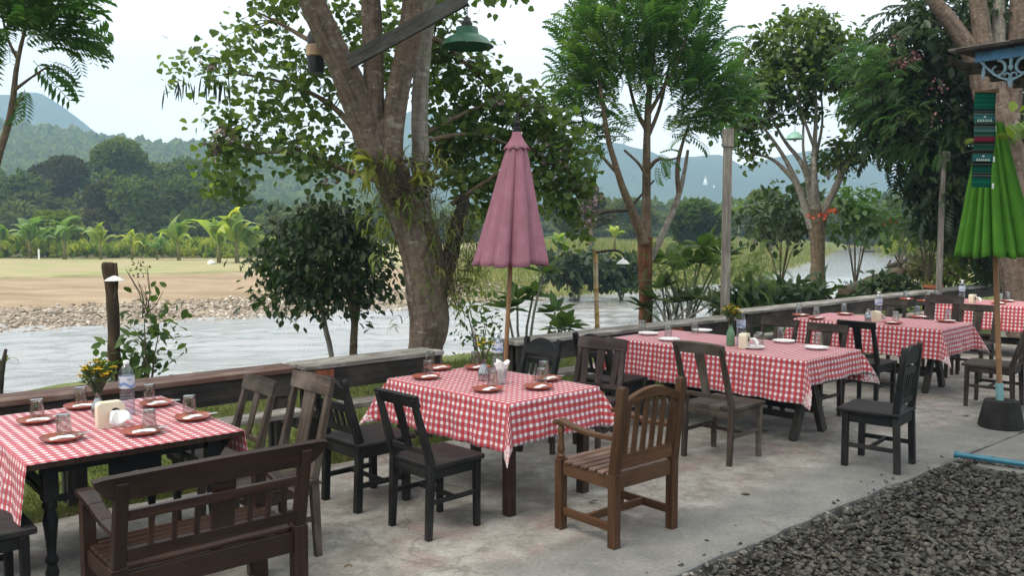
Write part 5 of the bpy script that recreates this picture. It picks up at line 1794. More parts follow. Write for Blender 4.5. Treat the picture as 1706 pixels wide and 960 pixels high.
fl([(1080, 440, .1, 12), (1100, 400, .2, 11), (1118, 360, .3, 11), (1131, 325, .4, 10), (1140, 290, .45, 7), (1146, 250, .5, 5)], mat='bark_pale')
fl([(1131, 325, .4, 9), (1128, 290, .35, 8), (1130, 260, .3, 7), (1150, 200, .4, 3)])
fl([(1077, 215, .05, 9), (1062, 190, .2, 7), (1050, 150, .3, 5), (1040, 90, .4, 4), (1030, 30, .4, 3)])
fl([(1078, 285, .05, 8), (1096, 262, -.1, 6), (1112, 268, -.2, 4), (1130, 262, -.2, 3)])
fl([(1080, 190, .05, 8), (1104, 150, -.1, 6), (1130, 100, -.2, 5), (1150, 40, -.2, 3)])
fl([(1078, 230, .05, 8), (1100, 180, .2, 6), (1112, 120, .4, 5), (1130, 60, .5, 3)])
fl([(1030, 290, -.2, 7), (1004, 262, -.3, 5), (985, 240, -.4, 3)], name="branch")
fl([(1048, 350, -.15, 6), (1010, 352, -.2, 5), (992, 358, -.3, 3)], name="branch", mat='bark_dark')
fl([(1050, 345, .0, 5), (1064, 330, .1, 4), (1090, 300, .1, 3)], name="branch", mat='bark_dark')
fl([(1078, 300, -.05, 6), (1068, 275, -.2, 5), (1040, 250, -.3, 4)], name="branch")
LFt = Leaves()
def fr(u, v, ru, rv, dy, n, L=.55, tint=.2, kind='frond', lvv=None, Y=YF, ctr=(1080, 230), droop=.0):
    lvv = LFt if lvv is None else lvv
    c = dep(u, v, Y + dy); s = (Y + dy) / FPX
    A = in_ball(n, c, (ru * s, (ru + rv) * .5 * s, rv * s), .1)
    o = np.array(dep(ctr[0], ctr[1], Y))
    D = unit(A - o) + RNG.normal(size=A.shape) * .45 + (0, 0, -droop)
    lvv.add(kind, A, D, L * (.65 + .6 * RNG.random(n)), 1.0, tint=np.clip(tint + .55 * RNG.random(n), 0, 1), twist=.35)
for (u, v, ru, rv, dy, n, tt) in [(1060, 40, 110, 60, 0, 190, .2), (990, 70, 54, 60, -.1, 90, .35), (1140, 60, 60, 60, 0, 100, .1), (1020, 130, 70, 44, 0, 110, .3), (1110, 130, 70, 50, .1, 110, .1), (970, 130, 40, 44, -.1, 56, .3), (960, 180, 26, 28, -.1, 24, .2), (1160, 150, 44, 50, 0, 66, .1), (1190, 190, 40, 40, 0, 44, .15), (1000, 190, 44, 40, 0, 50, .25), (1060, -40, 110, 40, 0, 120, .3), (1150, 190, 50, 26, .3, 40, .35), (1130, 215, 34, 18, .3, 24, .4), (1045, 215, 26, 24, -.1, 16, .25), (1180, 120, 40, 50, .2, 50, .1), (1215, 170, 34, 40, .3, 40, .15), (1010, 235, 30, 20, 0, 14, .2), (1100, 262, 12, 14, -.1, 5, .2), (1085, 30, 60, 70, .4, 90, .05)]:
    fr(u, v, ru, rv, dy, int(n * 1.4), .44, tt)
local(LFt.build("crown", M['leaf_pinnate']), ft)

# --- pale many-limbed tree to the right
YB = 17.0
bt = empty("pale_limbed_tree", dep(1362, 520, YB), 0, "thin-leaved tree with many bare pale limbs spreading from one stem", "tree")
def bl(path, n=8, bm=.08, mat='bark_pale', name="limb"):
    b = MB(); limb(b, path, YB, n, bm); return local(b.build(name, M[mat], None, 60), bt)
b = MB(); limb(b, [(1362, 560, 0, 26), (1363, 480, 0, 25), (1363, 420, 0, 24), (1360, 370, 0, 27), (1355, 350, 0, 24)], YB, 12, .2)
local(b.build("trunk", M['bark_brown'], None, 60), bt)
bl([(1352, 380, 0, 15), (1340, 340, 0, 12), (1328, 305, 0, 11), (1310, 285, 0, 8), (1285, 262, 0, 5), (1252, 256, 0, 3)])
bl([(1329, 306, 0, 9), (1306, 260, 0, 7), (1282, 225, 0, 5), (1266, 205, 0, 3)])
bl([(1356, 350, 0, 16), (1350, 320, .1, 13), (1345, 290, .1, 11), (1330, 262, .1, 8), (1310, 240, .1, 6), (1290, 205, .1, 4), (1275, 160, .1, 2)])
bl([(1360, 350, 0, 16), (1357, 310, -.1, 13), (1356, 280, -.1, 10), (1357, 240, -.1, 8), (1360, 190, -.1, 6), (1358, 120, -.1, 4), (1352, 60, -.1, 2)])
bl([(1364, 360, 0, 15), (1384, 330, .1, 12), (1398, 300, .1, 11), (1412, 270, .1, 8), (1430, 230, .1, 6), (1450, 190, .1, 4), (1470, 150, .1, 2)])
bl([(1399, 298, .1, 8), (1396, 262, .1, 5), (1392, 240, .1, 3)]); bl([(1402, 290, .1, 6), (1402, 262, .1, 4), (1400, 240, .1, 3)])
bl([(1350, 290, .05, 8), (1362, 250, .1, 6), (1372, 200, .1, 4), (1366, 140, .1, 3), (1380, 80, .1, 2)])
bl([(1352, 300, .0, 7), (1338, 262, -.1, 5), (1338, 215, -.1, 4), (1340, 190, -.1, 2)])
bl([(1358, 250, -.1, 6), (1345, 215, -.2, 5), (1330, 170, -.2, 3), (1322, 110, -.2, 2)])
LBt = Leaves(); TB = MB()
for (u, v, ru, rv, dy, n, fr_) in [(1330, 70, 70, 42, 0, 110, (1355, 90, 0)), (1310, 130, 50, 40, 0, 80, (1322, 120, 0)), (1370, 120, 50, 44, .1, 70, (1370, 120, 0)), (1270, 170, 50, 42, .2, 80, (1285, 180, 0)), (1260, 110, 40, 46, .3, 60, None), (1430, 110, 56, 60, .4, 110, (1455, 170, 0)), (1450, 180, 44, 34, .3, 70, (1445, 195, 0)), (1370, 60, 40, 30, .2, 40, None), (1238, 215, 26, 30, .2, 34, None), (1250, 250, 20, 16, .1, 14, None), (1340, 190, 26, 14, .1, 16, None), (1385, 268, 36, 10, .3, 30, (1380, 300, 0)), (1415, 245, 36, 8, .2, 26, None), (1480, 130, 44, 50, .6, 90, None), (1350, 25, 30, 14, .1, 12, None), (1200, 200, 16, 24, .3, 14, None)]:
    A = clump(LBt, 'oval', u, v, ru, rv, YB + dy, int(n * 1.5), 8, .115, droop=.4, Wd=1.5)
    if fr_: twiglets(TB, dep(fr_[0], fr_[1], YB), A, .012, 6)
local(LBt.build("crown", M['leaf_broad']), bt)
local(TB.build("twigs", M['bark_pale'], None, 180), bt)
LF = Leaves()
for (u, v, n) in [(1372, 360, 16), (1388, 352, 16), (1352, 362, 10), (1486, 372, 8)]:
    A = in_ball(n, dep(u, v, YB - .6), (.12, .14, .04), .1)
    LF.add('oval', A, RNG.normal(size=A.shape) + (0, 0, .4), .05 + .04 * RNG.random(n), 1.4)
o = LF.build("blossom", M['petal_red']); local(o, bt)

# --- left edge: feathery tree leaning in from outside the frame
YL = 8.6
lt = empty("leaning_tree", dep(-30, 560, YL), 0, "slim feathery-leaved tree leaning in at the upper left edge", "tree")
b = MB(); limb(b, [(-40, 640, 0, 16), (-34, 480, 0, 14), (-22, 360, 0, 12), (-6, 270, 0, 12), (12, 215, 0, 11), (22, 170, 0, 10), (26, 120, 0, 8), (36, 70, 0, 6), (50, 20, 0, 5), (60, -60, 0, 3)], YL, 9)
local(b.build("trunk", M['bark_brown'], None, 60), lt)
b = MB(); limb(b, [(24, 150, 0, 6), (50, 130, -.1, 4), (80, 110, -.2, 3)], YL, 6); limb(b, [(30, 100, 0, 6), (10, 60, .1, 4), (0, 0, .2, 3)], YL, 6)
limb(b, [(20, 185, 0, 5), (40, 160, -.1, 3)], YL, 6)
local(b.build("branch", M['bark_brown'], None, 60), lt)
LL = Leaves()
for (u, v, ru, rv, n, tt) in [(20, 30, 60, 50, 70, .2), (70, 40, 50, 40, 44, .1), (6, 70, 30, 34, 26, .2), (96, 72, 34, 26, 24, .15), (55, 62, 40, 30, 30, .25), (75, 8, 50, 20, 26, .2), (34, 150, 14, 8, 4, .2), (-40, 30, 40, 50, 40, .2), (70, 110, 26, 12, 7, .1)]:
    fr(u, v, ru, rv, 0, int(n * .95), .46, tt, 'frond_big', LL, YL, (30, 90), .0)
local(LL.build("crown", M['leaf_pinnate']), lt)

# --- dark tree mass at the right with heavy trunk
YR = 14.5
rt_ = empty("dark_tree", dep(1690, 560, YR), 0, "huge dark tree with a thick forked trunk filling the upper right", "tree")
b = MB(); limb(b, [(1735, 640, 0, 95), (1718, 520, 0, 82), (1704, 430, 0, 72), (1690, 340, 0, 60), (1676, 260, 0, 56), (1662, 190, 0, 52), (1645, 150, 0, 46), (1632, 100, 0, 42)], YR, 16, .16)
local(b.build("trunk", M['bark_big'], None, 60), rt_)
def rl(path, n=10, bm=.1, mat='bark_big', name="limb"):
    b = MB(); limb(b, path, YR, n, bm); return local(b.build(name, M[mat], None, 60), rt_)
rl([(1646, 160, 0, 40), (1625, 95, 0, 34), (1590, 45, 0, 26), (1555, 0, 0, 22), (1520, -60, 0, 18)])
rl([(1648, 150, -.1, 36), (1640, 90, -.1, 32), (1634, 40, -.1, 28), (1626, -20, -.1, 24)])
rl([(1662, 190, .3, 30), (1664, 100, .3, 22), (1664, 0, .3, 18), (1666, -60, .3, 16)], mat='bark_pale')
rl([(1680, 240, .2, 30), (1692, 120, .2, 26), (1694, 20, .2, 24), (1700, -60, .2, 20)])
rl([(1700, 330, .2, 40), (1730, 250, .2, 34), (1760, 100, .2, 30)])
LR = Leaves(); LR2 = Leaves()
for (u, v, ru, rv, dy, n, tt) in [(1540, 60, 60, 46, .6, 90, .05), (1600, 110, 60, 60, 1.2, 130, .0), (1560, 150, 60, 54, 1.0, 130, .05), (1540, 215, 66, 44, .9, 130, .1), (1590, 230, 60, 60, 1.2, 140, .0), (1560, 300, 44, 60, 1.0, 130, .1), (1610, 300, 40, 70, 1.2, 130, .05), (1500, 150, 40, 40, .8, 70, .3), (1500, 200, 40, 30, .7, 60, .35), (1660, 60, 60, 60, 1.4, 110, .0), (1680, 180, 60, 70, 1.6, 130, .0), (1600, 10, 80, 40, .8, 80, .1), (1700, 300, 40, 80, 1.6, 110, .1), (1480, 215, 16, 30, .7, 20, .0), (1590, 360, 40, 40, 1.2, 60, .1), (1640, 380, 50, 60, 1.8, 80, .1)]:
    clump(LR, 'oval', u, v, ru, rv, YR + dy, int(n * .75), 9, .16, droop=.6, Wd=1.1, tint=tt + .22)
    fr(u, v, ru, rv, dy, int(n * .35), .8, tt, 'frond', LR, YR, (1620, 140), .75)
for (u, v, ru, rv, dy, n, tt) in [(1450, 110, 50, 46, .5, 60, .3), (1500, 130, 50, 40, .4, 60, .35), (1440, 170, 40, 30, .5, 36, .3), (1480, 190, 44, 30, .4, 40, .4), (1540, 185, 46, 24, .5, 34, .45), (1580, 215, 40, 24, .5, 30, .4), (1500, 240, 40, 14, .5, 16, .4), (1530, 250, 50, 26, .5, 26, .4), (1690, 205, 26, 10, -.4, 10, .8)]:
    fr(u, v, ru, rv, dy, int(n * 1.3), .38, tt - .22, 'frond', LR2, YR, (1620, 140), .3)
local(LR.build("crown", M['leaf_dark_pinnate'] if 'leaf_dark_pinnate' in M else M['leaf_dark']), rt_)
local(LR2.build("foliage", M['leaf_pinnate']), rt_)
LF = Leaves()
for (u, v, n) in [(1500, 105, 60), (1518, 95, 50), (1560, 145, 26), (1555, 200, 12), (1490, 65, 16)]:
    A = in_ball(n, dep(u, v, YR + .3), (.18, .18, .12), .1)
    LF.add('oval', A, RNG.normal(size=A.shape), .045 + .035 * RNG.random(n), 1.4)
local(LF.build("blossom", M['petal_pink']), rt_)

# ------------------------------------------------------------------ shrubs and plants of the bank
def leaf_parts(lv, kind, mat, parent):
    """large leaves one can tell apart: each an object of its own"""
    tv, tf = TEMPL[kind]
    V, T = np.concatenate(lv.V).reshape(-1, len(tv), 3), np.concatenate(lv.T).reshape(-1, len(tv))
    for v, tt in zip(V, T):
        np_mesh("leaf", v, tf, mat, parent, {"tint": tt})
def bush(name, u, vb, Y, wpx, hpx, label, mat, zr=(.42, .8), kind='oval', n=60, per=8, L=.14, Wd=1.2, stems=5, droop=.2, cat="shrub", z=None, tint=None, group=None, bark='bark_brown'):
    p = dep(u, vb, Y)
    root = Vector((p.x, Y, p.z if z is None else z))
    t = empty(name, root, 0, label, cat, group)
    s = Y / FPX
    w, h = wpx * s, hpx * s
    lv, sb = Leaves(), MB()
    for i in range(stems):
        a = 2 * math.pi * i / stems + random.uniform(-.5, .5)
        e = Vector((math.cos(a) * w * .28, math.sin(a) * w * .28, h * random.uniform(*zr)))
        sb.tube([(0, 0, -.15), e * .45 + Vector((0, 0, h * .1)), e], [.012 + .004 * h, .010, .004], 6, False, 0, 1)
        twigs(lv, kind, e, (w * .27, w * .27, h * .27), n // stems, per, L, droop=droop, Wd=Wd, tint=tint)
    sb.build("stem", M[bark], t, 180)
    lv.build("foliage", M[mat], t)
    return t
def rosette_plant(name, u, vb, Y, heads, label, mat='leaf_mid', L=.35, Wd=2.6, n=12, cat="shrub", tint=.3, kind='oval', group=None):
    """bare grey stems each ending in a whorl of long leaves: heads = [(across, up, depth offset)]"""
    p = dep(u, vb, Y)
    t = empty(name, p, 0, label, cat, group)
    lv, sb = Leaves(), MB()
    for hu, hv, dy in heads:
        e = dep(hu, hv, Y + dy) - p
        mid = e * .5 + Vector((random.uniform(-.08, .08), 0, .02))
        sb.tube([(0, 0, 0), mid, e], [.022, .018, .013], 7, False, 0, 1)
        D = rand_dirs(n) * (1, 1, .45) + (0, 0, .42)
        lv.add(kind, np.array(e) + D * .02, D, L * (.65 + .5 * RNG.random(n)), Wd * .38 if kind == 'oval' else 1, tint=np.clip(tint + .5 * RNG.random(n), 0, 1), twist=.2)
    sb.build("stem", M['bark_pale'], t, 180)
    leaf_parts(lv, kind, M[mat], t)
    return t
rosette_plant("frangipani", 880, 640, 11.0, [(905, 455, 0), (862, 500, .2), (925, 520, .1), (940, 545, -.2), (888, 492, .3), (845, 515, -.1)], "frangipani with broad pointed leaves just right of the pink umbrella", L=.30)
rosette_plant("frangipani", 935, 600, 11.4, [(930, 548, 0), (950, 545, .1), (918, 566, -.1)], "low leafy shoots in front of the river below the bamboo lamp", L=.24, tint=.4)
rosette_plant("frangipani", 1140, 560, 13.6, [(1176, 412, .2), (1160, 440, .1), (1190, 440, 0), (1115, 430, .2), (1205, 425, .4), (1140, 450, .2), (1095, 440, .3)], "tall frangipani with fans of long leaves left of the weathered post", L=.42, n=13, tint=.35)
rosette_plant("frangipani", 1110, 560, 12.6, [(1090, 500, 0), (1130, 505, .1), (1104, 480, .2), (1160, 500, .2), (1075, 515, .1), (1185, 505, .1)], "dark frangipani leaning over the counter between forked tree and post", mat='leaf_dark', L=.30, tint=.4)
bush("riverside_shrub", 960, 503, 36, 130, 84, "dark leafy shrub overhanging the far water's edge behind the bamboo lamp post", 'leaf_dark', n=170, L=.34, stems=8)
bush("riverside_shrub", 1035, 500, 36.5, 90, 78, "smaller dark shrub at the far water's edge left of the forked tree", 'leaf_dark', n=120, L=.34, stems=7)
bush("flowering_shrub", 800, 640, 10.6, 90, 170, "thin straggly shrub with small leaves beneath the pink umbrella", 'leaf_mid', n=40, per=6, L=.08, stems=6)
bush("fern_shrub", 1120, 560, 13.0, 90, 150, "bright green feathery bush left of the weathered post", 'leaf_mid', kind='frond_fine', n=46, per=3, L=.34, Wd=1.0, stems=6, tint=.35)
bush("fern_shrub", 1250, 560, 13.4, 80, 160, "bright green feathery bush right of the weathered post", 'leaf_mid', kind='frond_fine', n=46, per=3, L=.34, Wd=1.0, stems=6, tint=.45)
bush("fern_shrub", 1195, 560, 13.2, 70, 120, "low green feathery clump behind the weathered post", 'leaf_mid', kind='frond_fine', n=36, per=3, L=.32, Wd=1.0, stems=5, tint=.3)
for i, (u, v, w, h, Y, lb) in enumerate([(1260, 545, 70, 64, 14.0, "glossy dark big-leaved plant nearest the weathered post"), (1305, 540, 70, 64, 14.6, "glossy dark big-leaved plant left of the pale tree's foot"), (1350, 530, 80, 56, 15.0, "glossy dark big-leaved plant at the pale tree's foot"), (1225, 545, 50, 50, 13.4, "small glossy plant peeping out beside the yellow flowers")]):
    bush("bank_plant", u, v, Y, w, h, lb, 'leaf_dark', n=34, per=7, L=.26, Wd=1.1, stems=4, group="big-leaved bank plants", tint=.35)
bush("round_shrub", 1300, 470, 21, 150, 150, "dense dark rounded shrub left of the pale tree's stem", 'leaf_dark', (.56, .84), n=150, L=.19, stems=8)
bush("round_shrub", 1425, 470, 21.5, 110, 145, "dense green shrub right of the pale tree's stem", 'leaf_mid', (.68, .9), n=110, L=.19, stems=7, tint=.0)
bush("feather_bush", 1545, 470, 16, 96, 150, "light green feathery bush beside the thin post on the right", 'leaf_mid', kind='frond_fine', n=40, per=3, L=.5, Wd=1.0, stems=6, tint=.25)
bush("bank_weeds", 1445, 508, 22, 80, 30, "green weeds on the bank below the river bend", 'leaf_mid', n=60, L=.16, stems=6, cat="weeds")
bush("bank_weeds", 1480, 515, 16, 90, 44, "dark leafy weeds below the fallen log", 'leaf_dark', n=70, L=.18, stems=6, cat="weeds", tint=.4)
bush("bank_weeds", 1560, 480, 19, 110, 50, "tangle of grey-green weeds behind the terracotta pot", 'leaf_brownish', n=60, L=.2, stems=6, cat="weeds")
bush("mossy_bush", 1640, 480, 17, 120, 80, "yellow-green low bush beneath the green umbrella", 'leaf_bright', n=80, L=.15, stems=7, tint=.0)
bush("drooping_bush", 1500, 400, 40, 130, 70, "bush with drooping leaves hanging over the water at the bend", 'leaf_dark', kind='frond', n=40, per=3, L=1.1, Wd=1, stems=6, tint=.2)
bush("yellow_bank_grass", 1510, 425, 60, 90, 26, "pale yellow grass tussock on the point of the river bend", 'leaf_bright', kind='blade', n=160, per=8, L=.7, Wd=2, stems=7, cat="grass tussock", tint=.5)
# sapling and weeds by the left counter
sp_ = bush("sapling", 247, 690, 8.0, 70, 190, "young leafy sapling with a pale stem beside the stump post", 'leaf_broad', (.5, .92), n=34, per=7, L=.09, Wd=1.3, stems=5)
b = MB()
for _ in range(9):
    x0 = Vector((random.uniform(-.08, .05), random.uniform(-.05, .05), .9)); e = x0 + Vector((random.uniform(-.25, .25), random.uniform(-.1, .1), random.uniform(.25, .5)))
    b.tube([x0, x0.lerp(e, .5) + Vector((.03, 0, 0)), e], [.005, .004, .002], 4, False)
b.build("dead_twigs", M['bark_dark'], sp_, 180)
lv = Leaves(); A = in_ball(50, (-.05, 0, 1.36), (.12, .1, .08), .1); lv.add('oval', A, RNG.normal(size=A.shape), .03, 1.3); lv.build("seed_heads", M['root_fibre'], sp_)
bush("green_shoots", 205, 690, 7.9, 70, 110, "fresh green shoots growing at the foot of the stump post", 'leaf_mid', n=18, per=6, L=.13, Wd=1.2, stems=4, tint=.4)
cut = empty("withered_plant", dep(-4, 700, 7.0), 0, "withered brown stalk with one curling leaf at the left edge", "plant")
b = MB(); limb(b, [(-4, 720, 0, 16), (-2, 650, 0, 13), (4, 610, 0, 9), (10, 582, 0, 5)], 7.0, 7); limb(b, [(2, 615, 0, 6), (-6, 585, 0, 4)], 7.0, 6)
local(b.build("stem", M['bark_dark'], None, 60), cut)
lv = Leaves(); lv.add('strap', [dep(6, 606, 7.0)], [(1, 0, .35)], .17, 1.3, tint=.3); lv.add('strap', [dep(6, 606, 7.0)], [(.5, 0, .9)], .12, 1.3, tint=.9)
local(lv.build("foliage", M['leaf_strap']), cut)

# ------------------------------------------------------------------ banana plants at the far edge of the field
def banana(u, vb, Y, hpx, label, nl=9, tint=.35, spike=False):
    nl = nl + 4
    p = dep(u, vb, Y)
    h = hpx * Y / FPX
    t = empty("banana_plant", p, 0, label, "banana plant", "banana plants along the field")
    MB().tube([(0, 0, -.2), (0, 0, h * .2), (0, 0, h * .36)], [h * .042, h * .036, h * .024], 8).build("stem", M['banana_stem'], t, 180)
    lv = Leaves()
    a = RNG.random(nl) * .5 + np.arange(nl) * 2.4
    up = .5 + 2.4 * RNG.random(nl) ** 1.3
    D = np.stack([np.cos(a), np.sin(a), up], -1)
    if spike:
        D[: nl // 2] = D[: nl // 2] * (.12, .12, 1) + (0, 0, 1)
    lv.add('paddle', np.array((0, 0, h * .33)) + D * .05, D, h * (.48 + .26 * RNG.random(nl)), 1.15, tint=np.clip(tint + .5 * RNG.random(nl), 0, 1), twist=.25)
    leaf_parts(lv, 'paddle', M['leaf_banana'], t)
    return t
for (u, vb, Y, hp, lb, nl, tt, sk) in [
    (50, 428, 64, 62, "broad dull green banana plant at the far left", 10, .1, False), (108, 432, 62, 72, "banana plant in front of the bright bush", 10, .2, False),
    (2, 430, 65, 56, "banana plant half cut by the left edge", 8, .3, False), (168, 430, 62, 54, "banana plant with one upright pale rolled leaf", 6, .5, True),
    (220, 430, 61, 42, "small bright yellow-green banana plant left of the gap", 6, .6, True), (262, 431, 61, 36, "smallest banana plant with bluish leaves", 7, .0, False),
    (298, 432, 60, 66, "tall banana plant alone before the dark woods", 9, .3, False), (365, 440, 56, 78, "leftmost banana plant of the right clump", 10, .3, False),
    (395, 438, 56, 82, "tallest bright banana plant of the right clump", 10, .45, True), (418, 440, 57, 66, "banana plant at the right of the clump by the dark tree", 9, .25, False),
    (80, 430, 66, 50, "low banana plant between the two at far left", 8, .25, False), (930, 432, 45, 42, "young banana plant on the far bank right of the pink umbrella", 7, .2, False), (1024, 410, 50, 34, "small pale banana plant in the brown field", 6, .4, False)]:
    banana(u, vb, Y, hp * 1.25, lb, nl, tt, sk)
pl = rosette_plant("palm", 1232, 420, 30, [(1234, 352, 0)], "small fan-leaved palm in the field right of the weathered post", 'leaf_mid', L=.85, n=22, cat="palm", tint=.5, kind='palm')

# ------------------------------------------------------------------ posts and lamps along the bank
def ground_under(u, v, Y):
    p = dep(u, v, Y); return gz(p.x, Y)
def post(name, u, vtop, Y, wpx, label, mat, cap=False):
    top = dep(u, vtop, Y); z0 = ground_under(u, vtop, Y) - .3
    t = empty(name, (top.x, Y, z0 + .3), 0, label, "post")
    w = wpx * Y / FPX
    H = top.z - z0 - .3
    MB().bar((0, 0, -.3), (0, 0, H), w, w, (0, 1, 0), w * .93, w * .93, .008).build("shaft", M[mat], t)
    return t, H, w
t, H, w = post("square_post", 1213, 216, 12.4, 13.5, "tall weathered square wooden post among the bank plants", 'post_wood')
MB().bar((0, 0, H - .24), (0, 0, H + .01), w + .02, w + .02, (0, 1, 0)).build("collar", M['post_wood'], t)
t, H, w = post("square_post", 1572, 252, 15.0, 8, "thin grey post left of the green umbrella", 'post_wood')
MB().box((w * .9, 0, H - .09), (.06, .06, .18), .004, 2).build("block", M['post_wood'], t)
# stump post with the little white lamp
Y = 7.9
sp0 = dep(190, 690, Y)
t = empty("stump_post", sp0, 0, "rough forked tree-stump post with a small white lamp disc on the left", "post")
b = MB(); p_, r_ = P3([(200, 700, 0, 22), (195, 640, 0, 21), (190, 590, 0, 20), (190, 550, 0, 18), (188, 500, 0, 20), (182, 460, 0, 19), (180, 440, 0, 21), (180, 437, 0, 17)], Y)
b.tube([x - sp0 for x in p_], r_, 10, True, .25, 1)
p_, r_ = P3([(192, 500, -.05, 6), (195, 470, -.05, 6), (193, 438, -.05, 5)], Y)
b.tube([x - sp0 for x in p_], r_, 6, True, .3, 1)
b.build("shaft", M['stump_wood'], t, 50)
lp = dep(191, 468, Y - .12) - sp0
MB().lathe([(.085, 0), (.088, .003), (.05, .028), (.012, .045), (.0, .047)], 20, lp, False).build("lamp_shade", M['white_paint'], t, 50)
# bamboo lamp post
Y = 11.4
z0 = dep(995, 600, Y)
t = empty("bamboo_lamp_post", z0, 0, "slim bamboo lamp post with a curved arm and white cone shade", "lamp post")
pp = [dep(u, v, Y) - z0 for u, v in ((996, 600), (995, 540), (993, 480), (992, 416))]
b = MB()
for i in range(3):
    for k in range(3):
        a, c = pp[i].lerp(pp[i + 1], k / 3), pp[i].lerp(pp[i + 1], (k + 1) / 3)
        b.tube([a, a.lerp(c, .06), a.lerp(c, .94), c], [.037, .032, .032, .037], 10)
b.build("shaft", M['bamboo_yellow'], t, 60)
arm = [dep(u, v, Y - .02) - z0 for u, v in ((993, 421), (1010, 418), (1028, 417), (1036, 421), (1039, 428))]
MB().tube(arm, [.018, .018, .016, .014, .010], 8, True, 0, 1).build("arm", M['bark_dark'], t, 60)
sh_ = dep(1038, 440, Y - .02) - z0
MB().lathe([(.085, 0), (.088, .004), (.05, .045), (.02, .062), (.008, .07), (.006, .10)], 18, sh_, False).build("lamp_shade", M['white_paint'], t, 50)
# hanging green lamp far right
p = dep(1324, 232, 16.4)
t = empty("small_hanging_lamp", p, 0, "small pale green lamp shade hanging among the bare limbs", "lamp")
MB().lathe([(.16, 0), (.165, .01), (.13, .07), (.06, .13), (.02, .15)], 18, (0, 0, 0), False).build("lamp_shade", plain("pale_green", (.25, .45, .36), .4), t, 50)
MB().tube([(0, 0, .15), (0, 0, .55)], .006, 5).build("cord", M['black_metal'], t, 180)
MB().lathe([(.0, -.05), (.03, -.03), (.02, .02), (.02, .05)], 10, (0, 0, 0), False).build("bulb", M['white_china'], t, 60)
# wires
tag(MB().tube([dep(1218, 222, 12.4), dep(1250, 208, 12.9), dep(1290, 192, 13.8), dep(1345, 168, 15)], .010, 5, True, 0, 2).build("wire", M['black_metal'], None, 180), "black wire running from the weathered post up into the branches", "wire")
tag(MB().tube([dep(1576, 262, 15.0), dep(1605, 254, 13), dep(1640, 246, 9)], .006, 5, True, 0, 2).build("wire", M['black_metal'], None, 180), "thin wire from the grey post to the hanging banner", "wire")
# fallen log, pot, boat
t = empty("fallen_log", dep(1500, 470, 20), 0, "pale fallen log lying across the bank at the right", "log")
b = MB(); limb(b, [(1405, 486, -2, 18), (1450, 470, -1, 20), (1500, 456, 0, 24), (1560, 442, 1, 26)], 20, 10, .25)
local(b.build("trunk", M['bark_brown'], None, 60), t)
b = MB()
for (a_, c_) in (((1500, 450), (1490, 424)), ((1530, 446), (1560, 415)), ((1520, 452), (1548, 470)), ((1505, 446), (1525, 420)), ((1540, 445), (1530, 410))):
    limb(b, [(*a_, 0, 8), ((a_[0] + c_[0]) / 2 + 4, (a_[1] + c_[1]) / 2, -.2, 6), (*c_, -.3, 3)], 20, 6)
local(b.build("branch", M['bark_pale'], None, 60), t)
t = empty("root_clump", dep(1520, 446, 24), 0, "dark tangle of driftwood roots above the fallen log", "driftwood")
b = MB(); lv = Leaves()
for _ in range(26):
    u, v = random.uniform(1490, 1560), random.uniform(430, 462)
    limb(b, [(u, v, 0, 9), (u + random.uniform(-24, 24), v + random.uniform(-10, 10), .2, 7), (u + random.uniform(-40, 40), v + random.uniform(-18, 14), .4, 3)], 24, 5, .2, 1)
local(b.build("roots", M['bark_dark'], None, 60), t)
pt = empty("flower_pot", dep(1553, 500, 15.4), 0, "terracotta flower pot on the counter end behind the far tables", "flower pot")
MB().lathe([(.11, 0), (.15, .22), (.175, .225), (.175, .28), (.155, .28), (.14, .24), (.0, .235)], 20, (0, 0, 0), True).build("pot", M['pot_clay'], pt, 40)
lv = Leaves(); lv.add('strap', np.tile((0, 0, .24), (14, 1)), RNG.normal(size=(14, 3)) * .6 + (0, 0, .8), .3 + .2 * RNG.random(14), .8, tint=RNG.random(14) * .5); lv.build("foliage", M['leaf_strap'], pt)
bp = at(1475, 420, WATER_Z)
t = empty("rowing_boat", (bp.x, bp.y, WATER_Z), R(200), "small grey boat moored at the far river bend", "boat")
rows = []
for i in range(13):
    k = i / 12
    wd_ = 0.75 * math.sin(math.pi * (.06 + .88 * k)) ** .6
    x = -3.6 + 7.2 * k
    sh = .18 * (2 * k - 1) ** 2
    rows.append([(x, -wd_, .55 + sh), (x, -wd_ * .8, .15 + sh * .5), (x, 0, -.08 + sh * .6), (x, wd_ * .8, .15 + sh * .5), (x, wd_, .55 + sh), (x, wd_ * .86, .52 + sh), (x, 0, .12 + sh), (x, -wd_ * .86, .52 + sh), (x, -wd_, .55 + sh)])
MB().grid(rows).build("hull", M['post_wood'], t, 40)
for k in (-1.4, 0.2, 1.6):
    MB().box((k, 0, .46), (.25, 1.15, .04), .004, 1).build("seat", M['post_wood'], t)
# white shrines on the mountainside
def shrine(u, v, D, h, label):
    p = dep(u, v, D)
    t = empty("white_pagoda", p, 0, label, "pagoda", "white shrines on the mountain")
    MB().box((0, 0, h * .02), (h * .5, h * .5, h * .36), .05, 2).build("base", M['white_china'], t)
    MB().lathe([(h * .22, h * .2), (h * .24, h * .3), (h * .15, h * .5), (h * .06, h * .65), (h * .03, h), (.0, h * 1.05)], 14, (0, 0, 0)).build("spire", M['white_china'], t, 40)
MB_SHRINES = [(1175, 306, 640, 5.5, "tiny white pagoda on the mountainside left of the post"), (1189, 312, 640, 2.2, "low white shrine beside the mountain pagoda"), (1301, 331, 600, 3.2, "white shrine lower down the mountain right of the post")]

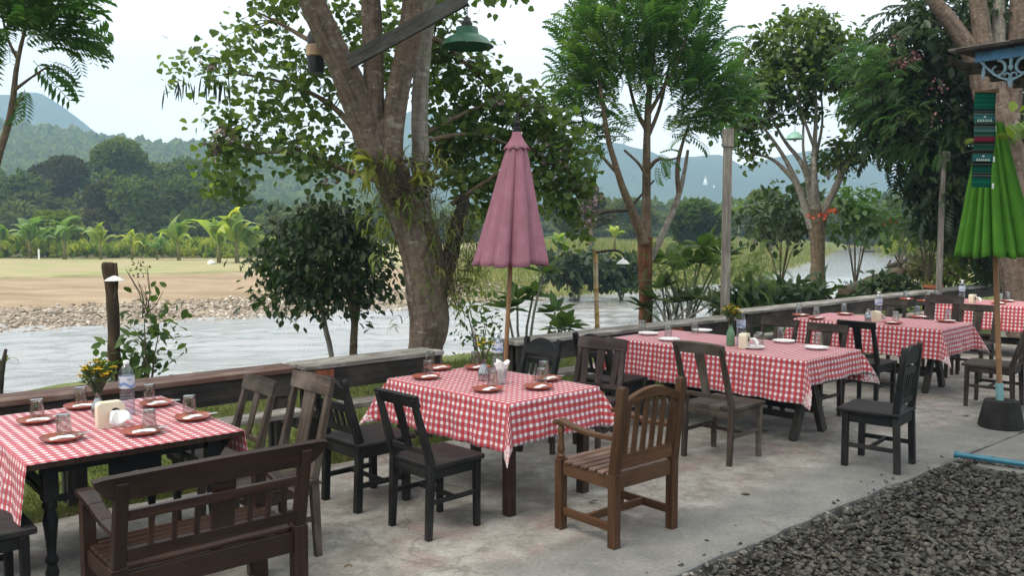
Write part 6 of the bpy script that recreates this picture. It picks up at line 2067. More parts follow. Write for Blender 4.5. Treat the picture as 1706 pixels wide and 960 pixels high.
p = dep(65, 430, 60)
tag(MB().bar((p.x, 60, p.z - .1), (p.x, 60, p.z + .62), .11, .07, (0, 1, 0), .10, .06).build("white_stake", M['white_paint']), "little white stake standing before the banana plants", "stake")
b = MB(); p = dep(352, 441, 54)
b.lathe([(.0, -.05), (.22, -.02), (.27, .10), (.20, .22), (.08, .28), (.0, .285)], 9, (p.x, 54, p.z))
for i, v in enumerate(b.V): b.V[i] = tuple(Vector(v) + Vector((mnoise.noise(Vector(v) * 3) * .09, 0, mnoise.noise(Vector(v) * 4 + Vector((5, 0, 0))) * .05)))
tag(b.build("white_rock", M['white_china'], None, 60), "single white rock lying left of the right banana clump", "rock")

# ------------------------------------------------------------------ umbrellas, closed
def cloth_mat(name, base, dark, stripes=None, rough=.75):
    m, n, l, b = new_mat(name)
    g = attr(n, "grain").outputs["Vector"]
    f = noise_tex(n, l, g, 6, 6, .65)
    f2 = noise_tex(n, l, g, 1, 5, .6, (60, 60, 4))
    c = ramp(n, l, f, [(.3, tuple(x * .8 for x in base)), (.7, tuple(min(1, x * 1.15) for x in base))])
    st = ramp(n, l, noise_tex(n, l, g, 1, 5, .6, (9, 9, .5)), [(.58, G3(0)), (.72, G3(.7))])  # dark lengthwise streaks: crease shade painted into the cloth colour
    c = mixc(n, l, st, c, dark)
    c = mixc(n, l, 1.0, c, ramp(n, l, f2, [(.3, G3(.9)), (.7, G3(1.08))]), 'MULTIPLY')
    l.new(c, b.inputs["Base Color"])
    b.inputs["Roughness"].default_value = rough
    b.inputs["Specular IOR Level"].default_value = .15
    bump(n, l, b, f, .3, .02)
    tl = n.new("ShaderNodeBsdfTranslucent"); l.new(c, tl.inputs["Color"])
    mx = n.new("ShaderNodeMixShader"); mx.inputs["Fac"].default_value = .18
    l.new(b.outputs[0], mx.inputs[1]); l.new(tl.outputs[0], mx.inputs[2])
    l.new(mx.outputs[0], n["Material Output"].inputs["Surface"])
    return m
M['pink_cloth'] = cloth_mat("faded_pink_cloth", (.44, .195, .25), (.20, .12, .18))
M['green_cloth'] = cloth_mat("lime_cloth", (.105, .29, .03), (.05, .17, .02))
M['red_cloth'] = cloth_mat("red_cloth", (.36, .02, .03), (.22, .02, .03))

def umbrella(name, foot, label, cloth, rim_z, top_z, rim_r, top_r, folds, depth, lean=(0, 0), pole_r=.022, pole='bamboo', ruffle=True, seed=0, base=None, bell=1.15):
    """a closed parasol: the cloth hangs in deep folds round its bamboo pole"""
    t = empty(name, foot, 0, label, "umbrella")
    def ax(z): return Vector((lean[0] * z, lean[1] * z, 0))
    b = MB()
    zs = np.linspace(.0, rim_z + .35, 7)
    for k in range(len(zs) - 1):
        za, zb = zs[k], zs[k + 1]
        pts = [(0, 1.12), (.05, 1.0), (.95, 1.0), (1, 1.12)]
        b.tube([Vector((0, 0, za + (zb - za) * f)) + ax(za + (zb - za) * f) for f, _ in pts], [pole_r * s for _, s in pts], 12)
    b.tube([Vector((0, 0, rim_z + .34)) + ax(rim_z), Vector((0, 0, top_z + .06)) + ax(top_z)], pole_r * .8, 8)
    b.build("pole", M[pole], t, 50)
    rnd = random.Random(seed)
    wob = [rnd.uniform(.55, 1.35) for _ in range(folds)]
    wid = np.cumsum([0] + [rnd.uniform(.45, 1.6) for _ in range(folds)]); wid = wid / wid[-1]
    skew = [rnd.choice((.45, .6, 1.5, 2.0)) for _ in range(folds)]
    na, nz = folds * 16, 22
    P = []
    for i in range(nz + 1):
        k = i / nz
        z = rim_z + (top_z - rim_z) * k
        row = []
        R0 = top_r + (rim_r - top_r) * (1 - k) ** bell
        for j in range(na):
            a = 2 * math.pi * j / na
            f_ = a / (2 * math.pi)
            idx = int(min(folds - 1, np.searchsorted(wid, f_, side='right') - 1)); fr_ = (f_ - wid[idx]) / (wid[idx + 1] - wid[idx])
            fi = idx + fr_
            # pleat: rounded outer rib falling to a sharp crease
            pl = abs(math.sin(math.pi * fr_ ** skew[idx])) ** .5
            dpt = depth * wob[idx] * (1 - k * .55)
            r = R0 * (1 - dpt * (1 - pl)) * (1 + .03 * mnoise.noise(Vector((a * 2, k * 3, seed))))
            tw = a + .10 * k * math.sin(a * 2 + seed)
            zz = z - (.02 * (1 - pl) + .012 * math.sin(fi * 2.1 + seed)) * (1 - k) ** 3 * (-1)
            row.append(Vector((r * math.cos(tw), r * math.sin(tw), zz)) + ax(z))
        P.append(row)
    c = MB(); c.grid(P, True)
    for i in range(len(c.V)):
        j = i % na; k = (i // na)
        c.G[i] = (j / na * rim_r * 6.28 + seed, seed, (1 - k / nz) * (top_z - rim_z) + seed)
    cl_ = c.build("canopy", M[cloth], t, 180)
    s_ = cl_.modifiers.new("thickness", 'SOLIDIFY'); s_.thickness = .003
    # ribs inside, showing at the rim
    rb = MB()
    for q in range(folds):
        a = 2 * math.pi * (q + .5) / folds
        rb.tube([Vector((rim_r * .70 * math.cos(a), rim_r * .70 * math.sin(a), rim_z + .012)) + ax(rim_z), Vector((top_r * .6 * math.cos(a), top_r * .6 * math.sin(a), top_z - .06)) + ax(top_z)], .005, 5)
    rr = rb.build("ribs", M['bamboo'], t, 180); rr["kind"] = "stuff"
    if ruffle:
        Q = []
        for k, (rr_, z) in enumerate([(top_r * 1.42, -.075), (top_r * 1.2, -.045), (top_r * .9, -.01), (top_r * .62, .03), (top_r * .5, .07), (top_r * .48, .075)]):
            amp = [.10, .07, .03, .01, 0, 0][k]
            Q.append([Vector((rr_ * (1 + amp * math.sin(9 * a + seed)) * math.cos(a), rr_ * (1 + amp * math.sin(9 * a + seed)) * math.sin(a), top_z + .02 + z + amp * .09 * math.cos(9 * a + 1 + seed))) + ax(top_z) for a in np.linspace(0, 2 * math.pi, 61)[:-1]])
        r_ = MB().grid(Q, True).build("ruffle", M[cloth], t, 180)
        s_ = r_.modifiers.new("thickness", 'SOLIDIFY'); s_.thickness = .003
        f = MB(); f.lathe([(.026, 0), (.034, .01), (.034, .05), (.02, .06), (.03, .075), (.03, .095), (.016, .11), (.014, .17), (.0, .175)], 12, Vector((0, 0, top_z + .085)) + ax(top_z))
        f.build("finial", M['black_metal'], t, 40)
    return t
# pink one, standing at the lawn's edge behind the second table
YP = 7.75
f0 = dep(836, 600, YP); f0.z = 0
rim, top = dep(846, 443, YP), dep(861, 238, YP)
lx = (top.x - f0.x) / top.z
pk = umbrella("closed_umbrella", f0, "closed faded pink umbrella on a bamboo pole behind the second table", 'pink_cloth', rim.z, top.z, .352, .080, 9, .36, (lx, 0), .021, 'bamboo', True, 3, bell=1.0)
# green one in its cement block
YG = 7.95
g0 = dep(1668, 690, YG); g0.z = 0
rim, top = dep(1655, 428, YG), dep(1652, 205, YG)
gr = umbrella("closed_umbrella", g0, "closed lime green umbrella standing in a dark cement block at the right", 'green_cloth', rim.z, top.z, .345, .095, 17, .50, ((top.x - g0.x) / top.z, 0), .024, 'bamboo', False, 8, bell=1.0)
b = MB().lathe([(.185, 0), (.192, .01), (.186, .06), (.150, .235), (.142, .25), (.05, .252), (.0, .25)], 28, (0, 0, 0))
b.build("base_block", M['cement'], gr, 40)
lg = (top.x - g0.x) / top.z
MB().tube([(lg * .24, 0, .24), (lg * .41, 0, .41)], .033, 14).build("sleeve", plain("pale_blue_pipe", (.17, .33, .34), .5), gr, 40)
r0 = dep(1752, 600, 9.6); r0.z = 0
rim = dep(1700, 384, 9.6)
umbrella("closed_umbrella", r0, "closed dark red umbrella mostly beyond the right edge of the view", 'red_cloth', rim.z, 2.75, .37, .08, 10, .35, (0, 0), .022, 'bamboo', True, 5)
b = MB().lathe([(.185, 0), (.192, .01), (.150, .235), (.0, .25)], 24, (0, 0, 0)).build("base_block", M['cement'], bpy.data.objects["closed_umbrella.002"], 40)

# ------------------------------------------------------------------ pavilion eave with blue fretwork, and the woven banner
RC = Vector((3.70, 7.30, 3.235))
def pavilion():
    nd = -PD
    t = empty("pavilion", (RC.x, RC.y, 0), R(ANG), "corner of a pavilion roof with blue fretwork at the upper right", "pavilion")
    # local x = along RD (away to the right), local y = PD (towards the river); eave runs along -y
    Z = RC.z
    L = 3.2
    for k in range(8):
        y = -.02 - .40 * k
        MB().box((1.5, y - .2, Z + .045 + .004 * (k % 2)), (3.3, .395, .03), .003, 0).build("roof_board", M['dark_plank'], t)
    MB().box((-.06, -L / 2 + .01, Z + .055), (.16, L + .06, .022), .003, 1).build("roof_edge", M['grey_plank'], t)
    MB().box((0, -L / 2 - .12, Z - .005), (.028, L, .085), .003, 1).build("fascia", M['blue_paint'], t)
    MB().box((1.5, .06, Z - .02), (3.1, .035, .06), .003, 0).build("edge_beam", M['dark_plank'], t)
    for k in range(6):
        MB().box((.35 + .55 * k, -L / 2 + .1, Z - .03), (.06, L, .10), .003, 1).build("rafter", M['dark_plank'], t)
    # fretwork: scrolls cut from board, hanging below the fascia
    def strip(pts, w, wid1=None):
        n = len(pts); Lp, Rp = [], []
        for i in range(n):
            a = pts[max(i - 1, 0)]; c = pts[min(i + 1, n - 1)]
            dx, dy = c[0] - a[0], c[1] - a[1]
            q = math.hypot(dx, dy) or 1
            ww = w * (1 - .55 * (i / (n - 1))) if wid1 else w
            Lp.append((pts[i][0] - dy / q * ww, pts[i][1] + dx / q * ww)); Rp.append((pts[i][0] + dy / q * ww, pts[i][1] - dx / q * ww))
        return Lp, Rp
    zt = Z - .05
    def curl(b, cx, cz, r, a0, turns, w, sgn=1):
        N = 18
        pts = [(cx + sgn * r * (1 - .62 * i / N) * math.cos(a0 + turns * 2 * math.pi * i / N), cz + r * (1 - .62 * i / N) * math.sin(a0 + turns * 2 * math.pi * i / N)) for i in range(N + 1)]
        Lp, Rp = strip(pts, w, True)
        for i in range(N):
            q = [Lp[i], Lp[i + 1], Rp[i + 1], Rp[i]]
            b.prism(q, .018, (0, 0, 0), (0, 1, 0), (0, 0, 1))
    def arc(b, y0, y1, sag, w):
        N = 12
        pts = [(y0 + (y1 - y0) * i / N, zt - sag * math.sin(math.pi * i / N)) for i in range(N + 1)]
        Lp, Rp = strip(pts, w)
        for i in range(N):
            b.prism([Lp[i], Lp[i + 1], Rp[i + 1], Rp[i]], .016, (0, 0, 0), (0, 1, 0), (0, 0, 1))
    unit_w = .46
    for k in range(6):
        y = -.16 - unit_w * (k + .5)
        b = MB()
        curl(b, y + .10, zt - .075, .072, math.pi * .5, .95, .011, 1)
        curl(b, y - .10, zt - .075, .072, math.pi * .5, .95, .011, -1)
        arc(b, y + .225, y - .225, .165, .008)
        curl(b, y + .03, zt - .135, .034, math.pi * 1.5, -.8, .008, 1)
        curl(b, y - .03, zt - .135, .034, math.pi * 1.5, -.8, .008, -1)
        b.prism([(y, zt - .235), (y + .018, zt - .19), (y + .012, zt - .15), (y, zt - .13), (y - .012, zt - .15), (y - .018, zt - .19)], .018, (0, 0, 0), (0, 1, 0), (0, 0, 1))
        b.prism([(y + .011, zt), (y + .011, zt - .05), (y + .02, zt - .07), (y, zt - .10), (y - .02, zt - .07), (y - .011, zt - .05), (y - .011, zt)], .017, (0, 0, 0), (0, 1, 0), (0, 0, 1))
        for s in (-1, 1):
            b.prism([(y + s * .20, zt), (y + s * .22, zt - .09), (y + s * .205, zt - .15), (y + s * .19, zt - .09)], .015, (0, 0, 0), (0, 1, 0), (0, 0, 1))
        b.build("fretwork", M['bluegrey_paint'], t)
    for x, y in ((.5, -2.9), (2.9, -2.9), (2.9, -.1)):
        MB().bar((x, y, 0), (x, y, Z - .08), .12, .12, (0, 1, 0), b=.008).build("post", M['dark_plank'], t)
    return t
pavilion()

def banner():
    m, n, l, b = new_mat("woven_banner")
    uv = n.new("ShaderNodeUVMap"); uv.uv_map = "UVMap"
    sp = n.new("ShaderNodeSeparateXYZ"); l.new(uv.outputs["UV"], sp.inputs[0])
    r = n.new("ShaderNodeValToRGB"); r.color_ramp.interpolation = 'CONSTANT'
    g, gd, gy, gy2, tl_, rd, bk = (.006, .105, .065), (.008, .07, .05), (.06, .085, .068), (.10, .125, .105), (.03, .13, .13), (.17, .018, .04), (.012, .016, .014)
    stops = [(.0, g), (.085, gd), (.10, bk), (.115, gy2), (.13, bk), (.145, gy), (.155, gd), (.215, bk), (.235, gy), (.25, bk), (.27, tl_), (.345, gy2), (.355, bk), (.38, gy), (.40, gd), (.435, gy), (.45, bk), (.475, rd), (.525, gy), (.545, gd), (.575, gy2), (.59, tl_), (.615, gy), (.64, bk), (.66, gy), (.68, tl_), (.755, gy2), (.77, bk), (.785, gy), (.80, bk), (.82, g)]
    e = r.color_ramp.elements
    while len(e) < len(stops): e.new(.5)
    for i, (p, c) in enumerate(stops): e[i].position = p; e[i].color = (*c, 1)
    l.new(sp.outputs["Y"], r.inputs["Fac"])
    # fine weft lines
    ln = n.new("ShaderNodeMath"); ln.operation = 'MULTIPLY'; ln.inputs[1].default_value = 140; l.new(sp.outputs["Y"], ln.inputs[0])
    s = n.new("ShaderNodeMath"); s.operation = 'SINE'; l.new(ln.outputs[0], s.inputs[0])
    c = mixc(n, l, 1.0, r.outputs["Color"], ramp(n, l, s.outputs[0], [(.2, G3(.75)), (.8, G3(1.15))]), 'MULTIPLY')
    l.new(c, b.inputs["Base Color"])
    b.inputs["Roughness"].default_value = .9
    b.inputs["Specular IOR Level"].default_value = .05
    Yb = 7.22
    top, bot = dep(1643, 152, Yb), dep(1637, 312, Yb)
    t = empty("woven_banner", bot, R(4), "long green woven banner with striped bands hanging from the roof corner", "banner")
    H = top.z - bot.z; w = .178
    P, UV = [], []
    for i in range(25):
        k = i / 24
        row = []
        for j in range(9):
            x = (j / 8 - .5) * w
            row.append((x + (top.x - bot.x) * k - .01 * (1 - k), .012 * math.sin(x * 22 + k * 4) * (1 - k) + .01 * math.sin(k * 9), H * k)); UV.append((j / 8, k))
        P.append(row)
    bb = MB().grid(P); bb.UV = UV
    o = bb.build("cloth", m, t, 180)
    sol = o.modifiers.new("thickness", 'SOLIDIFY'); sol.thickness = .003
    MB().tube([(top.x - bot.x - .105, 0, H), (top.x - bot.x + .105, 0, H)], .010, 8).build("rod", M['bamboo'], t, 60)
    # woven motif in the two pale bands: a row of little pyramids with a diamond above
    mk = MB()
    for k0 in (.305, .715):
        z = H * k0
        dx = (top.x - bot.x) * k0
        for i in range(6):
            x = dx + (i - 2.5) * .021 - .006
            yy = .010 * math.sin(k0 * 9) - .006 + .012 * math.sin((x - dx) * 22 + k0 * 4) * (1 - k0)
            mk.prism([(-.009, -.022), (.009, -.022), (.004, -.006), (0, .0), (-.004, -.006)], .003, (x, yy, z), (1, 0, 0), (0, 0, 1))
        yy = .010 * math.sin(k0 * 9) - .006
        mk.prism([(0, .006), (.014, .016), (0, .026), (-.014, .016)], .003, (dx - .005, yy, z), (1, 0, 0), (0, 0, 1))
    mo = mk.build("motif", plain("pale_thread", (.42, .52, .50), .9, .05), t); mo["kind"] = "stuff"
    for (k, sx) in ((.30, 1), (.62, 1), (.02, 1)):
        tz = MB()
        x = (top.x - bot.x) * k + sx * w / 2
        tz.lathe([(.0, -.03), (.010, -.02), (.006, .0), (.009, .012), (.0, .02)], 7, (x + .006, .01, H * k))
        tz.build("tassel", M['napkin'], t, 60)
    fl_ = bpy.data.objects
banner()
lv = Leaves()
for (u, v) in ((1625, 232), (1660, 228)):
    p = np.array(dep(u, v, 7.6)); lv.add('oval', np.tile(p, (4, 1)), RNG.normal(size=(4, 3)) * .4 + (np.sign(u - 1645) * .9, 0, .2), .10, 1.1, tint=.5)
lv.add('oval', np.tile(np.array(dep(1668, 205, 9.2)), (7, 1)) + RNG.normal(size=(7, 3)) * .12, RNG.normal(size=(7, 3)) * .4 + (.8, 0, 0), .17, 1.2, tint=.3)
tag(lv.build("vine_leaves", M['leaf_bright']), "few bright green leaves peeping out beside the woven banner", "vine")

# ------------------------------------------------------------------ blue pipe on its kerb at the gravel's end
p0, p1 = at(1590, 757, .05), at(1790, 786, .05)
t = empty("water_pipe", p0, 0, "blue plastic water pipe lying at the far end of the gravel", "pipe")
d = (p1 - p0)
MB().tube([d * .02, d], .022, 14).build("pipe", M['blue_pvc'], t, 50)
MB().tube([d * 0, d * .035], .029, 14).build("coupling", M['blue_pvc'], t, 50)
MB().tube([d * .30, d * .34], .027, 14).build("coupling", M['blue_pvc'], t, 50)
kb = MB().bar(p0 - Vector((-.12, .10, .085)), p1 - Vector((-.1, .10, .085)), .09, .07, (0, 0, 1), b=.01)
tag(kb.build("kerb", M['concrete']), "low concrete kerb under the blue pipe", kind='structure')

# ------------------------------------------------------------------ things on the tables
TOP = .7475
def plate(mat, r=.105):
    t = MB().lathe([(.0, .006), (r * .55, .004), (r * .62, .0), (r * .66, .002), (r * .95, .016), (r, .021), (r * .985, .0245), (r * .93, .021), (r * .70, .0105), (r * .60, .009), (.0, .0095)], 32, (0, 0, 0), False)
    return t.build("plate", M[mat], None, 60)
def tumbler():
    """glass standing upside down: thick base on top"""
    t = empty("tumbler")
    h, r0, r1 = .105, .036, .029
    MB().lathe([(r0 - .0022, 0), (r0, .0), (r0, .002), (r1, h), (r1 - .0022, h - .001), (r0 - .0022, .002)], 24, (0, 0, 0), False).build("wall", M['glass'], t, 60)
    MB().lathe([(.0, h - .016), (r1 - .003, h - .014), (r1 - .0005, h - .010), (r1 - .0005, h), (r1 - .004, h + .002), (.0, h + .001)], 24, (0, 0, 0), False).build("base", M['glass_base'], t, 60)
    return t
def napkin():
    b = MB()
    P = []
    for i in range(9):
        row = []
        for j in range(7):
            x, y = (i / 8 - .5) * .115, (j / 6 - .5) * .042
            z = .006 + .010 * (1 - (2 * i / 8 - 1) ** 2) * (.5 + .5 * math.cos(3 * y / .042)) + .004 * mnoise.noise(Vector((x * 40, y * 40, 2)))
            row.append((x, y, z))
        P.append(row)
    b.grid(P)
    o = b.build("napkin", M['napkin'], None, 180)
    s_ = o.modifiers.new("thickness", 'SOLIDIFY'); s_.thickness = .005; s_.offset = -1
    return o
def spoon():
    b = MB()
    b.bar((.085, 0, .004), (-.02, 0, .007), .007, .0025, (0, 0, 1), .004, .0022, b=.0006)
    P = []
    for i in range(9):
        k = i / 8
        w = .019 * math.sin(math.pi * (.08 + .90 * k)) ** .7
        x = -.018 - .058 * k
        P.append([(x, y * w, .007 - .005 * (1 - (y) ** 2) * math.sin(math.pi * k)) for y in (-1, -.5, 0, .5, 1)])
    b.grid(P)
    o = b.build("spoon", M['steel'], None, 60)
    s_ = o.modifiers.new("thickness", 'SOLIDIFY'); s_.thickness = .0015
    return o
def label_mat():
    m, n, l, b = new_mat("bottle_label")
    g = attr(n, "grain").outputs["Vector"]
    sp = n.new("ShaderNodeSeparateXYZ"); l.new(g, sp.inputs[0])
    def mth(op, a, c=None):
        x = n.new("ShaderNodeMath"); x.operation = op
        for i, v in enumerate((a, c)):
            if v is None: continue
            if hasattr(v, "is_linked"): l.new(v, x.inputs[i])
            else: x.inputs[i].default_value = v
        return x.outputs[0]
    # swoosh: a rising blue wave; X = angle/pi, Z = height 0..1
    wave = mth('MULTIPLY', mth('SINE', mth('MULTIPLY', sp.outputs["X"], 9.4)), .14)
    d1 = mth('SUBTRACT', sp.outputs["Z"], mth('ADD', wave, .36))
    blue = ramp(n, l, mth('ADD', d1, .5), [(.22, G3(0)), (.30, G3(.7)), (.50, G3(.95)), (.54, G3(0))])
    c = mixc(n, l, blue, (.66, .70, .76), (.10, .22, .52))
    b.inputs["Roughness"].default_value = .35
    l.new(c, b.inputs["Base Color"])
    tr = n.new("ShaderNodeBsdfTransparent")
    mx = n.new("ShaderNodeMixShader"); mx.inputs["Fac"].default_value = .22
    l.new(b.outputs[0], mx.inputs[1]); l.new(tr.outputs[0], mx.inputs[2])
    l.new(mx.outputs[0], n["Material Output"].inputs["Surface"])
    return m
M['label'] = label_mat()
M['cap'] = plain("bottle_cap", (.78, .79, .82), .4, .4, 0, .03)
M['label_ink'] = plain("label_ink", (.30, .36, .52), .5)
def bottle():
    t = empty("water_bottle")
    r = .042
    pr = [(.030, 0), (.040, .004), (r, .015)]
    for k in range(6):
        z = .02 + k * .02
        pr += [(r, z), (r - .0035, z + .008), (r - .0035, z + .012), (r, z + .018)]
    pr += [(r - .004, .150), (r, .158), (r + .0005, .235), (r - .001, .242), (r - .006, .262), (.028, .282), (.016, .296), (.0135, .302), (.0135, .315)]
    MB().lathe(pr, 28, (0, 0, 0), False).build("body", M['pet'], t, 60)
    MB().lathe([(.0, .004), (r - .004, .006), (r - .004, .225), (.0, .226)], 20, (0, 0, 0), False).build("water", M['water_in'], t, 60)
    b = MB(); na = 28
    for z, k in ((.160, 0), (.232, 1)):
        for i in range(na):
            a = 2 * math.pi * i / na
            b.V.append(((r + .0015) * math.cos(a), (r + .0015) * math.sin(a), z)); b.G.append((abs(((a / math.pi) + .5) % 2 - 1), 0, k))
    b.F = [(i, (i + 1) % na, na + (i + 1) % na, na + i) for i in range(na)]
    b.build("label", M['label'], t, 180)
    k = MB()       # a band of small grey-blue lettering-like printed bars near the top of the label
    for a0 in (-2.2, -.6, 1.0, 2.6):
        for q in range(6):
            a = a0 + q * .085
            c_ = Vector(((r + .0025) * math.cos(a), (r + .0025) * math.sin(a), .213))
            k.box(c_, (.0022, .0022, .008 + .003 * (q % 2)), .0004, 2)
    ki = k.build("print", M['label_ink'], t); ki["kind"] = "stuff"
    MB().lathe([(.0165, .300), (.0175, .302), (.0175, .318), (.015, .321), (.0, .321)], 18, (0, 0, 0), False).build("cap", M['cap'], t, 50)
    return t
M['water_in'] = glass("water_inside", (.93, .95, .97), .02, .25)
def napkin_box(mat='cream_plastic'):
    """a rounded-corner holder standing on edge, a tissue pulled from the round mouth in its side"""
    t = empty("napkin_holder")
    w, d, h, r = .125, .062, .125, .022
    ol = []
    for cx, cz, a0 in ((w / 2 - r, h - r, 0), (-w / 2 + r, h - r, 90), (-w / 2 + .006, .006, 180), (w / 2 - .006, .006, 270)):
        rr = r if cz > .05 else .006
        for k in range(6):
            a = R(a0 + 18 * k); ol.append((cx + rr * math.cos(a), cz + rr * math.sin(a)))
    MB().prism(ol, d, (0, 0, 0), (1, 0, 0), (0, 0, 1)).build("case", M[mat], t, 30)
    b = MB(); b.lathe([(.0, 0), (.021, 0), (.022, .0015), (.019, .0025), (.0, .0025)], 20, (0, 0, 0))
    m_ = b.build("mouth", M['bark_dark'], t, 60); m_.location = (.018, -d / 2 - .0005, .075); m_.rotation_euler = (R(90), 0, 0)
    P = []
    for i in range(10):
        k = i / 9
        row = []
        for j in range(9):
            y = (j / 8 - .5)
            wd_ = .032 + .085 * k
            row.append((.018 + y * wd_ + .01 * k, -d / 2 - .001 - .068 * k ** .8 + .01 * math.sin(y * 9 + k * 3), .082 - .052 * k ** 1.6 + .014 * math.sin(y * 7 + 2 + k * 4) * k + .012 * math.sin(k * 3.1)))
        P.append(row)
    o = MB().grid(P).build("tissue", M['napkin'], t, 180)
    s_ = o.modifiers.new("thickness", 'SOLIDIFY'); s_.thickness = .0015
    return t
def flower_vase(green=False, n=44, small=False):
    t = empty("flower_vase")
    if green:
        MB().lathe([(.0, .003), (.034, 0), (.036, .01), (.034, .10), (.026, .13), (.017, .15), (.016, .175), (.018, .178), (.014, .176), (.014, .15)], 20, (0, 0, 0), False).build("vase", M['green_glass'], t, 60)
        zt = .176
    else:
        MB().lathe([(.0, .004), (.030, 0), (.034, .008), (.035, .04), (.030, .062), (.018, .085), (.015, .10), (.017, .125), (.015, .124), (.0135, .10), (.016, .084), (.028, .06), (.033, .04), (.031, .01)], 20, (0, 0, 0), False).build("vase", M['glass_base'], t, 60)
        zt = .12
    st_, lv = MB(), Leaves()
    sc = .75 if small else 1.0
    heads = []
    for i in range(n):
        a = random.uniform(0, 6.28); rr = math.sqrt(random.random()) * .088 * sc
        z = zt + (.085 + .06 * random.random() + .03 * (1 - (rr / .09) ** 2)) * sc
        e = Vector((rr * math.cos(a), rr * math.sin(a), z))
        st_.tube([(0, 0, .02), Vector((e.x * .12, e.y * .12, zt)), e], [.0022, .002, .0014], 4, False, 0, 1)
        heads.append(e)
        q = np.array(e) * (.7, .7, 1) - (0, 0, .03)
        lv.add('oval', q + RNG.normal(size=(3, 3)) * .012, RNG.normal(size=(3, 3)) * .6 + (e.x * 6, e.y * 6, .5), .030 + .016 * RNG.random(3), 1.0, tint=.3 + .7 * RNG.random(3))
    so = st_.build("stems", M['pods'], t, 180); so["kind"] = "stuff"
    lo = lv.build("leaves", M['leaf_mid'], t); lo["kind"] = "stuff"
    pet, hb = Leaves(), MB()
    for e in heads:
        k = 9
        a = np.arange(k) / k * 6.283
        tilt = np.array((e.x * 9, e.y * 9, .35)) + RNG.normal(size=3) * .8
        D = np.stack([np.cos(a), np.sin(a), .25 + 0 * a], -1) + tilt * .3
        pet.add('oval', np.tile(np.array(e), (k, 1)), D, .0165, 1.5, tint=.5, twist=.1)
        hb.lathe([(.0, -.003), (.0045, -.001), (.004, .004), (.0, .006)], 7, e)
    po = pet.build("petals", M['petal_yellow'], t); po["kind"] = "stuff"
    ho = hb.build("flower_centres", M['flower_heart'], t, 180); ho["kind"] = "stuff"
    return t

PROTO = {}
def place(kind, maker, xyz, rz, label, cat, group, scale=1.0):
    if kind not in PROTO:
        o = maker(); PROTO[kind] = o
    else:
        o = dup(PROTO[kind])
    o.location = xyz
    o.rotation_euler = (0, 0, rz)
    o.scale = (scale,) * 3
    for k in ("label", "category", "group"):
        if k in o: del o[k]
    return tag(o, label, cat, group)
ON = {1: "leftmost table", 2: "table beside the teak armchair", 3: "table with white plates", 4: "fourth table behind the white plates", 5: "farthest table"}
def setting(tn, u, v, where, mat='terracotta', glass_uv=None, nap=True, spn=False, off=(0, 0), rz=None, pl=True):
    p = at(u, v, TOP)
    colour = {"terracotta": "terracotta", "white_china": "white"}[mat]
    rz = random.uniform(0, 6.28) if rz is None else rz
    zp = TOP
    if pl:
        place("plate_" + mat, lambda: plate(mat), (p.x, p.y, TOP), random.uniform(0, 6), f"{colour} plate {where} of the {ON[tn]}", "plate", f"{colour} plates")
        zp = TOP + .0098
    g = at(*glass_uv, TOP) if glass_uv else p
    gz_ = zp if (Vector((g.x - p.x, g.y - p.y, 0)).length < .055 and pl) else TOP
    place("tumbler", tumbler, (g.x, g.y, gz_), 0, f"upturned glass {where} of the {ON[tn]}", "glass", "upturned drinking glasses", 1.14)
    if nap:
        a = rz
        place("napkin", napkin, (p.x + .032 * math.cos(a), p.y - .040, zp + .003), a, f"folded white napkin {where} of the {ON[tn]}", "napkin", "folded napkins")
    if spn:
        place("spoon", spoon, (p.x + .06, p.y + .01, zp + .014), R(random.uniform(195, 225)), f"steel spoon {where} of the {ON[tn]}", "spoon", "steel spoons")
# first table
for u, v, wh, g, sn in [(62, 704, "at the left edge", (62, 700), True), (103, 734, "at the near left corner", (107, 731), True), (137, 680, "at the back left", (135, 677), False), (237, 723, "at the near middle", (249, 719), True), (262, 676, "at the back right beside the bottle", (249, 672), True), (322, 699, "at the right end", (316, 693), True)]:
    setting(1, u, v, wh, glass_uv=g, spn=sn, rz=R(random.uniform(20, 60)))
p = at(213, 691, TOP); place("bottle", bottle, p, R(150), "clear water bottle with a blue wave label on the leftmost table", "water bottle", "bottled water on the tables")
p = at(184, 711, TOP); place("napkin_box", napkin_box, p, R(38), "cream napkin holder with a tissue pulled out on the leftmost table", "napkin holder", "cream napkin holders", 1.12)
p = at(164, 693, TOP); place("vase", flower_vase, p, 0, "glass bottle vase with many small yellow flowers on the leftmost table", "flower vase", "flower vases", 1.12)
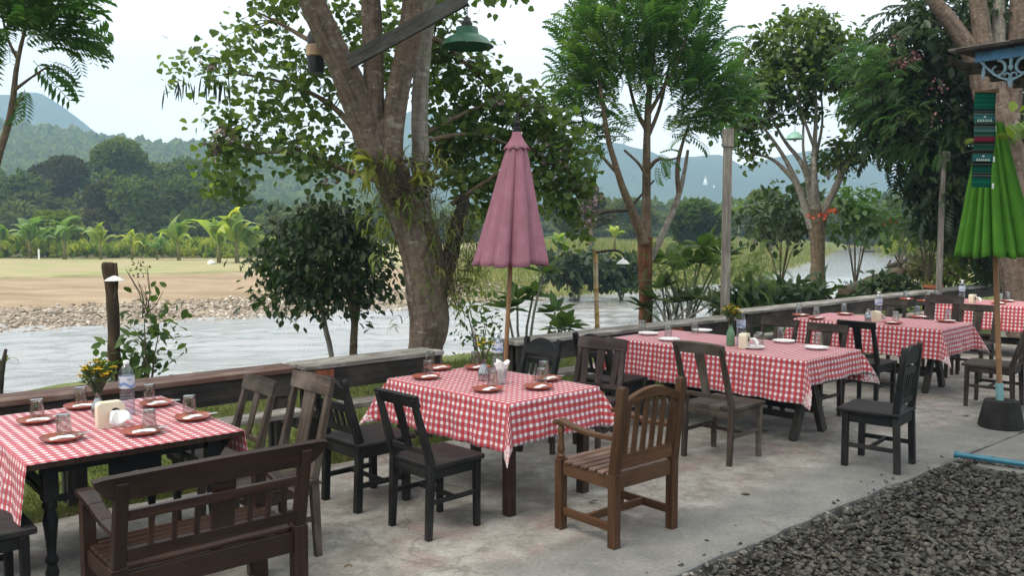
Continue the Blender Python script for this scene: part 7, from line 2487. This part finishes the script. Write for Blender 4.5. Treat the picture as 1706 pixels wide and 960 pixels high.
# second table
for u, v, wh, g, sn in [(710, 631, "at the left corner", (713, 627), False), (730, 616, "at the back left", (717, 611), False), (795, 615, "at the back beside the vase", (792, 611), False), (812, 652, "at the near middle", (820, 647), False), (897, 648, "at the near right", (902, 642), False), (912, 634, "at the right by the chairs", (906, 629), True)]:
    setting(2, u, v, wh, glass_uv=g, spn=sn, rz=R(random.uniform(20, 60)))
p = at(829, 622, TOP); place("bottle", bottle, p, R(170), "clear water bottle with blue label on the table beside the teak armchair", "water bottle", "bottled water on the tables")
p = at(806, 634, TOP); place("vase_small", lambda: flower_vase(False, 12, True), p, 0, "glass vase with a few pale yellow flowers beside the bamboo umbrella pole", "flower vase", "flower vases", 1.25)
def tissue_glass():
    t = empty("tissue_tumbler")
    MB().lathe([(.0, .004), (.030, 0), (.036, .10), (.034, .10), (.028, .006), (.0, .008)], 22, (0, 0, 0), False).build("glass", M['glass'], t, 60)
    P = []
    for i in range(12):
        k = i / 11
        P.append([Vector(((.022 + .022 * k * k) * (1 + .25 * math.sin(5 * a + k * 3)) * math.cos(a), (.022 + .022 * k * k) * (1 + .25 * math.sin(5 * a + k * 3)) * math.sin(a), .02 + .125 * k + .012 * math.sin(3 * a + 1) * k)) for a in np.linspace(0, 6.283, 31)[:-1]])
    P.append([Vector((.012 * math.cos(a), .012 * math.sin(a), .130 + .008 * math.sin(2 * a))) for a in np.linspace(0, 6.283, 31)[:-1]])
    MB().grid(P, True).build("tissues", M['napkin'], t, 180)
    return t
p = at(836, 640, TOP); place("tissue_tumbler", tissue_glass, p, 0, "glass stuffed with white paper tissues in front of the water bottle", "tissue glass", None, 1.1)
# third table
for u, v, wh, g, nap in [(1080, 558, "at the far left end", (1070, 553), True), (1115, 568, "at the left by the chair back", (1113, 563), True), (1170, 553, "at the back near the counter", (1158, 556), False), (1255, 581, "in front of the napkin holder", (1265, 575), False), (1306, 571, "at the back right", (1301, 566), True), (1360, 582, "at the right end", (1363, 576), False)]:
    setting(3, u, v, wh, 'white_china', g, nap, False)
p = at(1234, 574, TOP); place("bottle", bottle, p, R(120), "clear water bottle behind the green vase on the table with white plates", "water bottle", "bottled water on the tables")
p = at(1235, 578, TOP); place("napkin_box", napkin_box, p + Vector((0, -.10, 0)), R(60), "cream napkin holder beside the green vase", "napkin holder", "cream napkin holders", 1.1)
p = at(1217, 576, TOP); place("vase_green", lambda: flower_vase(True, 44), p, 0, "green bottle vase with yellow flowers on the table with white plates", "flower vase", "flower vases", 1.1)
# fourth table
for u, v, wh, g in [(1334, 527, "at the far left", (1331, 523)), (1360, 532, "at the near left", (1360, 528)), (1408, 525, "at the back", (1406, 521)), (1488, 540, "at the near middle", (1492, 536)), (1530, 530, "at the back right", (1528, 526)), (1576, 537, "at the right end", (1579, 533))]:
    setting(4, u, v, wh, 'terracotta', g, True, False)
p = at(1463, 530, TOP); place("bottle", bottle, p, R(200), "clear water bottle standing on the fourth table behind the white plates", "water bottle", "bottled water on the tables")
p = at(1459, 536, TOP); place("napkin_box", napkin_box, p, R(95), "cream napkin holder in front of the bottle on the fourth table", "napkin holder", "cream napkin holders")
def jar():
    t = empty("glass_jar")
    MB().lathe([(.0, .004), (.034, 0), (.037, .01), (.037, .085), (.028, .105), (.018, .118), (.018, .145), (.02, .148), (.016, .147), (.016, .118), (.034, .085), (.034, .012), (.0, .01)], 20, (0, 0, 0), False).build("body", M['glass_base'], t, 60)
    MB().lathe([(.0, .012), (.032, .013), (.032, .05), (.0, .05)], 18, (0, 0, 0), False).build("water", M['water_in'], t, 60)
    return t
p = at(1446, 537, TOP); place("jar", jar, p, 0, "small empty glass bottle vase left of the napkin holder on the fourth table", "glass jar", None, 1.05)
# fifth table
for u, v, wh, g, pl in [(1510, 500, "at the far left", (1509, 497), True), (1540, 503, "at the near left", (1545, 499), True), (1562, 498, "at the back beside the flower pot", (1560, 496), True), (1664, 507, "just right of the umbrella pole", (1666, 502), True), (1678, 503, "farthest right", (1678, 499), True)]:
    setting(5, u, v, wh, 'terracotta', g, True, False, pl=pl)
p = at(1602, 503, TOP); place("bottle", bottle, p, R(180), "clear water bottle left of the umbrella pole on the farthest table", "water bottle", "bottled water on the tables")
p = at(1620, 505, TOP); place("napkin_box", napkin_box, p, R(150 - 110), "cream napkin holder with a tissue on the farthest table", "napkin holder", "cream napkin holders")

# ------------------------------------------------------------------ shrines on the far mountainside
for a in MB_SHRINES: shrine(*a)

# ------------------------------------------------------------------ the air
def haze():
    mo = bpy.data.objects["mountain"]
    b = MB()
    x0, x1, y0, y1, z0, z1 = -1180, 1180, -1180, 1180, -7.5, 215
    b.V = [(x, y, z) for z in (z0, z1) for y in (y0, y1) for x in (x0, x1)]
    b.G = list(b.V)
    b.F = [(0, 2, 3, 1), (4, 5, 7, 6), (0, 1, 5, 4), (2, 6, 7, 3), (0, 4, 6, 2), (1, 3, 7, 5)]
    m = bpy.data.materials.new("air")
    m.use_nodes = True
    n, l = m.node_tree.nodes, m.node_tree.links
    n.remove(n["Principled BSDF"])
    v = n.new("ShaderNodeVolumePrincipled")
    v.inputs["Color"].default_value = (.52, .78, 1.0, 1)
    v.inputs["Density"].default_value = HAZE
    v.inputs["Anisotropy"].default_value = .0
    l.new(v.outputs[0], n["Material Output"].inputs["Volume"])
    o = b.build("haze", m)
    tag(o, "thin blue haze filling the valley air", kind='stuff')
HAZE = .00095
haze()

# KIND STUFF: parts made of pieces too many or too small to pick apart
for o in bpy.data.objects:
    if o.parent is not None and o.name.split(".")[0] in ("twigs", "seed_heads", "moss", "roots", "blossom", "dead_twigs", "stems", "foliage", "chain"):
        o["kind"] = "stuff"
